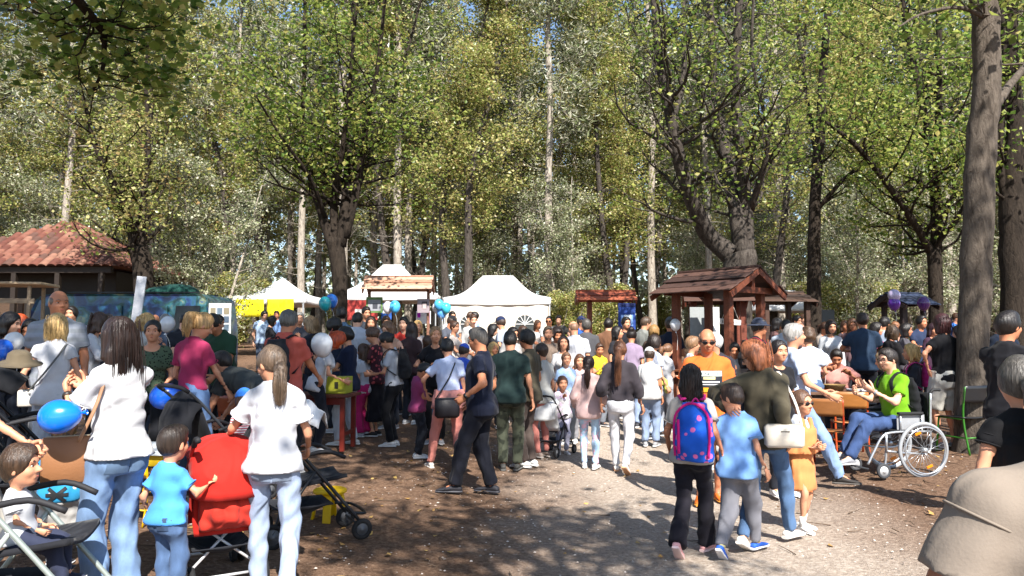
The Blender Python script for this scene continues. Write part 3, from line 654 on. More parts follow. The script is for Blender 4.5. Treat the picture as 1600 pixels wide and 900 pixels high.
def world_of(pi, p):
    """a point in the person's own frame -> world"""
    p = np.asarray(p, float); a = hz(pi['head']); c, s_ = math.cos(a), math.sin(a); l = pi['loc']
    return Vector((l[0] + c * p[0] - s_ * p[1], l[1] + s_ * p[0] + c * p[1], l[2] + p[2]))
def decal(pi, name, mbuild, mats, parent, origin, axu, axv, dirn, lift=.004, target=None):
    """drape a flat mesh (x,y in metres) over the shirt: rays from origin along dirn"""
    sh = (target or pi['shirt']).data; n = len(sh.vertices); co = np.empty(n * 3, np.float32); sh.vertices.foreach_get('co', co); co = co.reshape(-1, 3)
    bvh = BVHTree.FromPolygons([tuple(c) for c in co], [tuple(p.vertices) for p in sh.polygons])
    me = mbuild; axu = np.array(axu); axv = np.array(axv); dirn = nrm(dirn)
    for v in me.vertices:
        o = np.array(origin) + axu * v.co.x + axv * v.co.y - dirn * .5
        hit = bvh.ray_cast(Vector(o), Vector(dirn)); p = np.array(hit[0]) if hit[0] is not None else o + dirn * .5
        v.co = Vector(p - dirn * (lift + v.co.z))
    me.materials.clear()
    for m in mats: me.materials.append(m)
    me.update(); return link(name, me, parent)
def rect_mesh(w, h_, nx=10, ny=8):
    return MB().sheet(lambda u, v: ((u - .5) * w, (v - .5) * h_, 0), nx, ny).mesh('print', [], True)
def text_mesh(t, size, width=None):
    c = bpy.data.curves.new('lettering', 'FONT'); c.body = t; c.size = size; c.align_x = 'CENTER'; c.align_y = 'CENTER'; c.resolution_u = 2
    o = bpy.data.objects.new('lettering', c); COL.objects.link(o); dg = bpy.context.evaluated_depsgraph_get(); dg.update()
    me = bpy.data.meshes.new_from_object(o.evaluated_get(dg)); bpy.data.objects.remove(o); bpy.data.curves.remove(c)
    if width:
        xs = [v.co.x for v in me.vertices]; k = width / (max(xs) - min(xs))
        for v in me.vertices: v.co.x *= k
    return me
# ------------------------------------------------------------------ ground
def make_ground():
    xs = np.concatenate([-np.geomspace(300, 14, 26), np.linspace(-13, 13, 131), np.geomspace(14, 300, 26)])
    ys = np.concatenate([np.linspace(-300, -20, 12), np.linspace(-14, 1, 16), np.linspace(1.5, 16, 146), np.linspace(16.5, 40, 48), np.geomspace(42, 400, 22)])
    X, Y = np.meshgrid(xs, ys, indexing='ij'); Z = gz(X, Y)
    Z = Z + 0.012 * np.sin(X * 2.1 + np.sin(Y * 1.3)) * np.sin(Y * 1.7 + 1.2 * np.sin(X * .9)) + 0.006 * np.sin(X * 5.3 + Y * 3.1) * np.sin(Y * 6.1 - X * 2.0)
    n, m = X.shape; i = np.arange(n - 1)[:, None] * m; j = np.arange(m - 1)[None]
    mb = MB().add(np.stack([X, Y, Z], -1).reshape(-1, 3), np.stack([i + j, i + m + j, i + m + j + 1, i + j + 1], -1).reshape(-1, 4))
    mt, nt, b, L = newmat('dirt_ground'); co = objco(nt)
    big = nd(nt, 'ShaderNodeTexNoise', i_Scale=0.55, i_Detail=5.0, i_Roughness=0.6); fine = nd(nt, 'ShaderNodeTexNoise', i_Scale=26.0, i_Detail=6.0, i_Roughness=0.75); peb = nd(nt, 'ShaderNodeTexVoronoi', i_Scale=42.0)
    for q in (big, fine, peb): L.new(co, q.inputs['Vector'])
    dirt = ramp(nt, [(0.28, '#463528'), (0.5, '#6c5443'), (0.72, '#957b66')]); L.new(fine.outputs[0], dirt.inputs[0])
    grav = ramp(nt, [(0.25, '#72645a'), (0.5, '#a39587'), (0.75, '#cbc0b3')]); L.new(fine.outputs[0], grav.inputs[0])
    # trodden gravel down the middle of the path, earth at its sides
    sx = nd(nt, 'ShaderNodeSeparateXYZ'); L.new(co, sx.inputs[0])
    def mth(op, a, bb): 
        q = nd(nt, 'ShaderNodeMath', operation=op)
        for k, v in ((0, a), (1, bb)):
            if isinstance(v, (int, float)): q.inputs[k].default_value = v
            else: L.new(v, q.inputs[k])
        return q.outputs[0]
    cx = mth('SUBTRACT', sx.outputs[0], 1.7); ab = mth('ABSOLUTE', cx, 0.0); wob = mth('MULTIPLY', big.outputs[0], 2.2); mk = mth('SUBTRACT', mth('ADD', wob, .45), ab)
    cl = nd(nt, 'ShaderNodeMapRange', clamp=True); L.new(mk, cl.inputs[0]); cl.inputs[1].default_value = -0.5; cl.inputs[2].default_value = 1.0
    mx = nd(nt, 'ShaderNodeMix', data_type='RGBA'); L.new(cl.outputs[0], mx.inputs[0]); L.new(dirt.outputs[0], mx.inputs[6]); L.new(grav.outputs[0], mx.inputs[7])
    pr = ramp(nt, [(0.05, (1, 1, 1)), (0.28, (0, 0, 0))]); L.new(peb.outputs[0], pr.inputs[0])
    ml = nd(nt, 'ShaderNodeMath', operation='MULTIPLY'); L.new(pr.outputs[0], ml.inputs[0]); L.new(mth('MULTIPLY', cl.outputs[0], 0.45), ml.inputs[1])
    m2 = nd(nt, 'ShaderNodeMix', data_type='RGBA'); L.new(ml.outputs[0], m2.inputs[0]); L.new(mx.outputs[2], m2.inputs[6]); m2.inputs[7].default_value = (*lin('#d9cfc6'), 1)
    L.new(m2.outputs[2], b.inputs['Base Color']); b.inputs['Roughness'].default_value = 0.95; b.inputs['Specular IOR Level'].default_value = 0.15
    ad = mth('ADD', mth('MULTIPLY', fine.outputs[0], 1.0), mth('MULTIPLY', pr.outputs[0], 0.5))
    bp = nd(nt, 'ShaderNodeBump', i_Strength=0.8, i_Distance=0.03); L.new(ad, bp.inputs['Height']); L.new(bp.outputs[0], b.inputs['Normal'])
    g = mb.build('ground', mt, None, True); tag(g, 'brown earth and pale trodden gravel path through the wood', None, None, 'structure')
make_ground()
def scatter():
    # pebbles
    n = 5200; d = np.sqrt(rng.uniform(3.2 ** 2, 12 ** 2, n)); x = rng.uniform(-.75, .75, n) * d * .9 + .4; keep = rng.uniform(size=n) < np.exp(-((x - 1.5) / 2.6) ** 2) + .18
    d, x = d[keep], x[keep]; n = len(d); r = rng.uniform(.004, .014, n); z = gz(x, d) + .003
    base = np.array([[1, 0, 0], [0, 1, 0], [-1, 0, 0], [0, -1, 0], [0, 0, .7]]); a = rng.uniform(0, 6.28, n); c_, s_ = np.cos(a), np.sin(a)
    V = base[None] * r[:, None, None] * np.stack([rng.uniform(.7, 1.4, n), rng.uniform(.7, 1.2, n), np.ones(n)], 1)[:, None]; V = np.stack([V[..., 0] * c_[:, None] - V[..., 1] * s_[:, None], V[..., 0] * s_[:, None] + V[..., 1] * c_[:, None], V[..., 2]], -1) + np.stack([x, d, z], 1)[:, None]
    f = np.array([[0, 1, 4], [1, 2, 4], [2, 3, 4], [3, 0, 4]])[None] + 5 * np.arange(n)[:, None, None]
    o = MB().add(V.reshape(-1, 3), f.reshape(-1, 3)).build('gravel', leafm('pebble', ['#6f6259', '#9d8f84', '#c9beb4', '#84766b'], 0.0, .9)); tag(o, 'small pale stones loose on the path', 'gravel', kind='stuff')
    # fallen leaves
    n = 5200; y = rng.uniform(3.4, 24, n); x = rng.uniform(-1, 1, n) * (y * .75 + 1); keep = rng.uniform(size=n) < np.clip(.14 + .35 * (x < -.6) + .4 * (x > 3.6) + .2 * (y > 12), 0, 1); x, y = x[keep], y[keep]
    C = np.stack([x, y, gz(x, y) + .018], 1); o = MB(); leaf_quads(o, C, .055, rng, tilt=.22); o = o.build('fallen_leaves', leafm('litter', ['#7a5a38', '#b08a4c', '#9a7440', '#c9a860', '#6b4a30', '#8d7a50'], .15)); tag(o, 'dry fallen leaves lying on the ground', 'leaves', kind='stuff')
def leaf_quads(mb, C, size, r, tilt=.6, mi=0, hexa=False, lw=.8, droop=0.0):
    n = len(C); N = r.normal(size=(n, 3)) * tilt + np.array((0, 0, 1.0)); N /= np.linalg.norm(N, axis=1)[:, None]
    U = r.normal(size=(n, 3)); U[:, 2] -= droop; U -= N * (U * N).sum(1)[:, None]; U /= np.linalg.norm(U, axis=1)[:, None]; W = np.cross(N, U)
    L = size * r.uniform(.6, 1.25, n)[:, None]; w = L * lw * .5; fold = N * L * .12
    if hexa:
        V = np.stack([C - U * L * .45, C - U * L * .12 + W * w - fold, C + U * L * .25 + W * w * .8 - fold, C + U * L * .6, C + U * L * .25 - W * w * .8 - fold, C - U * L * .12 - W * w - fold], 1)
        f = np.array([[0, 1, 2, 3], [0, 3, 4, 5]])[None] + 6 * np.arange(n)[:, None, None]
        mb.add(V.reshape(-1, 3), f.reshape(-1, 4), mi)
    else:
        V = np.stack([C - U * L * .5, C + W * w - fold, C + U * L * .5, C - W * w - fold], 1)
        mb.add(V.reshape(-1, 3), np.arange(4 * n).reshape(-1, 4), mi)
scatter()
def twigs():
    r = np.random.default_rng(9); mb = MB()
    for _ in range(420):
        y = r.uniform(3.6, 14); x = r.uniform(-1, 1) * (y * .7 + .5)
        if .2 < x < 2.8 and r.random() < .75: continue
        a = r.uniform(0, 6.28); L = r.uniform(.05, .28); p = np.array((x, y, gzf(x, y) + .012)); q = p + np.array((math.cos(a) * L, math.sin(a) * L, .012)); m = (p + q) / 2 + r.normal(size=3) * np.array((.02, .02, .004)); mb.tube([p, m, q], (.005, .004, .002), 4, False)
    tag(mb.build('twig_litter', basic('twig', '#5a4a3c', .9, var=.3), None, True), 'thin dry twigs scattered over the earth', 'twigs', kind='stuff')
twigs()

# ------------------------------------------------------------------ trees
BARK_D = lambda: barkm('#15110e', '#3a322b', 'bark_dark'); BARK_P = lambda: barkm('#5a5048', '#b3a99c', 'bark_pale'); BARK_G = lambda: barkm('#241f1c', '#57504a', 'bark_grey'); BARK_S = lambda: barkm('#38312b', '#6e645a', 'bark_smooth')
LEAF_A = lambda: leafm('leaf_a', ['#3c5220', '#668236', '#92a24c', '#b2b660', '#4e6e2a', '#c2b66c'], .55, .38)
LEAF_Y = lambda: leafm('leaf_y', ['#5c6e2e', '#909e4e', '#bab870', '#d0c48c', '#70823a', '#a4885c', '#8a964a'], .5, .36)
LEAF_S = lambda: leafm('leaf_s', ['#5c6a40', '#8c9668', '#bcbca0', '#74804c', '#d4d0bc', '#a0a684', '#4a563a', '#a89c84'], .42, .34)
LEAF_N = lambda: leafm('leaf_n', ['#4e5a3c', '#6f784e', '#989c7c', '#b8b4a0', '#5c6648'], .34, .38)
def rdir(r, up=.3, out=None, k=1.0):
    v = r.normal(size=3); v[2] = abs(v[2]) * .4 + up
    if out is not None: v = v * .5 + np.asarray(out) * k
    return nrm(v)
def branch(mb, p, d, L, rad, r, anchors, depth, seg=5, n=5, sag=.0):
    pts = [np.array(p, float)]; d = nrm(d); wob = .22
    for i in range(seg):
        d = nrm(d + r.normal(size=3) * wob + np.array((0, 0, .06 - sag))); pts.append(pts[-1] + d * L / seg)
    rr = np.linspace(rad, rad * .25, seg + 1); mb.tube(pts, rr, n, False)
    if depth <= 0:
        for i in range(1, seg + 1): anchors.append(pts[i])
        return
    k = 4 if depth > 1 else 5
    for i in range(k):
        t = r.uniform(.25, 1.0) * seg; a = int(min(seg - 1, t)); q = pts[a] + (pts[a + 1] - pts[a]) * (t - a)
        nd_ = nrm(d * .5 + rdir(r, .15) * .9 + nrm(pts[a + 1] - pts[a]) * .3); branch(mb, q, nd_, L * r.uniform(.38, .6), rr[a] * .55, r, anchors, depth - 1, max(3, seg - 1), max(3, n - 1), sag)
    anchors.append(pts[-1])
def crown_leaves(anchors, per, spread, size, r, mat, parent, tilt=.7, hexa=False, limit=None, name='crown', droop=.4):
    A = np.array(anchors); 
    if limit is not None: A = A[limit(A)]
    C = np.repeat(A, per, 0) + r.normal(size=(len(A) * per, 3)) * np.array((spread, spread, spread * .6))
    mb = MB(); leaf_quads(mb, C, size, r, tilt, hexa=hexa, droop=droop); return mb.build(name, mat, parent, False)
def spline(P, k=5):
    P = np.asarray(P, float); n = len(P); t = np.linspace(0, n - 1, (n - 1) * k + 1); out = []
    for q in t:
        i = min(int(q), n - 2); f = q - i; p0 = P[max(i - 1, 0)]; p1 = P[i]; p2 = P[i + 1]; p3 = P[min(i + 2, n - 1)]
        out.append(.5 * ((2 * p1) + (-p0 + p2) * f + (2 * p0 - 5 * p1 + 4 * p2 - p3) * f * f + (-p0 + 3 * p1 - 3 * p2 + p3) * f ** 3))
    return np.array(out)
def stem_tree(label, d, stems, mat, leafmat, seed, nb=9, L=(1.2, 2.6), per=16, size=.11, spread=.22, zmin=2.6, depth=1, hexa=False, out=.9, sag=0.0, seg=14, tilt=.7):
    """stems: pixel polylines (px, py, width px, depth offset m) at distance d; the first is the trunk from the ground"""
    r = np.random.default_rng(seed); sk = ppm(d); base = on_ground(stems[0][0][0], d); root = empty('tree', base, 0, label, 'tree')
    trunk = MB(); anchors = []; first = True; limbs = []
    for st in stems:
        P = []; W = []
        for q in st:
            dd = d + (q[3] if len(q) > 3 else 0); P.append(np.array(at(q[0], q[1], dd)) - np.array(base)); W.append(q[2] / ppm(dd) / 2)
        if first: P[0][2] = -.15
        S = spline(P, 4); Wd = np.interp(np.linspace(0, len(W) - 1, len(S)), range(len(W)), W)
        if first:
            Wd[0] *= 1.35; Wd[1] *= 1.15; Wd[2] *= 1.04
        S = S + r.normal(size=S.shape) * (Wd[:, None] * .04); (trunk if first else limbs.append(MB()) or limbs[-1]).tube(S, Wd, seg if first else 9, True)
        for i in range(len(S)):
            if S[i][2] > zmin and not (first and len(stems) > 1 and i < len(S) - 2):
                for _ in range(max(1, int(nb * r.uniform(.3, 1.0) / 4))):
                    th = r.uniform(0, 6.28); o = np.array((math.cos(th), math.sin(th), r.uniform(-.1, .5)))
                    branch(limbs[-1] if limbs else trunk, S[i], nrm(o * out + np.array((0, 0, .25))), r.uniform(*L), min(Wd[i] * .4, .05), r, anchors, depth, 5, 5, sag)
        first = False
    tr = trunk.build('trunk', mat, root, True)
    for lb in limbs: lb.build('limb', mat, root, True)
    if anchors: crown_leaves(anchors, per, spread, size, r, leafmat, root, hexa=hexa, tilt=tilt)
    return root
def forest_tree(kind, seed):
    r = np.random.default_rng(seed); root = empty('tree', (0, 0, 0)); tb = MB(); A = []
    if kind == 'pine':
        H = 21; pts = [np.array((r.normal() * .12 * (z / H), r.normal() * .12 * (z / H), z)) for z in np.linspace(-.3, H, 12)]; rr = np.interp(np.linspace(0, 1, 12), [0, .05, .6, 1], [.24, .18, .12, .03])
        tb.tube(pts, rr, 9, False)
        for z in np.arange(3.0, H, .28):
            k = int(z / H * 11); b = pts[k] + (pts[min(k + 1, 11)] - pts[k]) * (z / H * 11 - k); th = r.uniform(0, 6.28)
            if z < 8.5:
                branch(tb, b, (math.cos(th), math.sin(th), -.1), r.uniform(.6, 1.7), .016, r, [], 1, 3, 3)
            else: branch(tb, b, (math.cos(th), math.sin(th), .15), r.uniform(1.2, 2.6) * (1.15 - .6 * (z - 8) / 13), .03, r, A, 1, 4, 3)
        tb.build('trunk', BARK_P(), root, True); A = np.array(A); C = np.repeat(A, 10, 0) + r.normal(size=(len(A) * 10, 3)) * .2; mb = MB(); leaf_quads(mb, C, .28, r, 1.0, lw=.28); mb.build('crown', LEAF_N(), root)
    else:
        H = {'tall': 17, 'under': 8.5, 'bush': 3.6}[kind]; w = {'tall': .20, 'under': .09, 'bush': .04}[kind]; ns = {'tall': 1, 'under': 3, 'bush': 7}[kind]
        for s_ in range(ns):
            th = r.uniform(0, 6.28); ln = {'tall': .05, 'under': .22, 'bush': .4}[kind]; pts = []; p = np.array((0, 0, -.2)); dv = nrm((math.cos(th) * ln, math.sin(th) * ln, 1))
            for i in range(12): pts.append(p.copy()); p = p + dv * (H + .2) / 11; dv = nrm(dv + r.normal(size=3) * .06 + np.array((0, 0, .03)))
            rr = np.linspace(w, w * .18, 12); tb.tube(pts, rr, 8 if kind == 'tall' else 6, False)
            z0 = {'tall': 5.5, 'under': 1.8, 'bush': .3}[kind]
            for z in np.arange(z0, H, {'tall': .22, 'under': .26, 'bush': .3}[kind]):
                k = min(10, int((z + .2) / (H + .2) * 11)); b = pts[k]; th = r.uniform(0, 6.28); Lb = {'tall': r.uniform(1.4, 3.0), 'under': r.uniform(.9, 2.0), 'bush': r.uniform(.4, .9)}[kind] * (1.1 - .6 * z / H)
                branch(tb, b, (math.cos(th), math.sin(th), .3), Lb, .025, r, A, 1, 4, 3)
        tb.build('trunk', BARK_G() if kind == 'tall' else BARK_P(), root, True)
        A = np.array(A); per = {'tall': 14, 'under': 12, 'bush': 12}[kind]; sp = {'tall': .26, 'under': .22, 'bush': .16}[kind]; sz = {'tall': .125, 'under': .105, 'bush': .10}[kind]
        C = np.repeat(A, per, 0) + r.normal(size=(len(A) * per, 3)) * np.array((sp, sp, sp * .6)); mb = MB(); leaf_quads(mb, C, sz, r, .8, droop=.4)
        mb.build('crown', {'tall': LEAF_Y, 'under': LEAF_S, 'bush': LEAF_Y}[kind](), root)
    return root
LAND = ((-1e9, 'behind the tiled house'), (200, 'behind the painted van'), (370, 'behind the yellow bannered gazebo'), (545, 'behind the pale board roof with pictures'), (690, 'behind the closed white marquee'), (870, 'behind the reddish board roof'), (1010, 'behind the kiosk with the hanging sign'), (1190, 'behind the low white canopy'), (1350, 'behind the blue roofed kiosk'), (1480, 'beyond the pale grey trunk'))
FKIND = {'pine': 'straight pale trunked pine', 'tall': 'tall yellowing leafy tree', 'under': 'slender many stemmed leafy tree', 'bush': 'low leafy bush'}
def forest_label(kind, x, y):
    px = 800 + x / y * F_PX; lm = [t for p_, t in LAND if px >= p_][-1]; return '%s %s %s' % (FKIND[kind], 'at the wood edge' if y < 38 else 'inside the wood' if y < 55 else 'deep in the wood', lm)
def forest():
    protos = {k: [forest_tree(k, 11 * i + 3) for i in range(2)] for k in ('pine', 'tall', 'under', 'bush')}; used = set(); r = np.random.default_rng(5)
    def place(kind, x, y, s, sx=1.0):
        i = int(r.integers(0, 2)); p = protos[kind][i]
        o = p if (kind, i) not in used else copy_tree(p); used.add((kind, i))
        o.location = (x, y, gzf(x, y)); o.rotation_euler = (0, 0, r.uniform(0, 6.28)); o.scale = (s * sx, s * sx, s); tag(o, forest_label(kind, x, y), 'bush' if kind == 'bush' else 'tree', {'pine': 'pines of the wood', 'tall': 'leafy trees of the wood', 'under': 'understorey trees of the wood', 'bush': 'bushes at the edge of the wood'}[kind])
    def field(kind, n, y0, y1, s0, s1, mind):
        P = []; t = 0
        while len(P) < n and t < 6000:
            t += 1; y = math.sqrt(r.uniform(y0 * y0, y1 * y1)); x = r.uniform(-1, 1) * (y * .72 + 4)
            if all((x - a) ** 2 + (y - b) ** 2 > mind ** 2 for a, b in P): P.append((x, y)); place(kind, x, y, r.uniform(s0, s1))
    field('pine', 60, 31, 52, .95, 1.2, 2.2); field('pine', 60, 50, 80, 1.0, 1.3, 2.6); field('tall', 26, 31, 50, .9, 1.2, 4.2); field('tall', 34, 48, 76, 1.3, 1.75, 4.0); field('under', 34, 34, 55, .7, 1.1, 2.6); field('bush', 34, 34, 52, .6, 1.1, 1.8)
    # beyond the trees one can tell apart the wood closes into one mass
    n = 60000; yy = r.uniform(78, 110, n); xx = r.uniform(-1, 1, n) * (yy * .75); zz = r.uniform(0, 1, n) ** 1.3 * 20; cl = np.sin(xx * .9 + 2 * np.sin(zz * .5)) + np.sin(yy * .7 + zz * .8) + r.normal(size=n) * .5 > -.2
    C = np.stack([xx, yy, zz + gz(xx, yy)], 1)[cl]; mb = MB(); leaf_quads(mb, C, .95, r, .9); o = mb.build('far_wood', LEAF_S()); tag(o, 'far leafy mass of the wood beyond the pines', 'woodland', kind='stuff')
    for kind, px, y, s in (('under', 110, 34, 1.1), ('under', 330, 26, .85), ('tall', 60, 35, .9), ('tall', 250, 31, .9), ('bush', 870, 31, .8), ('bush', 935, 33, .9), ('under', 890, 32, .9), ('tall', 700, 33, 1.0), ('tall', 960, 34, .95), ('under', 1340, 26, .8), ('under', 1430, 28, .9), ('bush', 1330, 27, .8), ('tall', 1400, 30, .9), ('tall', 1210, 29, .9), ('tall', 850, 42, 1.35), ('tall', 905, 47, 1.4), ('tall', 815, 50, 1.5), ('under', 1560, 20, .8)):
        p = on_ground(px, y); place(kind, p.x, p.y, s)
forest()
# trees that stand among the crowd, drawn stem by stem
stem_tree('dark linden forking low into many upright stems beside the yellow bannered tent', 16.0,
    [[(531, 640, 25), (530, 520, 23), (531, 450, 24), (527, 400, 26), (524, 375, 28)],
     [(520, 385, 18.7), (505, 340, 14.4), (484, 270, 10.8), (473, 200, 8.6, .4), (476, 100, 6.5, .6), (477, -60, 4.3, .8)],
     [(524, 380, 15.8), (522, 310, 12.2), (533, 250, 8.6, -.5), (545, 140, 6.5, -.9), (556, 20, 5.0, -1.1), (562, -80, 3.6, -1.2)],
     [(532, 385, 18.7), (542, 300, 15.1), (543, 230, 10.8, .5), (550, 110, 7.9, 1.), (553, -60, 5.0, 1.2)],
     [(538, 372, 17.3), (556, 300, 13.7), (563, 262, 12.2), (575, 190, 7.9, -.4), (592, 90, 6.5, -.8), (606, -50, 4.3, -1.)],
     [(560, 290, 9.4), (585, 225, 6.5, .5), (622, 130, 5.0, 1.0), (655, 10, 3.6, 1.6), (668, -60, 2.9, 1.8)],
     [(508, 342, 8.6), (486, 280, 6.5, -.8), (440, 215, 4.3, -1.4), (400, 150, 2.9, -2.0)]],
    BARK_D(), LEAF_A(), 21, nb=5, L=(1.0, 2.4), per=6, size=.10, spread=.3, zmin=3.9, depth=1)
stem_tree('stout grey tree with a great leaning limb rising behind the red brown kiosk', 17.0,
    [[(1150, 640, 53.3), (1150, 520, 49.9), (1152, 440, 49.9), (1155, 400, 53.3)],
     [(1142, 398, 34.4), (1110, 372, 28.4), (1085, 320, 25.8, -.4), (1062, 250, 23.2, -.8), (1045, 170, 17.2, -1.), (1030, 90, 12.9, -1.2), (1016, -70, 9.5, -1.4)],
     [(1050, 190, 12.9, -1.), (1068, 120, 9.5, -.6), (1068, 20, 6.9, -.4), (1066, -60, 5.2, -.3)],
     [(1160, 398, 31.0), (1150, 330, 23.2), (1138, 260, 20.6, .5), (1116, 140, 14.6, .9), (1112, 40, 12.0, 1.1), (1106, -80, 9.5, 1.2)],
     [(1166, 398, 27.5), (1165, 320, 21.5), (1155, 230, 17.2, -.3), (1150, 130, 14.6, -.5), (1158, -70, 10.3, -.8)],
     [(1172, 330, 12.9), (1198, 240, 7.7, -.9), (1195, 180, 6.0, -1.2), (1175, 90, 5.2, -1.4), (1180, -40, 4.3, -1.6)]],
    BARK_G(), LEAF_A(), 22, nb=6, L=(1.2, 2.7), per=4, size=.10, spread=.3, zmin=3.6, depth=1, sag=.03)
stem_tree('smooth pale grey trunk rising beside the man in the black T-shirt', 9.6,
    [[(1524, 705, 57.4), (1519, 640, 48.7), (1521, 540, 44.4), (1525, 430, 45.2), (1528, 330, 43.5), (1534, 220, 43.5), (1541, 130, 40.0), (1540, 30, 40.0), (1528, -80, 36.5), (1530, -260, 27.8), (1540, -520, 15.7)],
     [(1536, 200, 20.9), (1562, 155, 15.7, .3), (1590, 118, 11.3, .8), (1660, 40, 7.8, 1.4)], [(1548, 32, 8.7), (1500, 12, 6.1, -.4), (1440, 22, 4.3, -.9), (1405, 42, 2.6, -1.2)]],
    BARK_S(), LEAF_A(), 23, nb=4, L=(1.0, 2.0), per=4, size=.12, spread=.22, zmin=5.2, depth=1, seg=22)
stem_tree('slim dark tree standing behind the white canopy and kiosks', 22.0,
    [[(1272, 600, 25), (1272, 500, 22), (1272, 400, 20), (1274, 300, 17), (1282, 200, 15), (1287, 100, 12), (1300, -60, 9)], [(1278, 260, 9), (1262, 160, 7, .6), (1245, 40, 5, 1.)], [(1275, 330, 8), (1330, 270, 6, -.6), (1390, 250, 4, -1.)]],
    BARK_D(), LEAF_A(), 24, nb=9, L=(1.6, 3.2), per=8, size=.12, spread=.3, zmin=3.0, depth=1)
stem_tree('twin stemmed dark tree behind the blue roofed kiosk', 20.0,
    [[(1462, 600, 24), (1462, 480, 21), (1460, 400, 21), (1455, 390, 20)], [(1456, 395, 13), (1430, 350, 12, -.3), (1395, 300, 10, -.6), (1340, 230, 8, -1.), (1290, 190, 5, -1.3)], [(1462, 395, 15), (1460, 300, 13), (1448, 200, 11, .3), (1432, 120, 9, .5), (1415, 40, 8, .7), (1405, -60, 6, .8)], [(1466, 395, 12), (1464, 250, 11, -.3), (1468, 120, 9, -.5), (1464, -60, 7, -.7)]],
    BARK_D(), LEAF_A(), 25, nb=9, L=(1.4, 3.0), per=8, size=.12, spread=.3, zmin=3.0, depth=1)
stem_tree('thick dark trunk with low side shoots beyond the pale trunk', 13.5,
    [[(1590, 660, 44), (1588, 560, 40), (1584, 420, 38), (1580, 320, 36), (1586, 200, 26), (1580, 60, 20), (1578, -80, 16)], [(1578, 330, 16), (1560, 240, 12), (1572, 130, 9), (1560, -40, 7)]],
    BARK_D(), LEAF_A(), 26, nb=7, L=(1.0, 2.2), per=8, size=.10, spread=.25, zmin=2.2, depth=1)
stem_tree('gnarled bushy tree with twisted trunk behind the painted van', 23.0,
    [[(226, 600, 30), (226, 480, 28), (222, 410, 30), (214, 390, 28)], [(212, 392, 17), (200, 340, 13), (178, 290, 11, -.4), (150, 230, 8, -.8), (130, 150, 5, -1.)], [(224, 395, 16), (222, 330, 11), (232, 240, 8, .4), (228, 120, 5, .6), (236, 20, 4, .8)]],
    BARK_D(), LEAF_Y(), 27, nb=9, L=(1.2, 2.8), per=8, size=.12, spread=.3, zmin=1.9, depth=1)
# trees standing beside and behind the viewer: their crowns reach over the path and dapple it
def shade_trees():
    for label, base, cc, rad, seed, nl, per in (('broad linden by the path whose low bough hangs over the prams', (-4.6, 1.0), (-.3, 3.2, 9.4), 3.9, 41, 80, 4), ('young linden arching over the middle of the path', (4.0, -3.4), (2.5, -1.6, 7.6), 2.4, 42, 26, 2), ('broad linden standing on the pram side of the path', (-7.5, -3.0), (-5.2, -1.6, 8.6), 2.6, 43, 26, 3), ('broad linden on the wheelchair side of the path', (12.0, -1.5), (10.0, 1.2, 9.2), 2.7, 44, 22, 2), ('leafy linden rising beside the painted van', (-11.2, 11.5), (-9.0, 11.2, 7.9), 3.5, 45, 34, 4)):
        r = np.random.default_rng(seed); g = gzf(*base); root = empty('tree', (*base, g), 0, label, 'tree'); tb = MB(); A = []; c = np.array(cc) - np.array((*base, g)); H = c[2] + rad * .9
        P = spline([(0, 0, -.2), (c[0] * .12, c[1] * .12, c[2] * .35), (c[0] * .6, c[1] * .6, c[2] * .75), (c[0], c[1], c[2]), (c[0] * 1.05, c[1] * 1.05, H)], 6); tb.tube(P, np.linspace(.24, .03, len(P)), 12, False)
        for i in range(nl):
            k = int(r.uniform(.45, .95) * (len(P) - 1)); th = r.uniform(0, 6.28); tgt = c + rad * np.array((math.cos(th) * r.uniform(.5, 1), math.sin(th) * r.uniform(.5, 1), r.uniform(-.35, .6))); v = tgt - P[k]
            branch(tb, P[k], nrm(v), min(np.linalg.norm(v), rad * 1.1), .05, r, A, 2, 6, 4)
        tb.build('trunk', BARK_G(), root, True)
        A = np.array(A); A = A[A[:, 2] > c[2] - rad * .75]; q_ = A * 1.7 + seed; A = A[(np.sin(q_[:, 0]) * np.sin(q_[:, 1] * 1.1 + .5 * q_[:, 0]) + .5 * np.sin(q_[:, 2] * .9 + q_[:, 1])) > ({41: -.8, 42: .08, 45: -.9}.get(seed, -.25))]
        C = np.repeat(A, per, 0) + r.normal(size=(len(A) * per, 3)) * .2; mb = MB(); leaf_quads(mb, C, .15, r, .7); mb.build('crown', LEAF_A() if seed < 45 else LEAF_Y(), root)
        if seed == 41:      # the low bough over the prams
            bb = MB(); A2 = []; o = np.array((*base, g)); S = spline([P[8]] + [np.array(at(q[0], q[1], q[2])) - o for q in ((-60, -300, 5.0), (60, -80, 6.0), (122, 0, 6.6), (160, 48, 7.0), (163, 60, 7.1), (160, 110, 7.2), (140, 150, 7.4))], 4); bb.tube(S, np.linspace(.07, .010, len(S)), 8, False)
            for i in range(10, len(S)):
                for _ in range(1): th = r.uniform(0, 6.28); branch(bb, S[i], (math.cos(th) * 1.2, math.sin(th) * .6, -.05), r.uniform(.4, 1.0), .010, r, A2, 1, 4, 4, .04)
            for q in ((230, 60), (260, 100), (320, 90), (60, 30), (10, 20), (250, 10), (110, 170), (20, 110)):
                a = np.array(at(q[0], q[1], 7.0)) - o; branch(bb, S[14], nrm(a - S[14]), np.linalg.norm(a - S[14]) * 1.0, .012, r, A2, 1, 5, 4, .03)
            bb.build('bough', BARK_D(), root, True)
            A2 = np.array(A2); C = np.repeat(A2, 3, 0) + r.normal(size=(len(A2) * 3, 3)) * .12; mb = MB(); leaf_quads(mb, C, .085, r, .5, hexa=True, lw=.95, droop=.8); mb.build('leaf_spray', LEAF_A(), root)
shade_trees()
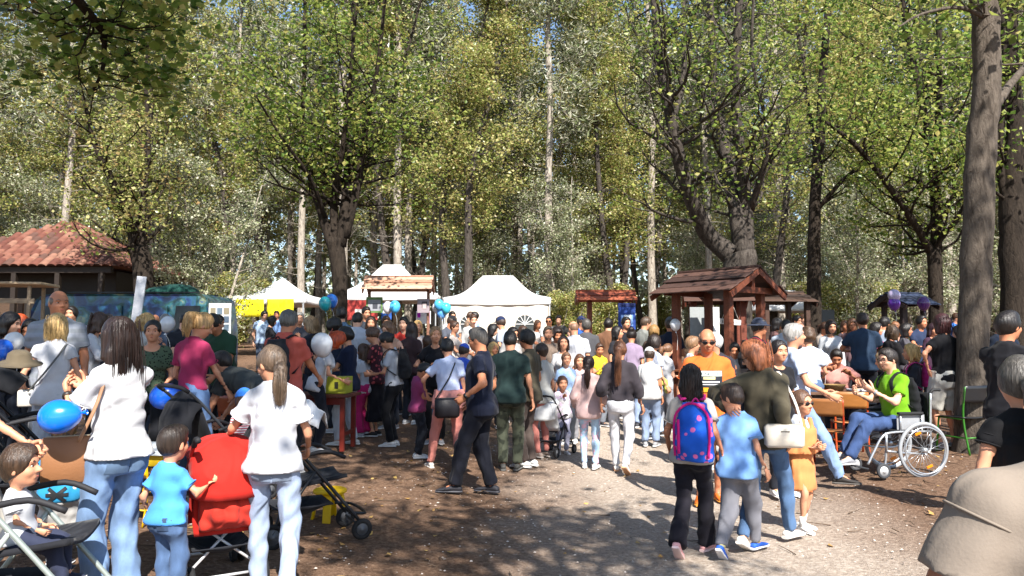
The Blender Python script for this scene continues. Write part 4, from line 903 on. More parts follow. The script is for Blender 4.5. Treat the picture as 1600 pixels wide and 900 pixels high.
# ------------------------------------------------------------------ house, van, tents, kiosks
def V3(*a): return np.array(a, float)
def house():
    c = V3(-16.6, 28.2, 0); g = gzf(-13, 26); root = empty('house', (c[0], c[1], g), 0, 'low dark timber house under a hipped red tile roof at the edge of the wood', 'house')
    E, hw, hd, ap = 3.1, 3.5, 3.2, 5.0                  # eave height, half sizes, ridge height
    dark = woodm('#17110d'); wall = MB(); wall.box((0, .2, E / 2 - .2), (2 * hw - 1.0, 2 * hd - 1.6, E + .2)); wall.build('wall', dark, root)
    for x in (-2.9, -1.45, 0, 1.45, 2.9): MB().box((x, -hd + .25, E / 2 - .1), (.16, .16, E + .1), bev=.01).build('post', woodm('#221912'), root)
    MB().box((0, -hd + .25, E - .12), (2 * hw - .5, .18, .22), bev=.01).build('beam', woodm('#221912'), root)
    dr = MB().box((-.6, -hd + .97, 1.0), (.95, .08, 2.0), bev=.01).build('door', woodm('#4a382a'), root); MB().box((-.25, -hd + .91, 1.0), (.12, .05, .03), bev=.01).build('handle', plain('#8a8a88', .3, 1), dr)
    for x in (1.5, 2.55):
        w = MB().box((x, -hd + .97, 1.5), (.8, .08, .9), bev=.01).build('window', woodm('#5a4636'), root); MB().box((x, -hd + .925, 1.5), (.66, .02, .76)).build('pane', plain('#1a2024', .1), w)
    A = V3(-.25, 0, ap); B = V3(.25, 0, ap); P = [V3(-hw, -hd, E), V3(hw, -hd, E), V3(hw, hd, E), V3(-hw, hd, E)]
    rf = MB(); rf.addl([*P, A, B], [[0, 1, 5, 4], [1, 2, 5], [2, 3, 4, 5], [3, 0, 4], [3, 2, 1, 0]]); roof = rf.build('roof', plain('#5a3a2c', .9), root)
    tile = MB(); n = 5; an = np.linspace(0, math.pi, n + 1)
    Vt = [(x_, y_, z_) for y_, sgn in ((-.22, 1.06), (.22, .94)) for x_, z_ in ((-.14 * math.cos(a) * sgn, .075 * math.sin(a) * sgn) for a in an)]
    tile.add(Vt, [[i, i + 1, n + 2 + i, n + 1 + i] for i in range(n)]); Vt2 = [(v[0] * .84, v[1], v[2] * .75) for v in Vt]; tile.add(Vt2, [[i + 1, i, n + 1 + i, n + 2 + i] for i in range(n)])
    tile.f.append((np.array([[n + 1 - 1 - i, n - 1 - i, 2 * n + 2 + n - 1 - i, 2 * n + 2 + n - i] for i in range(n)]), 0))
    tms = [tile.mesh('tile', [basic('tile_%d' % k, c_, .85, var=.2, scale=5, bump=.3)], True) for k, c_ in enumerate(('#62392d', '#70483a', '#573026', '#7c5848', '#52382f'))]
    cnt = 0
    for a, b, t0, t1 in ((P[0], P[1], A, B), (P[1], P[2], B, B)):
        up0 = (t0 + t1) / 2 - (a + b) / 2; side = nrm(b - a); up = nrm(up0 - side * (up0 @ side)); nv = np.cross(side, up); Ls = np.linalg.norm(up0); rows = int(Ls / .36)
        for r_ in range(rows):
            f = (r_ + .5) / rows; l = a + (t0 - a) * f; e = b + (t1 - b) * f; w = np.linalg.norm(e - l); k = max(1, int(w / .30))
            for i in range(k):
                if cnt >= 290: break
                cnt += 1; p = l + (e - l) * ((i + .5) / k) + nv * .02; o = link('tile', tms[random.randrange(5)], roof); M = np.stack([side, up, nv], 1) @ rotm('X', .05 + random.uniform(-.02, .02)) @ rotm('Z', random.uniform(-.04, .04))
                o.matrix_local = Matrix.Translation(Vector(p)) @ Matrix(M.tolist()).to_4x4()
house()
def shelf():
    p = on_ground(12, 15.0); root = empty('stall_frame', p, hz(-12), 'small open wooden stall frame with pale posts in front of the tiled house', 'stall'); w = woodm('#8a7a66')
    for x in (-.55, .5):
        for y in (-.35, .35): MB().box((x, y, 1.1), (.06, .06, 2.2), bev=.006).build('post', w, root)
    MB().box((0, 0, 2.24), (1.5, 1.0, .05), bev=.01).build('roof_board', woodm('#a08c72'), root); MB().box((0, 0, 1.15), (1.2, .8, .04), bev=.01).build('shelf', w, root); MB().box((0, -.36, 1.9), (1.2, .03, .1), bev=.006).build('rail', w, root)
shelf()
def mural():
    m, nt, b, L = newmat('mural_paint'); co = objco(nt, (1, 1, 1.2)); n = nd(nt, 'ShaderNodeTexNoise', i_Scale=1.5, i_Detail=5.0, i_Distortion=1.2); L.new(co, n.inputs['Vector'])
    r = ramp(nt, [(.30, '#0c1836'), (.42, '#142c58'), (.48, '#1f4664'), (.54, '#143c32'), (.60, '#2a5c68'), (.66, '#6a765c'), (.70, '#1c3c6a'), (.8, '#0c263e')]); L.new(n.outputs[0], r.inputs[0]); L.new(r.outputs[0], b.inputs['Base Color'])
    b.inputs['Roughness'].default_value = .3; b.inputs['Coat Weight'].default_value = .3; return m
def van():
    d = 18.0; p = on_ground(212, d); root = empty('van', p, 0, 'dark blue minibus painted with a colourful landscape and a green load on its roof', 'van'); Lx, W, H = 4.9, 1.8, 2.05; mm = mural()
    prof = [(-2.45, .35), (-2.42, .9), (-2.3, 1.55), (-2.12, 1.95), (-1.9, 2.05), (2.2, 2.05), (2.36, 1.95), (2.45, 1.2), (2.45, .35)]; ys = [(-.9, 0), (-.86, .04), (.86, .04), (.9, 0)]
    bd = MB(); n = len(prof); V = []
    for y, ins in ((-.88, .05), (-.92, 0.0), (.92, 0.0), (.88, .05)):
        for x, z in prof: V.append((x * (1 - ins * .4), y * (1 - max(0, z - 1.2) * .10), z - (ins if z > 1 else 0)))
    fs = [[i * n + j, (i + 1) * n + j, (i + 1) * n + (j + 1) % n, i * n + (j + 1) % n] for i in range(3) for j in range(n)]; bd.addl(V, fs + [list(range(n)), list(range(3 * n, 4 * n))[::-1]]); bd.build('body', mm, root, False)
    gl = plain('#0c1013', .3); root.scale = (.86, 1, 1)
    for x0, x1 in ((-1.95, -1.2), (-1.05, .15), (.3, 1.35), (1.5, 2.2)):
        y = -.925; w = MB().addl([(x0, y * .985 + .0, 1.18), (x1, y * .985, 1.18), (x1 - .02, y * .935, 1.78), (x0 + .06, y * .935, 1.78)], [[0, 1, 2, 3]]); V = np.array(w.v[0]); V2 = V + V3(0, .03, 0); w2 = MB().addl(np.concatenate([V - V3(0, .012, 0), V2]), [[0, 1, 2, 3], [7, 6, 5, 4], [0, 4, 5, 1], [1, 5, 6, 2], [2, 6, 7, 3], [3, 7, 4, 0]]); o = w2.build('window', mm if x0 > -1.2 and x0 < 1 else gl, root)
    for x in (-1.65, 1.5):
        for y in (-.82, .82):
            Rm = rotm('X', math.pi / 2); w = MB().torus((x, y, .33), .24, .09, Rm, 20, 8).build('wheel', plain('#15151a', .8), root, True); MB().lathe([(0, .06), (.12, .06), (.2, .03), (.2, -.03), (.0, -.06)], (x, y, .33), 14, Rm).build('hub', plain('#8d9094', .4, .8), w, True)
    MB().box((-2.46, -.62, .75), (.05, .22, .18), bev=.02).build('headlight', plain('#d8d8d0', .1), root); MB().box((-2.48, .62, .75), (.05, .22, .18), bev=.02).build('headlight', plain('#d8d8d0', .1), root); MB().box((0, 0, .42), (5.0, 1.7, .14), bev=.03).build('bumper', plain('#202328', .6), root)
    V, Q = sdf([('u', 0, el((1.2, -.1, 2.1), (.55, .45, .22))), ('u', .05, el((.8, -.1, 2.08), (.5, .42, .18))), ('p', (0, 0, 2.06), (0, 0, -1))], .045, .01, 3); MB().add(V, Q).build('roof_load', cloth('#163f38'), root, True)
    for y in (-.6, .6): MB().bar((-1.5, y, 2.1), (2.0, y, 2.1), .03, .03).build('roof_rail', plain('#202428', .4, .6), root)
van()
WHITE_T = lambda: basic('tent_white', '#dcdcdc', .8, var=.04, scale=2, bump=.25, bscale=3.0)
WALL_T = lambda: basic('tent_wall', '#c9bfb2', .85, var=.05, scale=2, bump=.5, bscale=2.2, stretch=(3, 3, .6))
def tent(label, px, d, w, dp, eave, peak, rot=0, ridge=0.0, walls=False, banner=None):
    p = on_ground(px, d); root = empty('tent', p, hz(rot), label, 'tent'); a, b = w / 2, dp / 2; wt = WHITE_T()
    cn = [V3(-a, -b, eave), V3(a, -b, eave), V3(a, b, eave), V3(-a, b, eave)]; tp = [V3(-ridge / 2, 0, peak), V3(ridge / 2, 0, peak)]; ta = [(tp[0], tp[1]), (tp[1], tp[1]), (tp[1], tp[0]), (tp[0], tp[0])]
    for i in range(4):
        A, B = cn[i], cn[(i + 1) % 4]; T0, T1 = ta[i]
        def fn(u, v, A=A, B=B, T0=T0, T1=T1): q = (A + (B - A) * u) * (1 - v) + (T0 + (T1 - T0) * u) * v; return q - V3(0, 0, .22 * math.sin(math.pi * v) ** 1.2 + .04 * (1 - v) * math.sin(math.pi * u))
        MB().sheet(fn, 10, 10, thick=.008).build('canopy_panel', wt, root, True)
        n = nrm(np.cross(B - A, V3(0, 0, 1))); MB().sheet(lambda u, v, A=A, B=B, n=n: A + (B - A) * u + n * (.012 + .012 * math.sin(u * 19) * v) - V3(0, 0, .26 * v + .04 * math.sin(math.pi * u)), 18, 3, thick=.006).build('valance', wt, root, True)
    for q in cn: lg = MB().box((q[0] * .985, q[1] * .985, eave / 2 - .03), (.05, .05, eave + .02), bev=.006).build('leg', plain('#b8babd', .4, .5), root)
    if walls:
        wl = WALL_T()
        for (A, B, inn) in ((cn[0], cn[1], V3(0, .03, 0)), (cn[3], cn[2], V3(0, -.03, 0)), (cn[1], cn[2], V3(-.03, 0, 0)), (cn[0], cn[3], V3(.03, 0, 0))):
            MB().sheet(lambda u, v, A=A, B=B, inn=inn: (A + (B - A) * (.015 + .97 * u)) * V3(1, 1, 0) + inn * (1 + .6 * math.sin(u * 31 + 2 * v) + .5 * math.sin(u * 13)) + V3(0, 0, .03 + (eave - .1) * v), 36, 6, thick=.004).build('wall_panel', wl, root, True)
        for x in (-a * .52, a * .52):
            pn = [V3(.34 * math.cos(t), 0, .34 * math.sin(t)) for t in np.linspace(0, math.pi, 13)]; V = [(x - .34, -b - .045, .9)] + [(x + q[0] * -1, -b - .045, 1.35 + q[2]) for q in pn] + [(x + .34, -b - .045, .9)]
            V2 = [(v[0], v[1] + .02, v[2]) for v in V]; n = len(V); w = MB().addl(V + V2, [list(range(n)), list(range(n, 2 * n))[::-1]] + [[i, i + n, (i + 1) % n + n, (i + 1) % n] for i in range(n)]).build('window', plain('#3a3e40', .15), root)
            for th in (30, 60, 90, 120, 150): MB().bar((x, -b - .06, 1.35), (x + .34 * math.cos(R(th)), -b - .06, 1.35 + .34 * math.sin(R(th))), .02, .025, (0, 1, 0)).build('glazing_bar', wt, w)
            MB().bar((x - .34, -b - .06, 1.35), (x + .34, -b - .06, 1.35), .02, .03, (0, 1, 0)).build('glazing_bar', wt, w); MB().bar((x, -b - .06, .9), (x, -b - .06, 1.35), .02, .03, (0, 1, 0)).build('glazing_bar', wt, w)
    if banner:
        for x0, x1 in banner[1]: MB().sheet(lambda u, v: V3(x0 + (x1 - x0) * u, -b - .04 - .015 * math.sin(u * 11), eave - .12 - .62 * v), 12, 4, thick=.005).build('banner', cloth(banner[0]), root, True)
    return root
tent('white pop-up gazebo hung with two yellow banners under its eaves', 441, 28, 2.9, 2.9, 2.1, 2.85, 8, banner=('#d8cc20', ((-1.05, .0), (.12, 1.1))))
tent('white marquee with closed walls and arched fan windows', 778, 30, 4.0, 3.0, 2.35, 3.3, 0, ridge=1.2, walls=True)
tent('white peaked gazebo standing behind the board roof with hanging pictures', 612, 33, 4.2, 3.2, 2.35, 3.7, 0, ridge=.8)
tent('low white canopy stretched behind the slim dark tree', 1228, 29, 3.0, 2.6, 1.9, 2.45, 15, ridge=.6)
def gable_roof(root, c, u, L, hw, zr, ze, col, ncourse=4, gap=.02, over=.06, gcol=None):
    """ridge through c along unit u (xy), length L; slopes down to half-width hw; every board its own part"""
    u = nrm(V3(u[0], u[1], 0)); s_ = V3(u[1], -u[0], 0); c = V3(c[0], c[1], 0); wm = [woodm(x) for x in col]; k = 0
    for sg in (-1, 1):
        dn = s_ * sg * hw + V3(0, 0, ze - zr); Ls = np.linalg.norm(dn); dn = dn / Ls; nv = np.cross(u, dn); nv = nv if nv[2] > 0 else -nv; bw = Ls / ncourse
        for i in range(ncourse):
            q = c + V3(0, 0, zr) + dn * (bw * (i + .5)) + nv * (.02 + .012 * (i % 2)); M = np.stack([u, dn, nv], 1) @ rotm('X', -.10 * (1 if np.dot(np.cross(u, dn), nv) > 0 else -1))
            if np.linalg.det(M) < 0: M[:, 0] *= -1
            MB().box(q, (L + random.uniform(-.03, .03), bw + .05, .022), M, bev=.005).build('roof_board', wm[k % len(wm)], root); k += 1
        MB().bar(c + V3(0, 0, zr - .05) - u * (L / 2 - .02), c + V3(0, 0, zr - .05) - u * (L / 2 - .02) + dn * Ls, .035, .09, nv).build('rafter', woodm(gcol or col[0]), root); MB().bar(c + V3(0, 0, zr - .05) + u * (L / 2 - .02), c + V3(0, 0, zr - .05) + u * (L / 2 - .02) + dn * Ls, .035, .09, nv).build('rafter', woodm(gcol or col[0]), root)
    MB().bar(c + V3(0, 0, zr + .03) - u * L / 2, c + V3(0, 0, zr + .03) + u * L / 2, .10, .03).build('ridge_cap', wm[0], root)
def kiosk(label, px, d, ridge_h, L, hw, zr, ze, posts, cols, pcol, counter=None, cross=True, px_name='kiosk'):
    p = on_ground(px, d); root = empty(px_name, p, 0, label, 'kiosk'); u = nrm(V3(math.sin(R(ridge_h)), math.cos(R(ridge_h)), 0)); s_ = V3(u[1], -u[0], 0); pm = woodm(pcol)
    gable_roof(root, (0, 0), u, L, hw, zr, ze, cols, gcol=pcol)
    for a, b, w in posts:
        q = u * a + s_ * b; MB().box((q[0], q[1], (ze + .1) / 2 - .1), (w, w, ze + .25), rotm('Z', hz(ridge_h)), bev=.01).build('post', pm, root)
    if cross:
        for e in (-1, 1):
            q = u * e * (L / 2 - .16); MB().bar(q - s_ * hw * .72 + V3(0, 0, ze + .06), q + s_ * hw * .72 + V3(0, 0, ze + .06), .07, .10).build('tie_beam', pm, root); MB().bar(q + V3(0, 0, ze + .11), q + V3(0, 0, zr - .06), .08, .08, tuple(u)).build('king_post', pm, root)
    if counter:
        z, w_ = counter; MB().box((0, 0, z), (1, 1, .05), None) 
        for b in (-1, 1): MB().bar(-u * L * .36 + s_ * b * hw * .62 + V3(0, 0, z), u * L * .36 + s_ * b * hw * .62 + V3(0, 0, z), .22, .04, bev=.006).build('counter', woodm('#7a4a30'), root)
        for b in (-1, 1):
            for i in range(4): MB().bar(-u * L * .34 + s_ * b * hw * .6 + V3(0, 0, .18 + i * .19), u * L * .34 + s_ * b * hw * .6 + V3(0, 0, .18 + i * .19), .025, .17, bev=.004).build('side_board', woodm(('#6a3a26', '#7a4630')[i % 2]), root)
    return root, u, s_
RB = ('#453029', '#523a31', '#3b2822'); DB = ('#3a2a22', '#48342a', '#2f221c')
K1, ku, ks = kiosk('red brown kiosk with shingled gable roof and a small hanging sign', 1122, 12.9, 140, 1.62, .80, 2.64, 2.22, ((-.52, -.46, .12), (-.52, .46, .12), (.52, .46, .12), (.52, -.46, .12)), RB, '#63331f', (.95, .2))
kiosk('small red brown roofed stand tucked behind the kiosk with the hanging sign', 1120, 16.2, 100, 1.4, .65, 2.35, 2.02, ((-.5, -.35, .12), (-.5, .35, .12), (.5, .35, .12), (.5, -.35, .12)), RB, '#6a3322', (.9, .2))
kiosk('dark boarded roof on posts beside the low white canopy', 1215, 17.5, 80, 1.3, .6, 2.15, 1.9, ((-.5, -.4, .11), (-.5, .4, .11), (.5, .4, .11), (.5, -.4, .11)), DB, '#3f2a20', None, False)
kiosk('reddish board roof on two posts beside the blue night sky poster', 946, 20.0, 90, 1.55, .38, 2.5, 2.24, ((-.42, 0, .13), (.42, 0, .13)), ('#8a4630', '#9a5238', '#7a3c2a'), '#6a3526', None, False, 'notice_board')
kiosk('pale weathered board roof with two pictures hung below it', 623, 18.0, 90, 1.62, .40, 2.62, 2.3, ((-.7, 0, .07), (.7, 0, .07)), ('#a8806a', '#b8927c', '#98705a'), '#7a5442', None, False, 'notice_board')
kiosk('kiosk with a dark gable and blue painted roof boards', 1412, 17.0, 70, 1.0, .52, 2.12, 1.84, ((-.3, -.25, .10), (-.3, .25, .10), (.3, .25, .10), (.3, -.25, .10)), ('#232b40', '#2b354c', '#1d2436'), '#2a1c1a', None)
def sign():
    q = at(1141, 503, 12.3); root = empty('hanging_sign', q, hz(10), 'small white lettered board hanging on cords from the kiosk beam', 'sign')
    MB().box((0, 0, 0), (.34, .018, .09), rotm('Y', R(5)), bev=.004).build('board', plain('#dedad2', .7), root)
    for x in (-.13, .13): MB().tube([(x, 0, .04), (0.0 + x * .15, .0, .33)], .004, 5).build('cord', plain('#c9c2b4', .8), root)
    for i, (x, w, h_) in enumerate(((-.125, .03, .045), (-.085, .02, .04), (-.05, .03, .045), (-.012, .02, .04), (.022, .012, .045), (.06, .02, .035), (.10, .016, .03))):
        MB().box((x, -.0115, -.002 - x * .087), (w * .35, .006, h_), rotm('Y', R(5 + 14 * (i % 3 - 1)))).build('letter_stroke', plain('#55504c', .8), root)
sign()
def board(label, name, px0, px1, py0, py1, d, col, rot=0, extra=None, cat='poster', stand=True):
    c = at((px0 + px1) / 2, (py0 + py1) / 2, d); w = (px1 - px0) / ppm(d); h_ = (py1 - py0) / ppm(d); root = empty(name, (c.x, c.y, gzf(c.x, c.y)), hz(rot), label, cat); z = c.z - gzf(c.x, c.y)
    MB().box((0, 0, z), (w, .02, h_), bev=.004).build('panel', plain(col, .6), root)
    if stand:
        for x in (-w * .38, w * .38): MB().box((x, .03, z / 2), (.03, .03, z + h_ * .4), bev=.004).build('support', plain('#6a6a6a', .5, .3), root)
    for (x, y, a, b, cc) in (extra or ()):
        MB().box((x * w, -.014 - .003 * random.random(), z + y * h_), (a * w, .006, b * h_)).build('print', plain(cc, .7), root)
    return root
board('picture in a green border with a dark mountain hung under the pale board roof', 'picture', 572, 598, 464, 489, 17.9, '#5a7a44', extra=((0, -.02, .76, .7, '#8a8c92'), (.05, -.08, .3, .34, '#3a3c44'), (0, -.3, .76, .12, '#5a6a58')), cat='picture', stand=False)
board('grey portrait of a dark haired face hung under the pale board roof', 'picture', 652, 671, 467, 489, 17.9, '#8d8086', extra=((.1, .1, .42, .42, '#3a3036'), (.1, .0, .32, .4, '#b0a0a0')), cat='picture', stand=False)
board('white poster with magenta strips standing below the portrait picture', 'poster', 650, 673, 486, 506, 18.4, '#e2dede', extra=((-.3, .2, .22, .42, '#c021c0'), (.34, .0, .22, .9, '#c021c0')))
board('blue poster showing a pale moonlit night sky', 'poster', 966, 993, 474, 525, 19.5, '#1f3f8c', extra=((.0, -.02, .7, .34, '#7aa0dc'), (.05, .05, .4, .2, '#d8e4f4'), (0, .44, .96, .1, '#14245a')))
board('display board covered with rows of small photographs by the green shirted man', 'display_board', 326, 361, 474, 524, 15.0, '#cfcfcd', extra=[(x * .3, y * .26, .24, .2, random.choice(('#5a6a78', '#6a5a4c', '#48586a', '#78705c'))) for x in (-1, 0, 1) for y in (-1, 0, 1)], cat='display board')
board('plain light grey partition panel standing inside the red brown kiosk', 'partition_panel', 1078, 1104, 480, 536, 14.4, '#8d9292', cat='panel')
board('bright white partition panel next to the light grey one in the kiosk', 'partition_panel', 1105, 1124, 480, 536, 14.2, '#e2e4e4', cat='panel')
board('dark grey screen panel standing behind the slim dark tree', 'screen_panel', 1280, 1304, 484, 512, 24, '#4a5054', cat='panel')
board('red banner with a white emblem behind the dark linden', 'banner', 543, 590, 469, 500, 22, '#c2453e', extra=((-.1, -.1, .3, .3, '#e2dcd4'), (.3, .2, .2, .2, '#d8b040')), cat='banner')
board('blue roll-up banner with a red and white round emblem beside the balloons', 'banner', 596, 612, 474, 500, 20, '#2457a8', extra=((0, .1, .7, .4, '#e4e4e8'), (0, .1, .4, .2, '#c03838')), cat='banner')
def leaning():
    a = on_ground(196, 12.0); b = at(222, 432, 12.0); root = empty('leaning_board', a, 0, 'narrow white board leaning upright in front of the painted van', 'board'); t = np.array(b - a)
    m = MB().bar((0, 0, 0), t, .15, .03, (0, 1, 0), bev=.005).build('plank', basic('whitewash', '#c4c6cc', .8, var=.12, scale=6), root); MB().bar((-.1, .25, 0), t * .8 + V3(0, .02, 0), .03, .03).build('strut', woodm('#8a8072'), root)
leaning()

# ------------------------------------------------------------------ small things
def frame_tubes(root, name, segs, r, mat, n=8, k=4):
    for s_ in segs: o = MB().tube(spline(s_, k) if len(s_) > 2 else s_, r, n).build(name, mat, root, True)
    return o
def wheel(root, c, R0, r, tyre, rim, name='wheel', ax='x'):
    M = rotm('Y', math.pi / 2) if ax == 'x' else rotm('X', math.pi / 2); w = MB().torus(c, R0 - r, r, M, 22, 7).build(name, plain(tyre, .85), root, True)
    mb = MB(); mb.lathe([(0, .022), (R0 * .2, .022), (R0 * .22, .012), (R0 * .75, .012), (R0 * .8, .0), (R0 * .75, -.012), (R0 * .22, -.012), (R0 * .2, -.022), (0, -.022)], c, 14, M); mb.build('rim', plain(rim, .45, .2), w, True)
def stroller(label, loc, head, fabric, frame='#2a2c30', frame2=None, hood=1.0, style='std', s=1.0, cover=None, lining='#22242a', bag=None, z0=0):
    root = empty('stroller', loc, hz(head), label, 'stroller'); root.scale = (s, s, s); fm = plain(frame, .4, .3); f2 = plain(frame2 or frame, .4, .3); fb = cloth(fabric); lb = cloth(lining)
    for x in (-.23, .23):
        frame_tubes(root, 'side_tube', [[(x, .40, .13), (x, .05, .55), (x, -.26, .90), (x * .98, -.40, 1.03)]], .014, fm); frame_tubes(root, 'rear_leg', [[(x, .03, .58), (x * 1.04, -.30, .12)]], .013, f2)
        frame_tubes(root, 'armrest', [[(x, -.12, .68), (x, .10, .72), (x * .96, .26, .66)]], .016, plain('#1c1c20', .7))
        for y, rr in ((.40, .085), (-.30, .10)):
            for o in ((-.03, .03) if style == 'umbrella' else (0,)): wheel(root, (x * 1.04 + o, y, rr), rr, .022, '#1a1a1c', '#5a5c60')
        frame_tubes(root, 'handle', [[(x * .98, -.38, 1.01), (x * .98, -.45, 1.06), (x * .98, -.53, 1.06)]], .02, plain('#1c1c20', .75)) if style == 'umbrella' else None
    if style != 'umbrella': frame_tubes(root, 'handle', [[(-.225, -.40, 1.03), (-.2, -.46, 1.07), (0, -.48, 1.08), (.2, -.46, 1.07), (.225, -.40, 1.03)]], .018, plain('#1c1c20', .75))
    frame_tubes(root, 'cross_brace', [[(-.23, -.28, .15), (.23, -.05, .50)], [(.23, -.28, .15), (-.23, -.05, .50)]], .010, f2); frame_tubes(root, 'axle', [[(-.24, -.30, .11), (.24, -.30, .11)], [(-.24, .40, .10), (.24, .40, .10)]], .010, f2)
    frame_tubes(root, 'footrest', [[(-.20, .30, .22), (-.19, .44, .20), (.19, .44, .20), (.20, .30, .22)]], .012, f2)
    # seat hammock, backrest, basket
    MB().sheet(lambda u, v: V3((u - .5) * .42, -.08 + .36 * v, .48 + .05 * v - .03 * math.sin(math.pi * u)), 8, 6, thick=.03).build('seat', lb, root, True)
    MB().sheet(lambda u, v: V3((u - .5) * .42, -.10 - .20 * v - .03 * math.sin(math.pi * u), .46 + .50 * v), 8, 8, thick=-.03).build('backrest', fb, root, True)
    MB().sheet(lambda u, v: V3((u - .5) * .40, -.28 + .46 * v, .30 - .10 * math.sin(math.pi * u) * math.sin(math.pi * v)), 8, 8, thick=.008).build('basket', lb, root, True)
    if hood:
        ph0, ph1 = R(-12), R(105) * hood
        def fn(u, v):
            a = ph0 + (ph1 - ph0) * v; w = (u - .5) * 2; rr = .33 * (1 - .10 * abs(math.sin(v * 3 * math.pi)) * .25) * math.sqrt(max(.0, 1 - (abs(w) ** 2.2) * .62)); return V3(.25 * math.copysign(abs(w) ** .8, w), -.19 - rr * math.cos(a) * .95, .74 + rr * math.sin(a) * 1.05 - .02)
        MB().sheet(fn, 12, 14, thick=.012).build('canopy', fb, root, True)
    if bag:
        MB().sheet(lambda u, v: V3((u - .5) * (.40 + .03 * math.sin(v * 5)), -.31 - .045 * math.sin(math.pi * v) * math.sin(math.pi * u) - .02 * v - .012 * math.sin(u * 17 + v * 6) * v, .40 + .46 * v), 22, 16, thick=-.012).build('rear_panel', cloth(fabric), root, True)
        MB().sheet(lambda u, v: V3((u - .5) * (.34 + .03 * v), -.345 - (.10 * math.sin(math.pi * u) ** .7 * math.sin(math.pi * min(1, v * 1.15)) ** .6) - .010 * math.sin(u * 21 + 5 * v) - .008 * math.sin(v * 16 + u * 7), .44 + .30 * v - .03 * math.sin(math.pi * u) * v), 26, 18, thick=-.012).build('back_pocket', cloth(bag), root, True)
        MB().sheet(lambda u, v: V3((u - .5) * .36, -.385 - .012 * math.sin(u * 9) * v, .74 + .10 * v), 10, 4, thick=-.012).build('flap', cloth(bag), root, True)
        for x in (-.05, .05): MB().lathe([(0, .006), (.010, .006), (.012, 0), (0, -.002)], (x, -.40, .80), 10, rotm('X', math.pi / 2)).build('snap', plain('#3a1412', .4), root)
    return root
def chair(label, loc, head, frame='#a8331f', wood='#c07a3c', seat_h=.44, w=.38, kid=1.0, group=None):
    root = empty('chair', loc, hz(head), label, 'chair', group); root.scale = (kid,) * 3; fm = plain(frame, .4, .2); wm = basic('chairwood_' + wood, wood, .4, var=.12, scale=4, stretch=(2, 10, 10), coat=.2); a = w / 2
    for x in (-a, a):
        frame_tubes(root, 'back_leg', [[(x, -.24, 0), (x, -.17, seat_h), (x, -.21, .82)]], .0125, fm); frame_tubes(root, 'front_leg', [[(x, .22, 0), (x, .17, seat_h - .02)]], .0125, fm); frame_tubes(root, 'side_rail', [[(x, -.17, seat_h - .015), (x, .18, seat_h - .015)], [(x, -.205, .2), (x, .20, .2)]], .010, fm)
    frame_tubes(root, 'stretcher', [[(-a, -.205, .2), (a, -.205, .2)]], .010, fm)
    MB().sheet(lambda u, v: V3((u - .5) * (w + .03), -.19 + .40 * v, seat_h + .012 - .012 * math.sin(math.pi * u) - .02 * max(0, v - .8) * 5), 8, 8, thick=.012).build('seat', wm, root, True)
    MB().sheet(lambda u, v: V3((u - .5) * (w + .02), -.178 - .03 * v - .02 * math.sin(math.pi * u), .62 + .21 * v), 8, 5, thick=-.012).build('backrest', wm, root, True)
    return root
def table(label, loc, head, w, dp, h_, top='#6a4a34', leg='#3a2a20', style='wood', n=4):
    root = empty('table', loc, hz(head), label, 'table'); tm = woodm(top)
    for i in range(n): MB().box((0, (i + .5) / n * dp - dp / 2, h_ - .02), (w, dp / n - .008, .036), bev=.004).build('top_board', tm, root)
    for x in (-w / 2 + .09, w / 2 - .09):
        for y in (-dp / 2 + .07, dp / 2 - .07): MB().box((x, y, h_ / 2 - .02), (.06, .06, h_ - .04), bev=.006).build('leg', woodm(leg) if style == 'wood' else plain(leg, .4, .2), root)
        MB().bar((x, -dp / 2 + .07, .22), (x, dp / 2 - .07, .22), .03, .05).build('rail', woodm(leg) if style == 'wood' else plain(leg, .4, .2), root)
    MB().bar((-w / 2 + .1, -dp / 2 + .06, h_ - .09), (w / 2 - .1, -dp / 2 + .06, h_ - .09), .025, .09).build('apron', woodm(leg) if style == 'wood' else plain(leg, .4, .2), root)
    return root
def balloon(label, c, r, col, knot=(0, 0, -1), string=None, group=None, sq=1.12):
    c = V3(*c); k = nrm(knot); x = nrm(np.cross(k, V3(.3, .9, .2))); y = np.cross(k, x); M = np.stack([x, y, k], 1)
    root = empty('balloon', c, 0, label, 'balloon', group); prof = []
    for t in np.linspace(0, math.pi, 17): z = -math.cos(t); rr = math.sin(t) ** (1.0 if z < 0 else .9); prof.append((max(.001, r * rr * (1 - .10 * max(0, z))), r * sq * z * (1 + .12 * max(0, z))))
    key = 'balloon_' + col
    if key not in _M:
        m, nt, b, L = newmat(key); b.inputs['Base Color'].default_value = (*lin(col), 1); b.inputs['Roughness'].default_value = .22; b.inputs['Subsurface Weight'].default_value = 0; b.inputs['Coat Weight'].default_value = .4
        n = nd(nt, 'ShaderNodeTexNoise', i_Scale=3.0); L.new(objco(nt), n.inputs['Vector']); r_ = ramp(nt, [(.3, dim(col, .9)), (.7, dim(col, 1.08))]); L.new(n.outputs[0], r_.inputs[0]); L.new(r_.outputs[0], b.inputs['Base Color']); _M[key] = m
    MB().lathe(prof, (0, 0, 0), 22, M).build('skin', _M[key], root, True)
    e = k * r * sq * 1.12; MB().lathe([(.004, 0), (.008, .008), (.014, .022), (.016, .028)], e, 8, M).build('knot', _M[key], root, True)
    if string is not None:
        s1 = V3(*string) - c; MB().tube(spline([e + k * .02, e * .6 + s1 * .4 + V3(.02, .0, .02), s1], 5), .0025 if r < .2 else .003, 5).build('string', plain('#d8d8d4', .6), root)
    return root
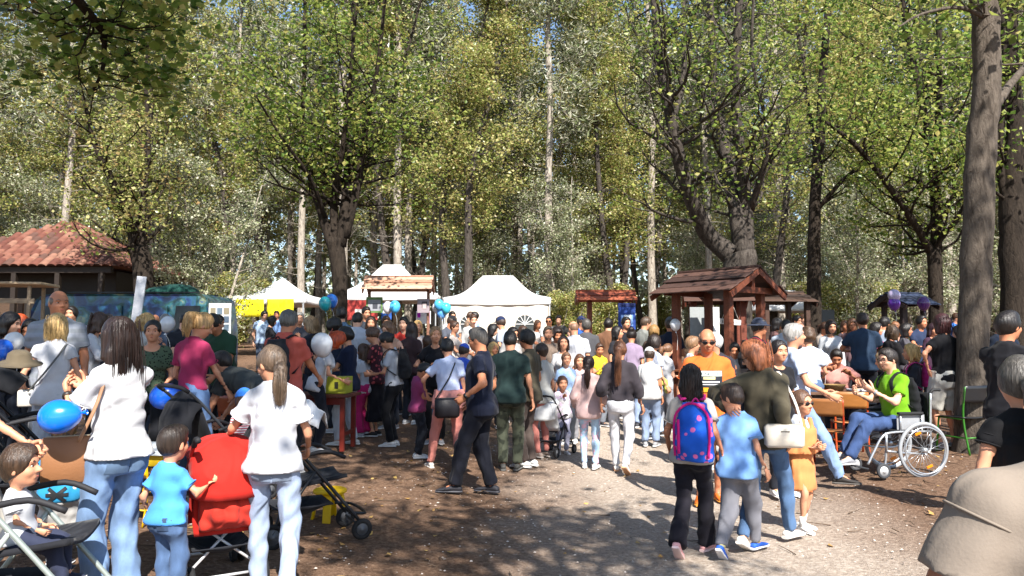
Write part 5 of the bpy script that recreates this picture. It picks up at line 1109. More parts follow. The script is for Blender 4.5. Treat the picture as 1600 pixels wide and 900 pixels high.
def stool(label, px, d):
    root = empty('stool', on_ground(px, d), hz(20), label, 'stool'); ym = plain('#e0b400', .45)
    MB().lathe([(0, .27), (.13, .27), (.145, .26), (.145, .24), (.13, .232), (0, .232)], (0, 0, 0), 24).build('seat', ym, root, True)
    for i in range(4):
        a = i * math.pi / 2 + .4; MB().bar((.10 * math.cos(a), .10 * math.sin(a), .24), (.15 * math.cos(a), .15 * math.sin(a), 0), .07, .022, (math.cos(a), math.sin(a), 0), bev=.008).build('leg', ym, root)
def wheelchair(label, loc, head):
    root = empty('wheelchair', loc, hz(head), label, 'wheelchair'); fm = plain('#b9bcc0', .3, .7); bk = cloth('#17181c')
    for x in (-.29, .29):
        c = (x, -.10, .305); sg = 1 if x > 0 else -1; M = rotm('Y', math.pi / 2); w = MB().torus(c, .285, .02, M, 40, 8).build('drive_wheel', plain('#8d9094', .7), root, True)
        MB().torus((x, -.10, .305), .268, .010, M, 36, 6).build('rim', fm, w, True); MB().torus((x + sg * .045, -.10, .305), .25, .009, M, 36, 6).build('hand_rim', fm, w, True)
        sp = MB()
        for i in range(24):
            a = i / 24 * 2 * math.pi; b = a + (.5 if i % 2 else -.5); sp.tube([(x + sg * .02 * (1 if i % 2 else -1), -.10 + .03 * math.cos(b), .305 + .03 * math.sin(b)), (x, -.10 + .265 * math.cos(a), .305 + .265 * math.sin(a))], .0022, 4)
        sp.build('spokes', fm, w, True); MB().lathe([(0, .045), (.028, .045), (.03, .02), (.03, -.02), (.028, -.045), (0, -.045)], c, 14, M).build('hub', fm, w, True)
        for a in (70, 250): MB().box((x + sg * .008, -.10 + .19 * math.cos(R(a)), .305 + .19 * math.sin(R(a))), (.012, .075, .028), rotm('X', R(a + 90)), bev=.005).build('reflector', plain('#e07a10', .3), w)
        wheel(root, (x * .86, .36, .085), .085, .02, '#3a3c40', '#c4c6c8', 'caster'); frame_tubes(root, 'fork', [[(x * .86, .36, .085), (x * .86, .33, .20), (x * .86, .32, .33)]], .012, fm)
        frame_tubes(root, 'side_frame', [[(x * .88, -.24, .92), (x * .88, -.22, .50), (x * .88, -.20, .28), (x * .88, .05, .27), (x * .88, .32, .30)], [(x * .88, -.22, .50), (x * .88, .20, .50), (x * .88, .36, .46), (x * .88, .47, .30), (x * .88, .55, .16)], [(x * .88, .32, .28), (x * .88, .32, .50)]], .013, fm)
        MB().box((x * .88, .02, .70), (.055, .30, .03), bev=.012).build('armrest', plain('#1c1c1e', .7), root); frame_tubes(root, 'arm_support', [[(x * .88, -.12, .50), (x * .88, -.12, .69)], [(x * .88, .14, .50), (x * .88, .14, .69)]], .010, fm)
        MB().box((x * .55, .60, .125), (.15, .16, .018), rotm('X', R(12)), bev=.006).build('footplate', plain('#2a2c30', .6), root); frame_tubes(root, 'push_handle', [[(x * .88, -.24, .92), (x * .88, -.27, .95), (x * .88, -.36, .95)]], .016, plain('#1c1c1e', .7))
        MB().box((x * .80, .0, .60), (.012, .34, .16), bev=.005).build('side_guard', plain('#9a9ca0', .5, .3), root)
    MB().box((0, .0, .495), (.46, .42, .05), bev=.02).build('seat', bk, root); MB().sheet(lambda u, v: V3((u - .5) * .48, -.215 - .02 * math.sin(math.pi * u), .54 + .38 * v), 6, 5, thick=-.025).build('backrest', bk, root, True)
    return root
def backpack(label, pi, col, pat=None, c2=None, w=.30, h_=.42, dp=.15, strap='#1c1c20', z=.30, trim=None, lab=None, y=-.115):
    s_ = pi['s']; pos = pi['T']((0, y - dp * .42, z)); root = empty('backpack', world_of(pi, pos), hz(pi['head']), label, 'backpack')
    ll = math.asin(max(-1, min(1, float(pi['Mt'][1, 2])))); root.rotation_euler = (-ll, 0, hz(pi['head']))
    V, Q = sdf([('u', 0, etube((0, 0, -h_ / 2), np.eye(3), [0, .04, h_ * .7, h_], [w * .46, w * .5, w * .47, w * .30], [dp * .42, dp * .5, dp * .46, dp * .25])), ('u', .02, el((0, -dp * .38, -h_ * .16), (w * .42, dp * .32, h_ * .26)))], .014, .003, 4); MB().add(V, Q).build('main_pocket', cloth(col, pat, c2), root, True)
    for sg in (-1, 1):
        a = pi['T']((sg * .085, -.115, .50)); b = pi['T']((sg * .105, .0, .535)); c = pi['T']((sg * .115, .105, .44)); e = pi['T']((sg * .14, .085, .28)); f = pi['T']((sg * .15, -.09, .14)); q = [np.array(v) - pos for v in (a, b, c, e, f)]
        A = Matrix.Rotation(ll, 3, 'X'); q = [np.array(A @ Vector(v)) for v in q]; MB().tube(spline(q, 4), .026, 6, flat=.28, side=(1, 0, 0)).build('strap', cloth(strap), root, True)
    frame_tubes(root, 'grab_loop', [[(-.04, dp * .2, h_ / 2 - .02), (0, dp * .2, h_ / 2 + .03), (.04, dp * .2, h_ / 2 - .02)]], .008, cloth(strap))
    if trim:
        frame_tubes(root, 'piping', [[(-w * .44, -dp * .40, -h_ * .42), (-w * .47, -dp * .38, 0), (-w * .40, -dp * .32, h_ * .33), (0, -dp * .28, h_ * .50), (w * .40, -dp * .32, h_ * .33), (w * .47, -dp * .38, 0), (w * .44, -dp * .40, -h_ * .42)]], .010, cloth(trim)); frame_tubes(root, 'zip', [[(-w * .30, -dp * .62, h_ * .22), (-w * .27, -dp * .72, 0), (-w * .28, -dp * .68, -h_ * .36)]], .012, cloth(trim))
    if lab: 
        o = MB().box((.03, -dp * .68, -.03), (.13, .012, .10), rotm('X', R(-8)), bev=.003).build('patch', plain('#b9b4bc', .7), root)
        for k in range(3): MB().box((.03 + .008 * (k - 1), -dp * .68 - .0075, .0 - k * .022), (.10 - .02 * k, .004, .010), rotm('X', R(-8))).build('letter_stroke', plain('#a8606a', .8), o)
        MB().ell((.04, -dp * .66, -.115), (.025, .012, .022), None, 8, 6).build('badge', plain('#b83a34', .6), root, True)
    return root
def handbag(label, pos, head, size, col, strap=None, soft=.012, scol=None, name='handbag', logo=None, metal=False):
    root = empty(name, pos, hz(head), label, 'bag'); w, dp, h_ = size; m = basic('leather_' + col, col, .5, var=.06, scale=6, bump=.12, bscale=90)
    MB().box((0, 0, 0), size, bev=soft).build('body', m, root, True); MB().bar((-w * .42, 0, h_ / 2 + .002), (w * .42, 0, h_ / 2 + .002), .014, .006).build('zip', plain('#8a8478', .4, .5), root)
    if logo: MB().box((0, -dp / 2 - .002, h_ * .22), (w * .22, .004, .007)).build('logo', plain('#7a7468', .4, .6), root)
    if strap is not None:
        sp = [Vector(q) - Vector(pos) for q in strap]; A = Matrix.Rotation(-hz(head), 3, 'Z'); MB().tube(spline([np.array(A @ q) for q in sp], 5), .011, 6, flat=.3).build('strap', basic('leather_' + (scol or col), scol or col, .5), root, True)
    return root
# ------------------------------------------------------------------ the people one can pick out, each with what they carry
DEN = {'pat': 'denim'}
BLUE_J, LIGHT_J, DARK_J = '#5f86b8', '#a9bcd6', '#26354f'
# --- left foreground
p = person('woman with long dark hair, white T-shirt and light jeans raising both hands', 192, 4.4, 1.66, -58, hair=('half', '#241611', {'len': .40, 'w': 1.12}), top=('tee', '#dedee0', {'hem': -.03, 'loose': .022}), bottom=('wide', BLUE_J, {'pat': 'denim', 'waist': .12}), lw=(-.14, .33, 1.27), rw=(-.02, .36, 1.30), lp=(-.5, -.2, -1), rp=(.5, -.2, -1), watch=('l', '#2a2420'), curl=.7, hp=4)
handbag('tan leather envelope bag hanging at the side of the woman with long dark hair', world_of(p, p['T']((-.23, .10, -.03))), -30, (.28, .05, .26), '#8a5f3f', [world_of(p, p['T'](q)) for q in ((-.23, .02, .08), (-.175, -.06, .30), (-.10, -.03, .52), (-.12, .07, .44), (-.22, .13, .10))], name='shoulder_bag', scol='#a0785a')
p = person('blond woman in a white frilled top with a patterned bag strap', 88, 6.9, 1.60, -18, hair=('bob', '#b89a68', {'len': .05}), top=('cap', '#dcdee4', {'hem': -.08}), bottom=('wide', LIGHT_J, DEN), lw=(-.26, .12, .98), rw=(.2, .22, 1.0), hp=10)
handbag('small pale bag on a black and white zigzag strap worn by the blond woman', world_of(p, p['T']((-.21, .07, -.02))), -18, (.20, .07, .15), '#c9c4ba', [world_of(p, p['T'](q)) for q in ((-.22, .0, .05), (-.06, -.145, .22), (.06, -.13, .40), (.11, -.05, .51), (.08, .10, .45), (-.10, .17, .2), (-.22, .10, .05))], name='crossbody_bag', scol='#4a4a48')
person('tall bald man in a grey T-shirt standing behind the blond woman', 90, 7.6, 1.86, 158, sex='m', sk='b', hair=('ring', '#6a5a4e'), top=('tee', '#8f949e', {'pat': 'stripe', 'c2': '#84898f', 'sc': .4}), bottom=('straight', '#3a3f48'), hy=-28, fat=1.12)
person('dark haired woman in a green and black patterned blouse facing the path', 240, 7.9, 1.60, 172, hair=('bun', '#17100e', {'h': .3}), top=('tee', '#4a5a46', {'pat': 'leopard', 'c2': '#171a16', 'neck': .105}), bottom=('straight', '#1c1d22'), fat=1.15, lw=(-.2, .25, 1.0), rw=(.2, .25, 1.0), hy=-12)
p = person('blond woman with a high ponytail, pink T-shirt and blue jeans', 304, 7.4, 1.74, 18, hair=('pony', '#b08a58', {'h': .34, 'len': .20}), top=('tee', '#942c50', {'hem': .03}), bottom=('skinny', '#4a6fa8', {'pat': 'denim', 'waist': .12}), hy=38, hp=26, lw=(-.20, .22, .98), rw=(.20, .33, .86), shoes=('#d8d8d6', '#e8e8e6'))
BL1 = p
b6 = person('small boy in a bright blue T-shirt holding on to the red pushchair', 272, 4.5, 1.04, 22, sex='k', hair=('crew', '#2a201a'), top=('tee', '#4a92dc', {'hem': -.07}), bottom=('straight', '#3f6296', DEN), shoes=('#9a9aa0', '#d0d0d0'), rw=(.34, .30, 1.28), rp=(.8, .2, -1), lw=(-.28, .02, .92), curl=.6)
p7 = person('woman with a low grey brown ponytail, white T-shirt and pale jeans behind the red pushchair', 432, 4.75, 1.56, -12, hair=('pony', '#5a4a3c', {'h': -.12, 'len': .24}), top=('tee', '#e0e2ea', {'hem': -.06, 'loose': .024}), bottom=('straight', '#8ea4c8', {'pat': 'denim', 'waist': .1}), lw=(-.36, .30, 1.04), lp=(-.6, -.6, -.8), rw=(.22, .25, .98), hy=-46, hp=12, lf=(-.09, .06, 0), rf=(.12, -.20, 0), pr=18)
stroller('red umbrella pushchair with red hood and sagging red back pocket', on_ground(346, 5.0), -32, '#b0241c', '#b02a24', '#c8c8ca', hood=1.05, style='umbrella', bag='#b83226', s=.90)
stroller('black pushchair with a white cloth thrown over its hood', on_ground(482, 6.1), 62, '#1b1c20', '#24262a', hood=.8, s=.98)
MB().sheet(lambda u, v: V3(*at(472, 625, 6.0)) + V3((u - .5) * .34, (v - .5) * .3, -.10 * (2 * u - 1) ** 2 - .12 * (2 * v - 1) ** 2 + .015 * math.sin(u * 14 + v * 9)), 14, 12, thick=.008).build('cloth', cloth('#dedee0'), None, True)
tag(bpy.data.objects['cloth'], 'white cloth lying over the hood of the black pushchair', 'cloth')
stroller('black pushchair standing in front of the woman in the pink T-shirt', on_ground(345, 7.0), 40, '#1c1d22', '#3a3d42', hood=.6, lining='#b86a72')
person('child in a blue cap leaning over by the pushchairs', 385, 7.0, 1.05, -30, sex='k', hair=('short', '#3a2a20'), top=('tee', '#b24a58', {'pat': 'stripe', 'c2': '#e0dcdc', 'sc': 1.6}), bottom=('straight', '#33405a', DEN), cap=('cap', '#2f6fc4'))
stroller('pale grey pushchair with a toddler in its seat', on_ground(52, 3.9), 78, '#a9a49a', '#8a938e', '#a4aca6', hood=.55, lining='#1e1f24', s=1.02)
person('toddler in a white T-shirt and navy trousers seated in the pale grey pushchair', 52, 3.9, .82, 80, sex='k', hair=('short', '#3a2a1e', {'line': .26}), top=('tee', '#d8dae0'), bottom=('cuffed', '#2f3448'), shoes=('#1d2438', '#e6e4de'), pz=-.02, lean=-8, loc=Vector((on_ground(52, 3.9)[0] + .0, 3.88, on_ground(52, 3.9)[2] + .16)), lf=(-.1, .52, .30), rf=(.1, .54, .26), lw=(-.2, .22, .95), rw=(.18, .25, .98), hy=0)
person('adult at the pushchair reaching a bare arm towards the toddler', -165, 3.8, 1.62, 84, hair=('bob', '#4a3828'), top=('tee', '#7a4a6a'), bottom=('straight', '#2b2f3a'), lean=34, lw=(-.1, .80, .88), rw=(.15, .20, .80), curl=.8)
pc = person('small child in a teal T-shirt with a black emblem and white shorts', 106, 5.0, 1.0, -20, sex='k', hair=('short', '#4a3828'), top=('tee', '#2a86b4', {'hem': -.13, 'loose': .03}), bottom=('shorts', '#d8d6d2', {'loose': .03}), socks='#dcdcdc', shoes=('#3a3a40', '#d8d8d8'))
for k_ in (-40, 0, 40):
    c_, s_ = math.cos(R(k_)), math.sin(R(k_)); decal(pc, 'emblem', rect_mesh(.13, .022, 8, 2), [plain('#15181c', .7)], pc['shirt'], pc['T']((0, -.1, -.02)), (c_, 0, s_), (-s_, 0, c_), (0, 1, 0), .006 + .001 * abs(k_) / 40)
stroller('large black pram with a folded sun hat and bags piled on its hood', on_ground(46, 5.9), 60, '#121317', '#1a1b1f', hood=1.25, s=1.12)
hat = MB().lathe([(.001, .11), (.06, .108), (.095, .08), (.105, .02), (.16, .0), (.19, -.012), (.19, -.018), (.105, .012)], (0, 0, 0), 20).build('sun_hat', cloth('#5c5242'), None, True); hat.location = at(30, 566, 5.95); hat.rotation_euler = (.15, .1, 0); hat.scale = (.85,) * 3; tag(hat, 'khaki sun hat lying on top of the large black pram', 'hat')
balloon('blue balloon beside the raised hands of the long haired woman', at(92, 651, 4.1), .092, '#0f6fe0', (.9, .1, .15), at(128, 640, 4.1))
balloon('blue balloon with a small white figure held by the woman in the pink T-shirt', at(257, 619, 7.3), .125, '#1450b8', (.8, 0, .3), at(280, 606, 7.3))
for px, py, d, r_, c_, lb in ((22, 534, 7.2, .085, '#d8d8d8', 'white balloon behind the large black pram'), (4, 546, 7.0, .085, '#1c5cc8', 'blue balloon next to the white one behind the black pram'), (262, 506, 9.0, .085, '#c8cace', 'white balloon near the dark haired woman in the patterned blouse'), (503, 538, 8.9, .125, '#d0d2d6', 'big translucent white balloon on a stick held above the red table')):
    balloon(lb, at(px, py, d), r_, c_, (-.2, 0, -1) if px < 400 else (.15, 0, -1), at(px + 5, py + 60, d))
table('low white play table with scattered papers behind the boy in blue', on_ground(240, 7.0), 10, .95, .6, .46, '#b9c0c6', '#c9a81c', 'metal', 2)
chair('yellow plastic legged child chair tucked at the low white play table', on_ground(238, 6.2), 20, '#d8aa10', '#d8aa10', kid=.62)
stool('round yellow plastic stool by the black pushchair', 520, 6.75)
# --- middle left, round the red table
p = person('grey haired man in a salmon T-shirt wearing a dark backpack', 447, 8.4, 1.84, 14, sex='m', sk='b', hair=('short', '#55534f'), top=('tee', '#b4564a'), bottom=('straight', '#191b22'), lw=(-.18, .33, 1.0), rw=(.20, .36, 1.0), hp=14, fat=1.06)
backpack('dark grey backpack with a pale printed patch on the back of the man in salmon', p, '#26272c', lab=True, z=.27, w=.32, h_=.46)
person('man in a dark grey T-shirt bending low over the play things', 405, 7.7, 1.76, -70, sex='m', hair=('crew', '#231b17'), top=('tee', '#3c4040'), bottom=('straight', '#22252c'), lean=68, bend=.14, lw=(-.14, .52, .62), rw=(.14, .55, .66), hp=-20, lp=(-.6, -.3, .4), rp=(.6, -.3, .4))
person('young man in a dark green T-shirt looking down at the play table', 352, 9.3, 1.78, 200, sex='m', sk='b', hair=('crew', '#15110f'), top=('tee', '#24402f'), bottom=('straight', '#1e2026'), hp=38, lean=10, lw=(-.16, .34, .95), rw=(.16, .34, .95))
person('woman with bright red hair bowing her head over the red table', 497, 10.0, 1.66, 70, hair=('bob', '#a03c12'), top=('tee', '#dedee2'), bottom=('straight', '#20222a'), hp=40, lean=16, lw=(-.12, .35, .98), rw=(.12, .35, .98))
p16 = person('short haired woman in a navy polo and white jeans holding a cup', 546, 10.7, 1.66, -78, hair=('curly', '#120e0d'), top=('polo', '#141c33', {'hem': -.13}), bottom=('straight', '#c4cedd', DEN), lw=(-.10, .36, 1.03), rw=(.08, .36, 1.05), hp=14, lf=(-.10, .10, 0), rf=(.08, -.08, 0), fat=1.05)
table('red topped metal table with boxes where people queue', on_ground(503, 10.3), 6, .95, .6, .74, '#5e2e24', '#6a261e', 'metal', 3)
def small_box(label, name, pos, size, col, head=0, cat='box', extra=None):
    root = empty(name, pos, hz(head), label, cat); MB().box((0, 0, size[2] / 2), size, bev=.006).build('carton', plain(col, .7), root); MB().box((0, 0, size[2] + .002), (size[0] * .8, size[1] * .2, .004)).build('tape', plain('#b8a878', .5), root)
    for e in (extra or ()): MB().box((e[0] * size[0], -size[1] / 2 - .003, size[2] * e[1]), (size[0] * e[2], .006, size[2] * e[3])).build('print', plain(e[4], .7), root)
tp = on_ground(503, 10.3)
small_box('yellow green carton with dark triangles on the red table', 'carton', tp + Vector((.18, 0, .742)), (.42, .3, .22), '#a8a832', 6, extra=((-.2, .5, .12, .4, '#2a2a18'), (.2, .5, .12, .4, '#2a2a18')))
jar = MB().lathe([(0, 0), (.08, 0), (.085, .01), (.085, .16), (.06, .19), (.06, .215), (.064, .22), (.064, .25), (0, .25)], (0, 0, 0), 18).build('jug', plain('#d2d2c6', .3), None, True); jar.location = tp + Vector((.05, .05, .964)); tag(jar, 'cream plastic jug standing on the yellow green carton', 'jug')
cup = MB().lathe([(0, 0), (.03, 0), (.038, .10), (.036, .10), (.029, .005)], (0, 0, 0), 14).build('cup', plain('#c8c4b6', .6), None, True); cup.location = world_of(p16, p16['grips'][0]) + Vector((0, 0, -.03)); tag(cup, 'paper cup in the hand of the woman in the navy polo', 'cup')
person('girl in magenta trousers standing behind the woman with the white jeans', 570, 11.5, 1.40, -60, sex='k', hair=('long', '#3a2418'), top=('tee', '#c9ccd4'), bottom=('wide', '#a8225e', {'loose': .025}), shoes=('#a8acb4', '#c8c8c8'))
person('woman with a bun in a dark red floral dress', 588, 11.6, 1.68, -80, hair=('bun', '#4a3426', {'h': .1}), top=('tee', '#3a1c24', {'pat': 'floral', 'c2': '#a84a50', 'neck': .1}), bottom=('skirt', '#15141a', {'len': .68, 'flare': 1.1}), lw=(-.1, .34, 1.1), rw=(.1, .34, 1.1), hp=20, shoes=('#1a1a1c', '#c8c8c8'))
p18 = person('woman with glasses in a white T-shirt under a black bag holding a cup', 616, 10.9, 1.66, -82, hair=('bun', '#15100f', {'h': .05}), top=('tee', '#ccd0d8', {'hem': -.02}), bottom=('straight', '#131419', {'waist': .1}), lw=(-.10, .34, 1.08), rw=(.10, .34, 1.08), hp=26, glasses='dark', shoes=('#dadada', '#ededed'), lean=4)
backpack('black backpack worn by the woman with glasses and white T-shirt', p18, '#15161a', w=.28, h_=.42)
person('boy in a plum T-shirt looking down at his hands', 654, 10.2, 1.30, 78, sex='k', sk='b', hair=('crew', '#130f0e'), top=('tee', '#8a3a64'), bottom=('straight', '#1d2028', {'pat': 'camo', 'c2': '#2c3038'}), lw=(-.08, .32, 1.02), rw=(.1, .32, 1.02), hp=36, shoes=('#d0d0d0', '#e4e4e4'), fat=1.08)
p21 = person('woman in coral trousers and pale T-shirt with a coral jacket round her waist', 702, 9.6, 1.66, -14, hair=('short', '#120f10'), top=('tee', '#b4bfdc', {'hem': .02}), bottom=('skinny', '#cf8478', {'kr': .062}), lw=(-.27, .18, .98), lp=(-1, -.6, 0), lf=(-.22, .12, 0), rf=(.12, -.16, 0), pr=10, hp=16, lean=8, shoes=('#cfc8c0', '#e2ded8'), fat=1.08)
jk = MB(); V, Q = sdf([('u', 0, etube(p21['pel'], np.eye(3), [-.12, -.03, .10], [.21, .205, .175], [.17, .165, .14], [-.01, -.01, 0])), ('u', .02, rc(p21['pel'] + V3(-.03, .15, .03), p21['pel'] + V3(.02, .19, -.16), .03, .02))], .02, .008, 6); MB().add(V, Q).build('tied_jacket', cloth('#c4847c'), p21['root'], True)
handbag('black crescent bag slung at the hip of the woman in coral trousers', world_of(p21, p21['pel'] + V3(-.06, -.24, -.10)), -14, (.30, .12, .24), '#15141a', [world_of(p21, q) for q in (p21['pel'] + V3(-.20, -.20, -.0), p21['T']((-.02, -.15, .25)), p21['T']((.10, -.05, .50)), p21['T']((.08, .12, .40)), p21['pel'] + V3(-.12, .1, .1))], soft=.05, name='hip_bag')
person('heavy set man in navy with short grey hair standing hand on hip', 752, 8.25, 1.80, -80, sex='m', sk='b', hair=('crew', '#4a4642', {'line': .36}), top=('polo', '#161b2c', {'hem': -.11}), bottom=('straight', '#12141e', {'loose': .012}), lw=(-.30, .10, 1.03), lp=(-.6, -1, .1), rw=(.24, .12, .95), lf=(-.08, .26, .02), rf=(.10, -.10, 0), fat=1.16, shoes=('#2a2a30', '#3a3a40'), hp=6, hy=8, watch=('l', '#141416'), glasses='clear')
person('man in a dark green T-shirt and camouflage trousers seen from behind', 797, 9.75, 1.78, 4, sex='m', hair=('crew', '#1d1815'), top=('tee', '#1e2f2e'), bottom=('straight', '#3c4034', {'pat': 'camo', 'c2': '#23271f'}), lw=(-.10, .25, 1.1), rw=(.28, .06, .86), fat=1.08, shoes=('#3a3a38', '#5a5a58'))
person('man in an olive T-shirt and glasses with brown trousers and white trainers', 826, 10.0, 1.80, -58, sex='m', sk='b', hair=('short', '#17120f'), top=('tee', '#454034'), bottom=('straight', '#4a403c'), glasses='dark', shoes=('#d4d4d2', '#e8e8e6'), lw=(-.05, .22, .98), rw=(.24, .14, .90))
person('person in coral trousers and white top half hidden by the man in olive', 848, 10.7, 1.60, -40, hair=('short', '#3a2a20'), top=('tee', '#c8c8c4'), bottom=('skinny', '#c07a70'), shoes=('#9a8a80', '#c8c0b8'))
# --- centre right, along the path
person('bearded man in a taupe T-shirt walking towards the viewer', 856, 13.2, 1.80, 175, sex='m', hair=('crew', '#5a4a3c'), beard='#5a4638', top=('tee', '#7a6a5e'), bottom=('straight', '#6a7484', DEN), fat=1.1)
person('woman with straight brown hair in a white top near the bearded man', 880, 12.6, 1.66, 178, hair=('long', '#2c1d16', {'len': .18}), top=('tee', '#e2dedb'), bottom=('straight', '#5a6478', DEN), lw=(-.12, .2, 1.0))
person('girl with a hair band in a pale blue T-shirt facing the viewer', 884, 11.9, 1.42, 172, sex='k', hair=('pony', '#6a4c38'), top=('tee', '#a4c0e2'), bottom=('straight', '#32363e'))
person('little girl in a white T-shirt printed with pink letters beside the grey pushchair', 878, 11.0, 1.12, 172, sex='k', hair=('pony', '#5a4030', {'h': .2, 'len': .1}), top=('tee', '#e6e4e6', {'loose': .028, 'pat': 'splash', 'c2': '#e6cfe6'}), bottom=('skinny', '#c4c4dc'), lw=(.0, .16, 1.36), shoes=('#d8d0cc', '#e4e0dc'))
stroller('small grey pushchair with a pale hood beside the little girl', on_ground(862, 10.9), 30, '#c4c6c8', '#26282c', hood=.9, s=.80, lining='#3a3c42')
person('girl with straight long hair behind the girl in the pink jumper', 905, 12.0, 1.38, 176, sex='k', hair=('long', '#5a3c2a', {'len': .2}), top=('tee', '#c9b4b4'), bottom=('straight', '#8a8a90'))
person('girl in a dusty pink jumper and blue printed leggings walking away', 919, 9.95, 1.46, 12, sex='k', hair=('pony', '#2c1b16', {'h': -.02, 'len': .34}), top=('long', '#c4a7a4', {'hem': -.16, 'loose': .022}), bottom=('skinny', '#a9c8e4', {'pat': 'splash', 'c2': '#d8b8cc'}), shoes=('#e0dcd8', '#e8e4e0'), lf=(-.08, .05, 0), rf=(.10, -.06, .0), rw=(.2, .2, 1.0), lw=(-.22, .12, .95))
person('woman with a long brown ponytail, charcoal top and light grey jeans walking away', 968, 9.6, 1.66, 16, hair=('pony', '#6a4530', {'h': .16, 'len': .46}), top=('roll', '#3a353a', {'hem': .02, 'loose': .028}), bottom=('skinny', '#c6c8d0', {'pat': 'denim', 'waist': .12, 'kr': .064}), rw=(.28, .1, .88), lw=(-.26, .02, .9), lf=(-.08, .14, 0), rf=(.09, -.22, .0), pr=32, fat=1.05, shoes=('#d4cec8', '#b88a68'))
p33 = person('woman with sunglasses in a white T-shirt and loose jeans, yellow jacket at her waist', 1021, 12.3, 1.66, 62, hair=('bob', '#2a201c', {'len': -.02}), top=('tee', '#cdd4e6', {'hem': -.02}), bottom=('wide', '#9cb2d2', DEN), glasses='dark', lf=(-.1, .18, 0), rf=(.1, -.14, 0), shoes=('#2a2a2e', '#d8d8d8'), lw=(-.25, .1, .88), rw=(.24, .08, .88))
V, Q = sdf([('u', 0, etube(p33['pel'], np.eye(3), [-.03, .02, .10], [.20, .195, .175], [.16, .155, .14])), ('u', .02, rc(p33['pel'] + V3(.10, .12, .03), p33['pel'] + V3(.14, .14, -.12), .05, .035))], .024, .006, 8); MB().add(V, Q).build('tied_jacket', cloth('#b4b45a'), p33['root'], True)
p34 = person('man with sunglasses in an orange T-shirt with a printed panel', 1103, 7.95, 1.81, 186, sex='m', sk='b', hair=('ring', '#6a5244'), top=('tee', '#d8682c', {'hem': -.10}), bottom=('shorts', '#b9b9b6', {'cut': .95}), glasses='dark', shoes=('#c8641c', '#d89038'), fat=1.1, hp=12, lw=(-.28, .10, .9), rw=(.28, .08, .9), rf=(.10, .05, 0), lf=(-.10, -.12, 0))
o_ = p34['T']((0, .2, .30)); dn_ = V3(0, -1, 0); axu = V3(-1, 0, 0)
def on_shirt(name, me, col, x, z, lift): return decal(p34, name, me, [plain(col, .7)], p34['shirt'], o_ + V3(-x, 0, z), axu, V3(0, 0, 1), dn_, lift)
on_shirt('print', rect_mesh(.27, .17), '#22242e', 0, .0, .006); on_shirt('print', rect_mesh(.26, .052), '#cfdad6', 0, .055, .009); on_shirt('lettering', text_mesh('JACK&JONES', .04, .23), '#39424a', 0, .055, .012)
on_shirt('print', rect_mesh(.12, .028), '#c9bc8a', 0, .008, .009); on_shirt('print', rect_mesh(.21, .014), '#d8d8d4', 0, -.03, .009); on_shirt('print', rect_mesh(.23, .010), '#c8c8c8', 0, -.056, .009); on_shirt('print', rect_mesh(.25, .045), '#d89a1c', 0, -.110, .009)
for x in (-.07, .0, .07): on_shirt('print', rect_mesh(.018, .018, 2, 2), '#3a2a12', x, -.108, .012)
p35 = person('girl with long dark hair, grey T-shirt and black flared trousers walking away', 1078, 6.05, 1.50, 34, twist=-28, sex='k', sk='b', hair=('long', '#1c1210', {'len': .22, 'w': 1.1, 'front': False}), top=('tee', '#a49d96', {'hem': -.08}), bottom=('flare', '#1a1820', {'ar': .082}), lf=(-.05, -.26, 0), pl=38, rf=(.05, .20, .0), shoes=('#d8a0a0', '#e8c8c4'), lw=(-.26, .1, .92), rw=(.27, .08, .92))
backpack('blue school backpack with pink piping and pink floral print on the girl', p35, '#1e5ac8', 'floral', '#d86aa8', w=.30, h_=.44, dp=.17, strap='#c02878', trim='#c81e78', z=.22)
p36 = person('boy in a sky blue T-shirt and grey joggers walking under the arm of the woman', 1148, 6.0, 1.35, 42, twist=-30, sex='k', sk='a', hair=('crew', '#33261e'), top=('tee', '#7aa6e0', {'hem': -.11, 'loose': .026}), bottom=('cuffed', '#75757c', {'loose': .016}), lf=(-.05, -.30, 0), rf=(.05, .30, 0), pl=38, shoes=('#2457b4', '#d8d8dc'), lw=(-.25, .04, .92), rw=(.26, .10, .9), hy=-72, hp=12, socks='#d0c890')
p37 = person('woman with straight auburn hair and glasses in an olive jacket and blue jeans', 1190, 6.25, 1.70, 46, twist=-38, hair=('long', '#8a5234', {'len': .10, 'w': 1.05}), top=('jacket', '#4c4638', {'hem': -.10, 'loose': .026}), bottom=('skinny', '#426a9e', {'pat': 'denim', 'kr': .066, 'ar': .05}), lw=(-.10, -.42, 1.19), lp=(-.5, -.9, -.5), rw=(.20, .02, .93), hy=-95, hp=24, lf=(-.05, -.30, 0), pl=25, rf=(.06, .30, 0), glasses='clear', shoes=('#d8d2ca', '#e4dfd8'), watch=('l', '#3a3836'), curl=.35)
handbag('cream rectangular handbag on a shoulder strap at the hip of the auburn woman', world_of(p37, p37['T']((.12, -.20, .02))), 8, (.30, .09, .18), '#cfc6b8', [world_of(p37, p37['T'](q)) for q in ((.26, -.20, .10), (.22, -.14, .30), (.12, -.02, .53), (.10, .12, .42), (.02, .05, .30))], soft=.03, logo='x', scol='#d8d0c4')
p38 = person('small girl in sunglasses and an orange pinafore dress with white socks', 1246, 6.75, 1.22, 148, sex='k', hair=('bun', '#5a4030', {'h': .25}), top=('tee', '#c4cad6', {'hem': .06}), bottom=('skirt', '#cf8350', {'len': .40, 'flare': 1.12}), glasses='dark', socks='#e2e0dc', shoes=('#e0ddd8', '#ebe8e4'), lw=(-.02, .22, 1.12), rw=(.06, .24, 1.10), rf=(.09, .06, 0), lf=(-.09, -.08, 0))
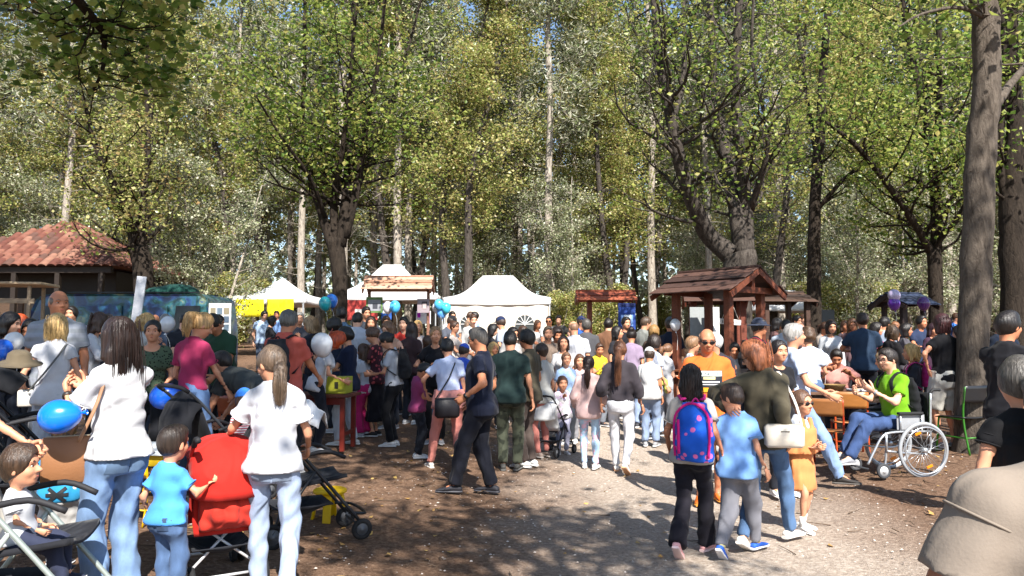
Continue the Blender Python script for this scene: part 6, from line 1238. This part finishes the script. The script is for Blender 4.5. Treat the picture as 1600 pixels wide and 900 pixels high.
V, Q = sdf([('u', 0, etube(p38['pel'], p38['Mt'], [.05, .14, .26], [.16, .155, .15], [.13, .125, .12])), ('u', .0, rc(p38['T']((-.07, .12, .33)), p38['T']((-.075, .09, .50)), .022, .022)), ('u', 0, rc(p38['T']((.07, .12, .33)), p38['T']((.075, .09, .50)), .022, .022))], .018, .003, 5); MB().add(V, Q).build('pinafore_bib', cloth('#cf8350'), p38['root'], True)
person('grey haired man in a pale blue shirt and ripped jeans striding to the right', 1243, 8.35, 1.80, 100, sex='m', hair=('short', '#8d8a86'), top=('tee', '#b9c8e6', {'hem': -.11}), bottom=('straight', '#6f94cc', DEN), lf=(-.08, -.24, 0), rf=(.10, .42, 0), pl=25, shoes=('#2a2624', '#4a4642'), lw=(-.2, .30, 1.0), rw=(.2, .28, 1.0), lean=-4)
person('smiling dark haired woman in black beside the auburn woman', 1214, 8.1, 1.64, 168, hair=('bun', '#191112', {'h': .2}), top=('tee', '#17171b'), bottom=('straight', '#20232c'))
p = person('man in a navy bucket hat and black T-shirt with red straps', 1183, 11.4, 1.84, 120, sex='m', sk='b', hair=('short', '#241c18'), top=('tee', '#12131a'), bottom=('straight', '#1d2028'), cap=('bucket', '#2a3040'), fat=1.15, hy=-10)
backpack('black backpack with dark red straps on the man in the bucket hat', p, '#17171b', strap='#8a2434', w=.30)
person('white haired man in a dark T-shirt turned away behind the orange shirt', 1117, 9.6, 1.74, -150, sex='m', hair=('short', '#c4c2be'), top=('tee', '#2f2c34'), bottom=('straight', '#3a3f4a'), hy=60)
person('woman with short fair hair in a white T-shirt beside the kiosk post', 1079, 11.2, 1.66, 85, hair=('short', '#7a5c42'), top=('tee', '#dcdfe4'), bottom=('straight', '#3a4252', DEN), lw=(-.1, .25, 1.0))
# --- right, round the table
p = person('woman with curly hair in a pale T-shirt and jeans seen from behind at the table', 1262, 10.4, 1.68, 10, hair=('curly', '#4a3626'), top=('tee', '#b4bccc', {'hem': .0}), bottom=('skinny', '#3c5a86', {'pat': 'denim', 'waist': .1}), lw=(-.2, .25, 1.0), rw=(.2, .25, 1.0), fat=1.08)
tb = on_ground(1318, 10.5); table('dark wooden table with baskets and papers where people sit', tb, 4, 1.35, .75, .76, '#5a3f2e', '#33241b')
bk = MB().lathe([(0, 0), (.11, 0), (.15, .08), (.155, .085), (.145, .085), (.105, .012), (0, .012)], (0, 0, 0), 18).build('basket', basic('wicker', '#8a7248', .8, var=.3, scale=60, bump=.8, bscale=70), None, True); bk.location = tb + Vector((-.18, -.05, .762)); tag(bk, 'shallow wicker basket on the dark wooden table', 'basket')
small_box('flat teal box lying on the dark wooden table', 'tray_box', tb + Vector((.42, .1, .762)), (.34, .24, .07), '#2a6a62', 15)
small_box('stack of pale printed papers on the dark wooden table', 'paper_stack', tb + Vector((.14, -.14, .762)), (.30, .21, .03), '#c9cbd6', -8, cat='papers')
person('man in a salmon T-shirt seated behind the dark wooden table lifting a cup', 1304, 11.3, 1.76, 200, sex='m', sk='b', hair=('crew', '#1c1512'), top=('tee', '#d8978c'), bottom=('straight', '#2a2f3a'), pz=-.42, lf=(-.12, .42, 0), rf=(.12, .42, 0), lw=(-.16, .32, .92), rw=(.16, .34, 1.0), hp=24, lean=12)
chair('wooden chair with orange red metal legs pulled out from the dark table', on_ground(1289, 9.4), 28, '#a8341c', '#8a5a32')
chair('wooden chair with orange red metal legs pushed in under the dark table', on_ground(1322, 9.9), 15, '#b4481c', '#94602f')
chair('child chair with a green frame beside the pale trunk', on_ground(1497, 9.5), -20, '#2f6a1c', '#1e1e20')
chair('orange plastic chair among the pushchairs by the red table', on_ground(384, 8.6), 40, '#a8441c', '#a84a20')
wl = on_ground(1395, 8.65)
wheelchair('grey folding wheelchair with orange spoke reflectors', wl, -100)
p = person('man with glasses in a lime green T-shirt and jeans sitting in the wheelchair', 1395, 8.65, 1.76, -100, sex='m', sk='c', hair=('crew', '#241c18'), top=('tee', '#6aa018', {'hem': -.05}), bottom=('straight', '#2c4a86', {'pat': 'denim'}), pz=-.36, loc=wl + Vector((-.0, 0, .03)), lf=(-.10, .66, .10), rf=(.10, .60, .12), lw=(-.12, .36, .90), rw=(.10, .40, .86), glasses='clear', hp=6, hy=-6, shoes=('#8a8c92', '#c8c8c8'), lean=4, kpole=(0, 1, .6), watch=('l', '#8a8a8c'))
backpack('black backpack hanging behind the man in the wheelchair', p, '#141519', w=.32, h_=.44, z=.24)
person('woman with grey blond hair in a navy dotted blouse seated at the table', 1383, 10.2, 1.66, -50, hair=('bob', '#8a7458'), top=('tee', '#222c4a', {'pat': 'dots', 'c2': '#8088a4'}), bottom=('straight', '#23262e'), pz=-.40, lf=(-.12, .42, 0), rf=(.12, .42, 0), lw=(-.2, .3, .85), rw=(.15, .35, .85), hp=8)
p = person('woman with light blond hair bent forward behind the wheelchair', 1424, 10.6, 1.64, -70, hair=('long', '#b8965e', {'len': .06}), top=('tee', '#2a2c34'), bottom=('straight', '#3a3f48'), pz=-.34, lf=(-.12, .42, 0), rf=(.12, .42, 0), lw=(-.14, .34, .8), rw=(.14, .34, .8))
backpack('small hot pink backpack of the light blond woman', p, '#c2307e', w=.24, h_=.30, strap='#c2307e', z=.34)
person('woman in a black T-shirt and white shorts with both hands on her hips', 1473, 9.8, 1.72, -8, hair=('bob', '#3a1e20', {'len': .02}), top=('tee', '#121216', {'hem': -.06, 'sleeve': .45}), bottom=('shorts', '#d6d2c8', {'cut': .95, 'loose': .022}), lw=(-.25, -.02, 1.02), lp=(-1, -.5, -.1), rw=(.25, -.02, 1.02), rp=(1, -.5, -.1), curl=.4, fat=1.1, shoes=('#8a8a8c', '#d0d0d0'))
person('athletic man in a tight black T-shirt with arms folded near the pale trunk', 1571, 6.5, 1.78, 62, sex='m', sk='b', hair=('short', '#1a1412'), top=('tee', '#17171c', {'loose': .010}), bottom=('straight', '#aab4c0', DEN), lw=(.10, .22, 1.06), rw=(-.08, .24, 1.10), lp=(-1, .2, -.6), rp=(1, .2, -.6), hy=12, watch=('l', '#c8c8ca'))
person('woman with a grey streaked ponytail and a black mesh sleeved top', 1590, 3.5, 1.60, 14, hair=('pony', '#4a4641', {'h': .05, 'len': .34}), top=('cap', '#141417'), bottom=('straight', '#1c1d22'), lw=(-.24, .1, .9))
person('man in a taupe T-shirt standing with his back to the viewer', 1645, 1.38, 1.75, 6, sex='m', sk='d', hair=('crew', '#2a211c'), top=('tee', '#82776c', {'loose': .02, 'sleeve': .52}), bottom=('straight', '#2a2d34'), fat=1.06, lod=.012, hy=40, side=6, lw=(-.34, .04, .90), lp=(-.5, -1, -.2))
# ------------------------------------------------------------------ the crowd further back
GRP = 'people in the crowd among the stalls'
TOPS = {'t': 'tee', 'l': 'long', 'p': 'polo', 'k': 'tank'}
HS = {'s': 'short', 'c': 'crew', 'b': 'bob', 'l': 'long', 'p': 'pony', 'u': 'bun', 'y': 'curly', 'z': 'buzz', 'r': 'ring'}
def crowd(rows):
    for i, (px, top, d, hd, sx, hs, hc, tk, tc, bc, label) in enumerate(rows):
        H = CAM_H + (HORIZON - top) / ppm(d) - gzf((px - 800) / F_PX * d, d); lo, hi = {'m': (1.68, 1.90), 'f': (1.56, 1.76), 'k': (1.0, 1.5)}[sx]
        H = min(max(H, lo), hi); r = random.Random(i * 7 + 1); arm = r.choice((0, 0, 1, 2, 3)); kw = {}
        if arm == 1: kw = dict(lw=(-.12, .33, 1.05), rw=(.12, .32, 1.08))
        elif arm == 2: kw = dict(rw=(.10, .30, 1.22))
        elif arm == 3: kw = dict(lw=(-.1, .26, 1.12), rw=(.05, .27, 1.14), lp=(-1, .1, -.6), rp=(1, .1, -.6))
        cap = None; gl = None
        if hs.isupper(): cap = ('cap', tc if hs == 'X' else hc); hs = 's'
        st = HS[hs.lower()]
        person(label, px, d, H, hd, sex=sx, sk=r.choice('aabbc'), hair=(st, hc if not cap else '#3a2c24', {'len': r.uniform(.1, .3)} if st in ('long', 'pony') else {}), top=(TOPS[tk], tc), bottom=('straight', bc, {'pat': 'denim'} if r.random() < .4 else {}), hy=r.uniform(-30, 30), hp=r.uniform(-4, 18), cap=cap, glasses='dark' if r.random() < .12 else None, group=GRP, fat=r.uniform(.96, 1.14), lean=r.uniform(-2, 6), shoes=(r.choice(('#c8c8c8', '#3a3a3e', '#8a8a8c')), '#d0d0d0'), **kw)
BK, BR, BD, GR, RD, DB_, WH = '#17110f', '#3f2a1e', '#b08f5c', '#77736e', '#a8431a', '#5a4230', '#b8b5b0'
W_, B_, N_, K_ = '#dadada', '#17181c', '#1f2a48', '#2a2f3a'
crowd([
 (6, 486, 8.3, 100, 'f', 'l', BK, 'l', B_, K_, 'woman with long black hair in a black jumper behind the pram'),
 (29, 490, 9.2, 60, 'f', 'l', RD, 't', '#b8307a', K_, 'red haired woman in a magenta top behind the pram'),
 (58, 497, 8.6, 200, 'f', 'b', BK, 'l', '#202430', K_, 'dark haired woman in a charcoal jumper behind the bald man'),
 (113, 478, 13.0, 150, 'm', 's', BK, 't', '#2c3140', K_, 'dark haired man in a slate T-shirt close to the van'),
 (142, 486, 9.6, 70, 'f', 'l', BR, 'l', '#d4d6da', '#20242c', 'woman with long brown hair in a white blouse between bald man and van'),
 (160, 494, 12.2, 180, 'f', 'u', BK, 't', '#b8327c', K_, 'woman with tied dark hair in a fuchsia T-shirt by the van'),
 (172, 493, 11.0, 190, 'm', 'C', '#2a2a30', 't', '#23262c', K_, 'man in a dark cap and dark T-shirt by the van'),
 (221, 488, 10.2, 20, 'f', 'b', BD, 't', '#d8d6d2', '#3a4252', 'blond woman in a white T-shirt beside the leaning white board'),
 (244, 490, 13.4, 175, 'm', 'r', '#7a6a5e', 't', '#6a7280', K_, 'balding man in a grey T-shirt before the van'),
 (259, 489, 12.4, 160, 'm', 's', GR, 't', '#3a4658', K_, 'grey haired man in a blue grey T-shirt before the van'),
 (286, 487, 11.2, 120, 'm', 'c', BK, 't', '#24262c', K_, 'short haired man in black behind the pink T-shirt'),
 (330, 490, 12.0, 60, 'f', 'l', BK, 't', '#394a44', K_, 'long haired woman in dark green by the display board'),
 (411, 484, 20.0, 150, 'm', 's', BK, 't', '#a9c0dc', '#4a5568', 'man in a pale blue T-shirt under the yellow banners'),
 (421, 493, 18.0, 60, 'f', 'b', BK, 't', B_, K_, 'dark haired woman in black under the yellow banners'),
 (433, 491, 22.0, 200, 'm', 'c', BR, 't', '#7a9acc', '#3a4252', 'man in a mid blue T-shirt under the yellow banners'),
 (468, 487, 14.6, 160, 'm', 's', GR, 't', '#4a4a50', K_, 'grey haired man in charcoal behind the salmon T-shirt'),
 (492, 490, 11.8, -60, 'f', 'l', '#8a7050', 't', '#20222a', K_, 'woman with streaked blond hair in black by the dark linden'),
 (524, 494, 11.6, -80, 'f', 'y', BK, 't', '#202a3c', K_, 'curly dark haired woman behind the navy polo'),
 (534, 471, 13.6, -50, 'm', 's', BK, 't', '#3f5a74', K_, 'tall man in a steel blue T-shirt beside the dark linden'),
 (557, 486, 13.0, -20, 'm', 'c', BK, 't', '#c9d0dc', '#4a5468', 'man in a white T-shirt behind the floral dress'),
 (570, 476, 16.5, 150, 'm', 's', BK, 't', '#3a3f48', K_, 'dark haired man in grey under the mountain picture'),
 (581, 492, 14.4, 180, 'f', 'l', BR, 't', '#8a6a64', K_, 'brown haired woman in dusty rose under the mountain picture'),
 (613, 489, 12.4, 200, 'f', 'b', '#6a4c36', 'k', '#b08a74', K_, 'woman with sunglasses in a tan top behind the queue'),
 (603, 492, 15.5, 170, 'm', 's', BR, 't', '#5a6474', K_, 'man in slate blue between the hanging pictures'),
 (633, 494, 14.0, 190, 'm', 'c', BK, 't', '#c03a30', K_, 'man in a bright red T-shirt below the hanging pictures'),
 (642, 497, 13.0, 20, 'f', 'l', '#2a1812', 't', '#3a2a2c', K_, 'woman with very long dark hair in maroon below the portrait'),
 (652, 500, 15.0, 160, 'f', 'l', BD, 't', '#d0c4c0', K_, 'blond woman in cream below the portrait'),
 (668, 505, 13.8, 10, 'k', 'b', BR, 't', '#d0b4b4', '#6a7080', 'child with brown hair in pale pink below the portrait'),
 (681, 500, 11.4, 182, 'f', 'p', '#8a6a4a', 't', '#141318', '#16171c', 'fair haired woman in a black T-shirt facing the boy in plum'),
 (706, 477, 20.0, 175, 'm', 's', BK, 't', '#d8d8d6', K_, 'dark bearded looking man in white at the corner of the marquee'),
 (699, 492, 17.5, 120, 'm', 'C', '#1c1e24', 't', '#4a4e58', K_, 'man in a black cap near the corner of the marquee'),
 (710, 501, 16.0, 100, 'f', 'u', BR, 't', '#c4b8b0', K_, 'woman with tied brown hair in beige near the marquee'),
 (722, 505, 12.0, 10, 'k', 'X', '#3a5ac0', 't', '#3c5cc4', K_, 'child in a royal blue cap before the marquee'),
 (729, 477, 23.0, 90, 'm', 's', BR, 't', '#7a6656', K_, 'man in a brown T-shirt at the wall of the marquee'),
 (742, 479, 22.5, -90, 'm', 's', BK, 't', '#8ea6d0', K_, 'man in a cornflower blue T-shirt at the wall of the marquee'),
 (738, 488, 18.5, 170, 'm', 'c', BR, 'l', W_, '#5a6070', 'man in a white long sleeved shirt before the marquee'),
 (767, 489, 16.0, 70, 'f', 'l', BK, 'l', '#202126', K_, 'woman with long black hair in a black hooded jumper before the marquee'),
 (785, 489, 17.0, -70, 'm', 'C', '#1f2a4a', 't', '#9aa4b4', K_, 'man in a navy cap before the marquee'),
 (798, 497, 14.0, 160, 'f', 'l', '#120d0c', 't', '#c8c4c0', K_, 'woman with long jet black hair in off white before the marquee'),
 (770, 516, 13.2, 175, 'k', 'b', BD, 't', '#d0c0a8', K_, 'blond child in sand before the marquee'),
 (815, 505, 14.8, 150, 'f', 'b', BR, 't', '#5a5048', K_, 'woman with bobbed brown hair in umber behind the men in dark T-shirts'),
 (838, 481, 21.5, 170, 'f', 'l', '#4a3020', 'k', '#dcd8d4', '#6a7080', 'woman in a sleeveless white top at the far corner of the marquee'),
 (858, 483, 20.0, 165, 'm', 'z', BK, 'p', '#d6d6d4', K_, 'man with close cropped hair in a white polo past the marquee'),
 (873, 487, 22.0, 190, 'm', 's', BK, 't', '#4a4844', K_, 'man in dark grey before the low bushes'),
 (868, 506, 14.2, 178, 'f', 'y', '#1d120e', 't', '#3a3436', K_, 'woman with dark curls between the bearded man and the white top'),
 (881, 500, 15.2, 20, 'k', 's', '#8a6a44', 't', '#8a8478', K_, 'fair haired child riding high behind the white top'),
 (898, 490, 13.6, 5, 'm', 'r', '#7a5c48', 't', '#cdd0d8', '#4a5468', 'balding man in a white T-shirt seen from behind by the reddish roof'),
 (905, 478, 18.5, 140, 'm', 'C', '#1f2c50', 't', '#2c56a0', K_, 'man in a dark cap and bright blue T-shirt under the reddish roof'),
 (916, 494, 15.2, 10, 'm', 's', '#4a4642', 'l', '#4a4a4e', K_, 'man in a grey hooded jumper under the reddish roof'),
 (934, 517, 13.6, 150, 'k', 'c', BR, 't', '#c4b42c', '#7a8494', 'boy in a yellow T-shirt by the reddish roof'),
 (950, 490, 15.8, 10, 'm', 's', BK, 't', '#6a4a36', K_, 'man in a chestnut brown T-shirt seen from behind near the night sky poster'),
 (963, 494, 14.6, 130, 'f', 'l', BK, 't', '#222228', K_, 'woman with dark hair in black near the night sky poster'),
 (977, 486, 16.5, 175, 'm', 's', BK, 'p', '#1d1e24', K_, 'man in a black polo in front of the night sky poster'),
 (986, 502, 13.4, 10, 'f', 'u', '#1c1412', 't', '#8a7a90', '#7c95bc', 'woman with a dark bun in a lilac T-shirt seen from behind'),
 (1003, 492, 16.0, 60, 'm', 's', '#4a3a2e', 't', '#7a7c78', K_, 'man in a stone grey T-shirt beyond the lilac T-shirt'),
 (1019, 503, 14.6, 30, 'f', 'b', '#8a6a40', 't', '#4a3c34', K_, 'woman with caramel hair in brown by the kiosk post'),
 (1047, 489, 14.0, 40, 'm', 'C', '#5a5c62', 't', '#1d2436', K_, 'man in a grey cap and navy T-shirt at the kiosk'),
 (1036, 512, 12.8, 60, 'k', 'p', '#6a4a34', 't', '#a8aab0', '#8a8c94', 'girl with a brown ponytail in silver grey by the kiosk'),
 (1014, 524, 11.6, 20, 'k', 'X', '#dcdcdc', 't', '#dcdcdc', '#7a8aa4', 'child in a white cap by the kiosk'),
 (1146, 512, 11.8, 190, 'k', 's', BK, 't', '#d8d8d8', K_, 'dark haired child in white below the hanging sign'),
 (1226, 498, 13.6, 20, 'm', 's', BK, 't', '#a8b0bc', K_, 'dark haired man in a pale grey T-shirt behind the curly haired woman'),
 (1242, 493, 15.5, 170, 'm', 'c', BK, 't', '#3c4658', K_, 'man in dark slate under the dark boarded roof'),
 (1252, 490, 18.0, 160, 'm', 's', BR, 't', '#3a5486', K_, 'man in denim blue beside the slim dark tree'),
 (1207, 495, 15.0, 100, 'f', 'l', BK, 't', '#6a4c4a', K_, 'woman with black hair in russet near the bucket hat'),
 (1297, 499, 13.2, 190, 'f', 'b', '#241814', 'l', '#b9bcc0', K_, 'woman in a silver grey track jacket behind the dark table'),
 (1283, 508, 14.8, 150, 'f', 'p', BR, 't', '#8a8078', K_, 'woman with a brown ponytail in taupe behind the dark table'),
 (1318, 500, 16.0, 160, 'f', 'l', BR, 't', '#3a3036', K_, 'brown haired woman in plum black behind the dark table'),
 (1330, 497, 14.6, 190, 'f', 'b', '#5a3c28', 't', '#5a4448', K_, 'woman with chestnut bob in mauve behind the dark table'),
 (1348, 487, 11.9, 20, 'm', 's', '#2c2019', 't', '#28394e', '#1a1d26', 'man in a dark blue T-shirt with a backpack behind the dark table'),
 (1364, 503, 12.8, 150, 'f', 'b', BK, 't', '#c05a80', K_, 'dark haired woman in rose pink near the blue roofed kiosk'),
 (1379, 499, 13.2, 40, 'm', 's', BK, 't', '#8a96a8', K_, 'dark haired man in a blue grey T-shirt near the blue roofed kiosk'),
 (1388, 508, 11.8, 70, 'f', 'b', '#4a3828', 'l', '#1c1a1c', K_, 'woman with a brown bob in a black cardigan near the blue roofed kiosk'),
 (1398, 502, 13.6, 200, 'f', 'l', '#7a5236', 't', '#a07a68', K_, 'woman with light brown hair in terracotta near the blue roofed kiosk'),
 (1412, 512, 13.0, 100, 'f', 'b', BK, 't', '#4c4a50', K_, 'dark haired woman in lead grey under the blue roof'),
 (1436, 500, 14.2, 170, 'm', 's', BK, 't', '#25304a', K_, 'dark haired man in navy under the blue roof'),
 (1452, 505, 13.6, 150, 'f', 'l', '#2c1a20', 't', '#3a2436', K_, 'woman with burgundy hair in aubergine under the blue roof'),
 (1492, 489, 20.0, 150, 'm', 's', BR, 't', '#2f66b8', K_, 'man in a vivid blue T-shirt beyond the pale trunk'),
 (1502, 512, 11.2, -20, 'f', 'b', BK, 't', '#141418', K_, 'dark haired woman in black beside the pale trunk'),
 (1560, 512, 10.2, 60, 'm', 's', BK, 't', '#1c2638', K_, 'man in navy behind the athletic man in black'),
])
bp_ = None
# balloons tied among the stalls
for px, py, d, c_, lb in ((686, 476, 19.0, '#4aa4d8', 'pale blue balloon at the corner post of the marquee'), (697, 481, 19.0, '#3fb4cc', 'turquoise balloon at the corner post of the marquee'), (690, 489, 19.1, '#5a9ae0', 'light blue balloon lowest in the bunch by the marquee'), (683, 481, 19.2, '#d4d8e0', 'white balloon in the bunch by the marquee'), (508, 474, 15.0, '#1f8a96', 'teal balloon beside the dark linden'), (518, 470, 15.2, '#2a6ac0', 'blue balloon beside the dark linden'), (617, 479, 17.2, '#4aaade', 'sky blue balloon below the pale board roof'), (606, 480, 17.4, '#e0d8dc', 'white and red balloon below the pale board roof'), (1397, 462, 16.0, '#b0a4c4', 'pale lilac balloon on the blue roofed kiosk post'), (1397, 474, 16.0, '#5a2a94', 'purple balloon on the blue roofed kiosk post'), (1443, 474, 15.6, '#4a1f6a', 'dark purple balloon beside the blue roofed kiosk'), (1055, 507, 12.9, '#c4c6ca', 'pale grey balloon at the kiosk post'), (1286, 562, 10.6, '#dedede', 'white balloon above the dark wooden table')):
    balloon(lb, at(px, py, d), .125 if d > 14 else .09, c_, (.1, 0, -1), at(px + 3, py + 40, d))
print('LABEL CLASHES', {k: len(v) for k, v in LABELS.items() if len(v) > 1 and 'wood' not in k})
print('TRIS', sum(sum(len(p_.vertices) - 2 for p_ in m.polygons) for m in bpy.data.meshes))
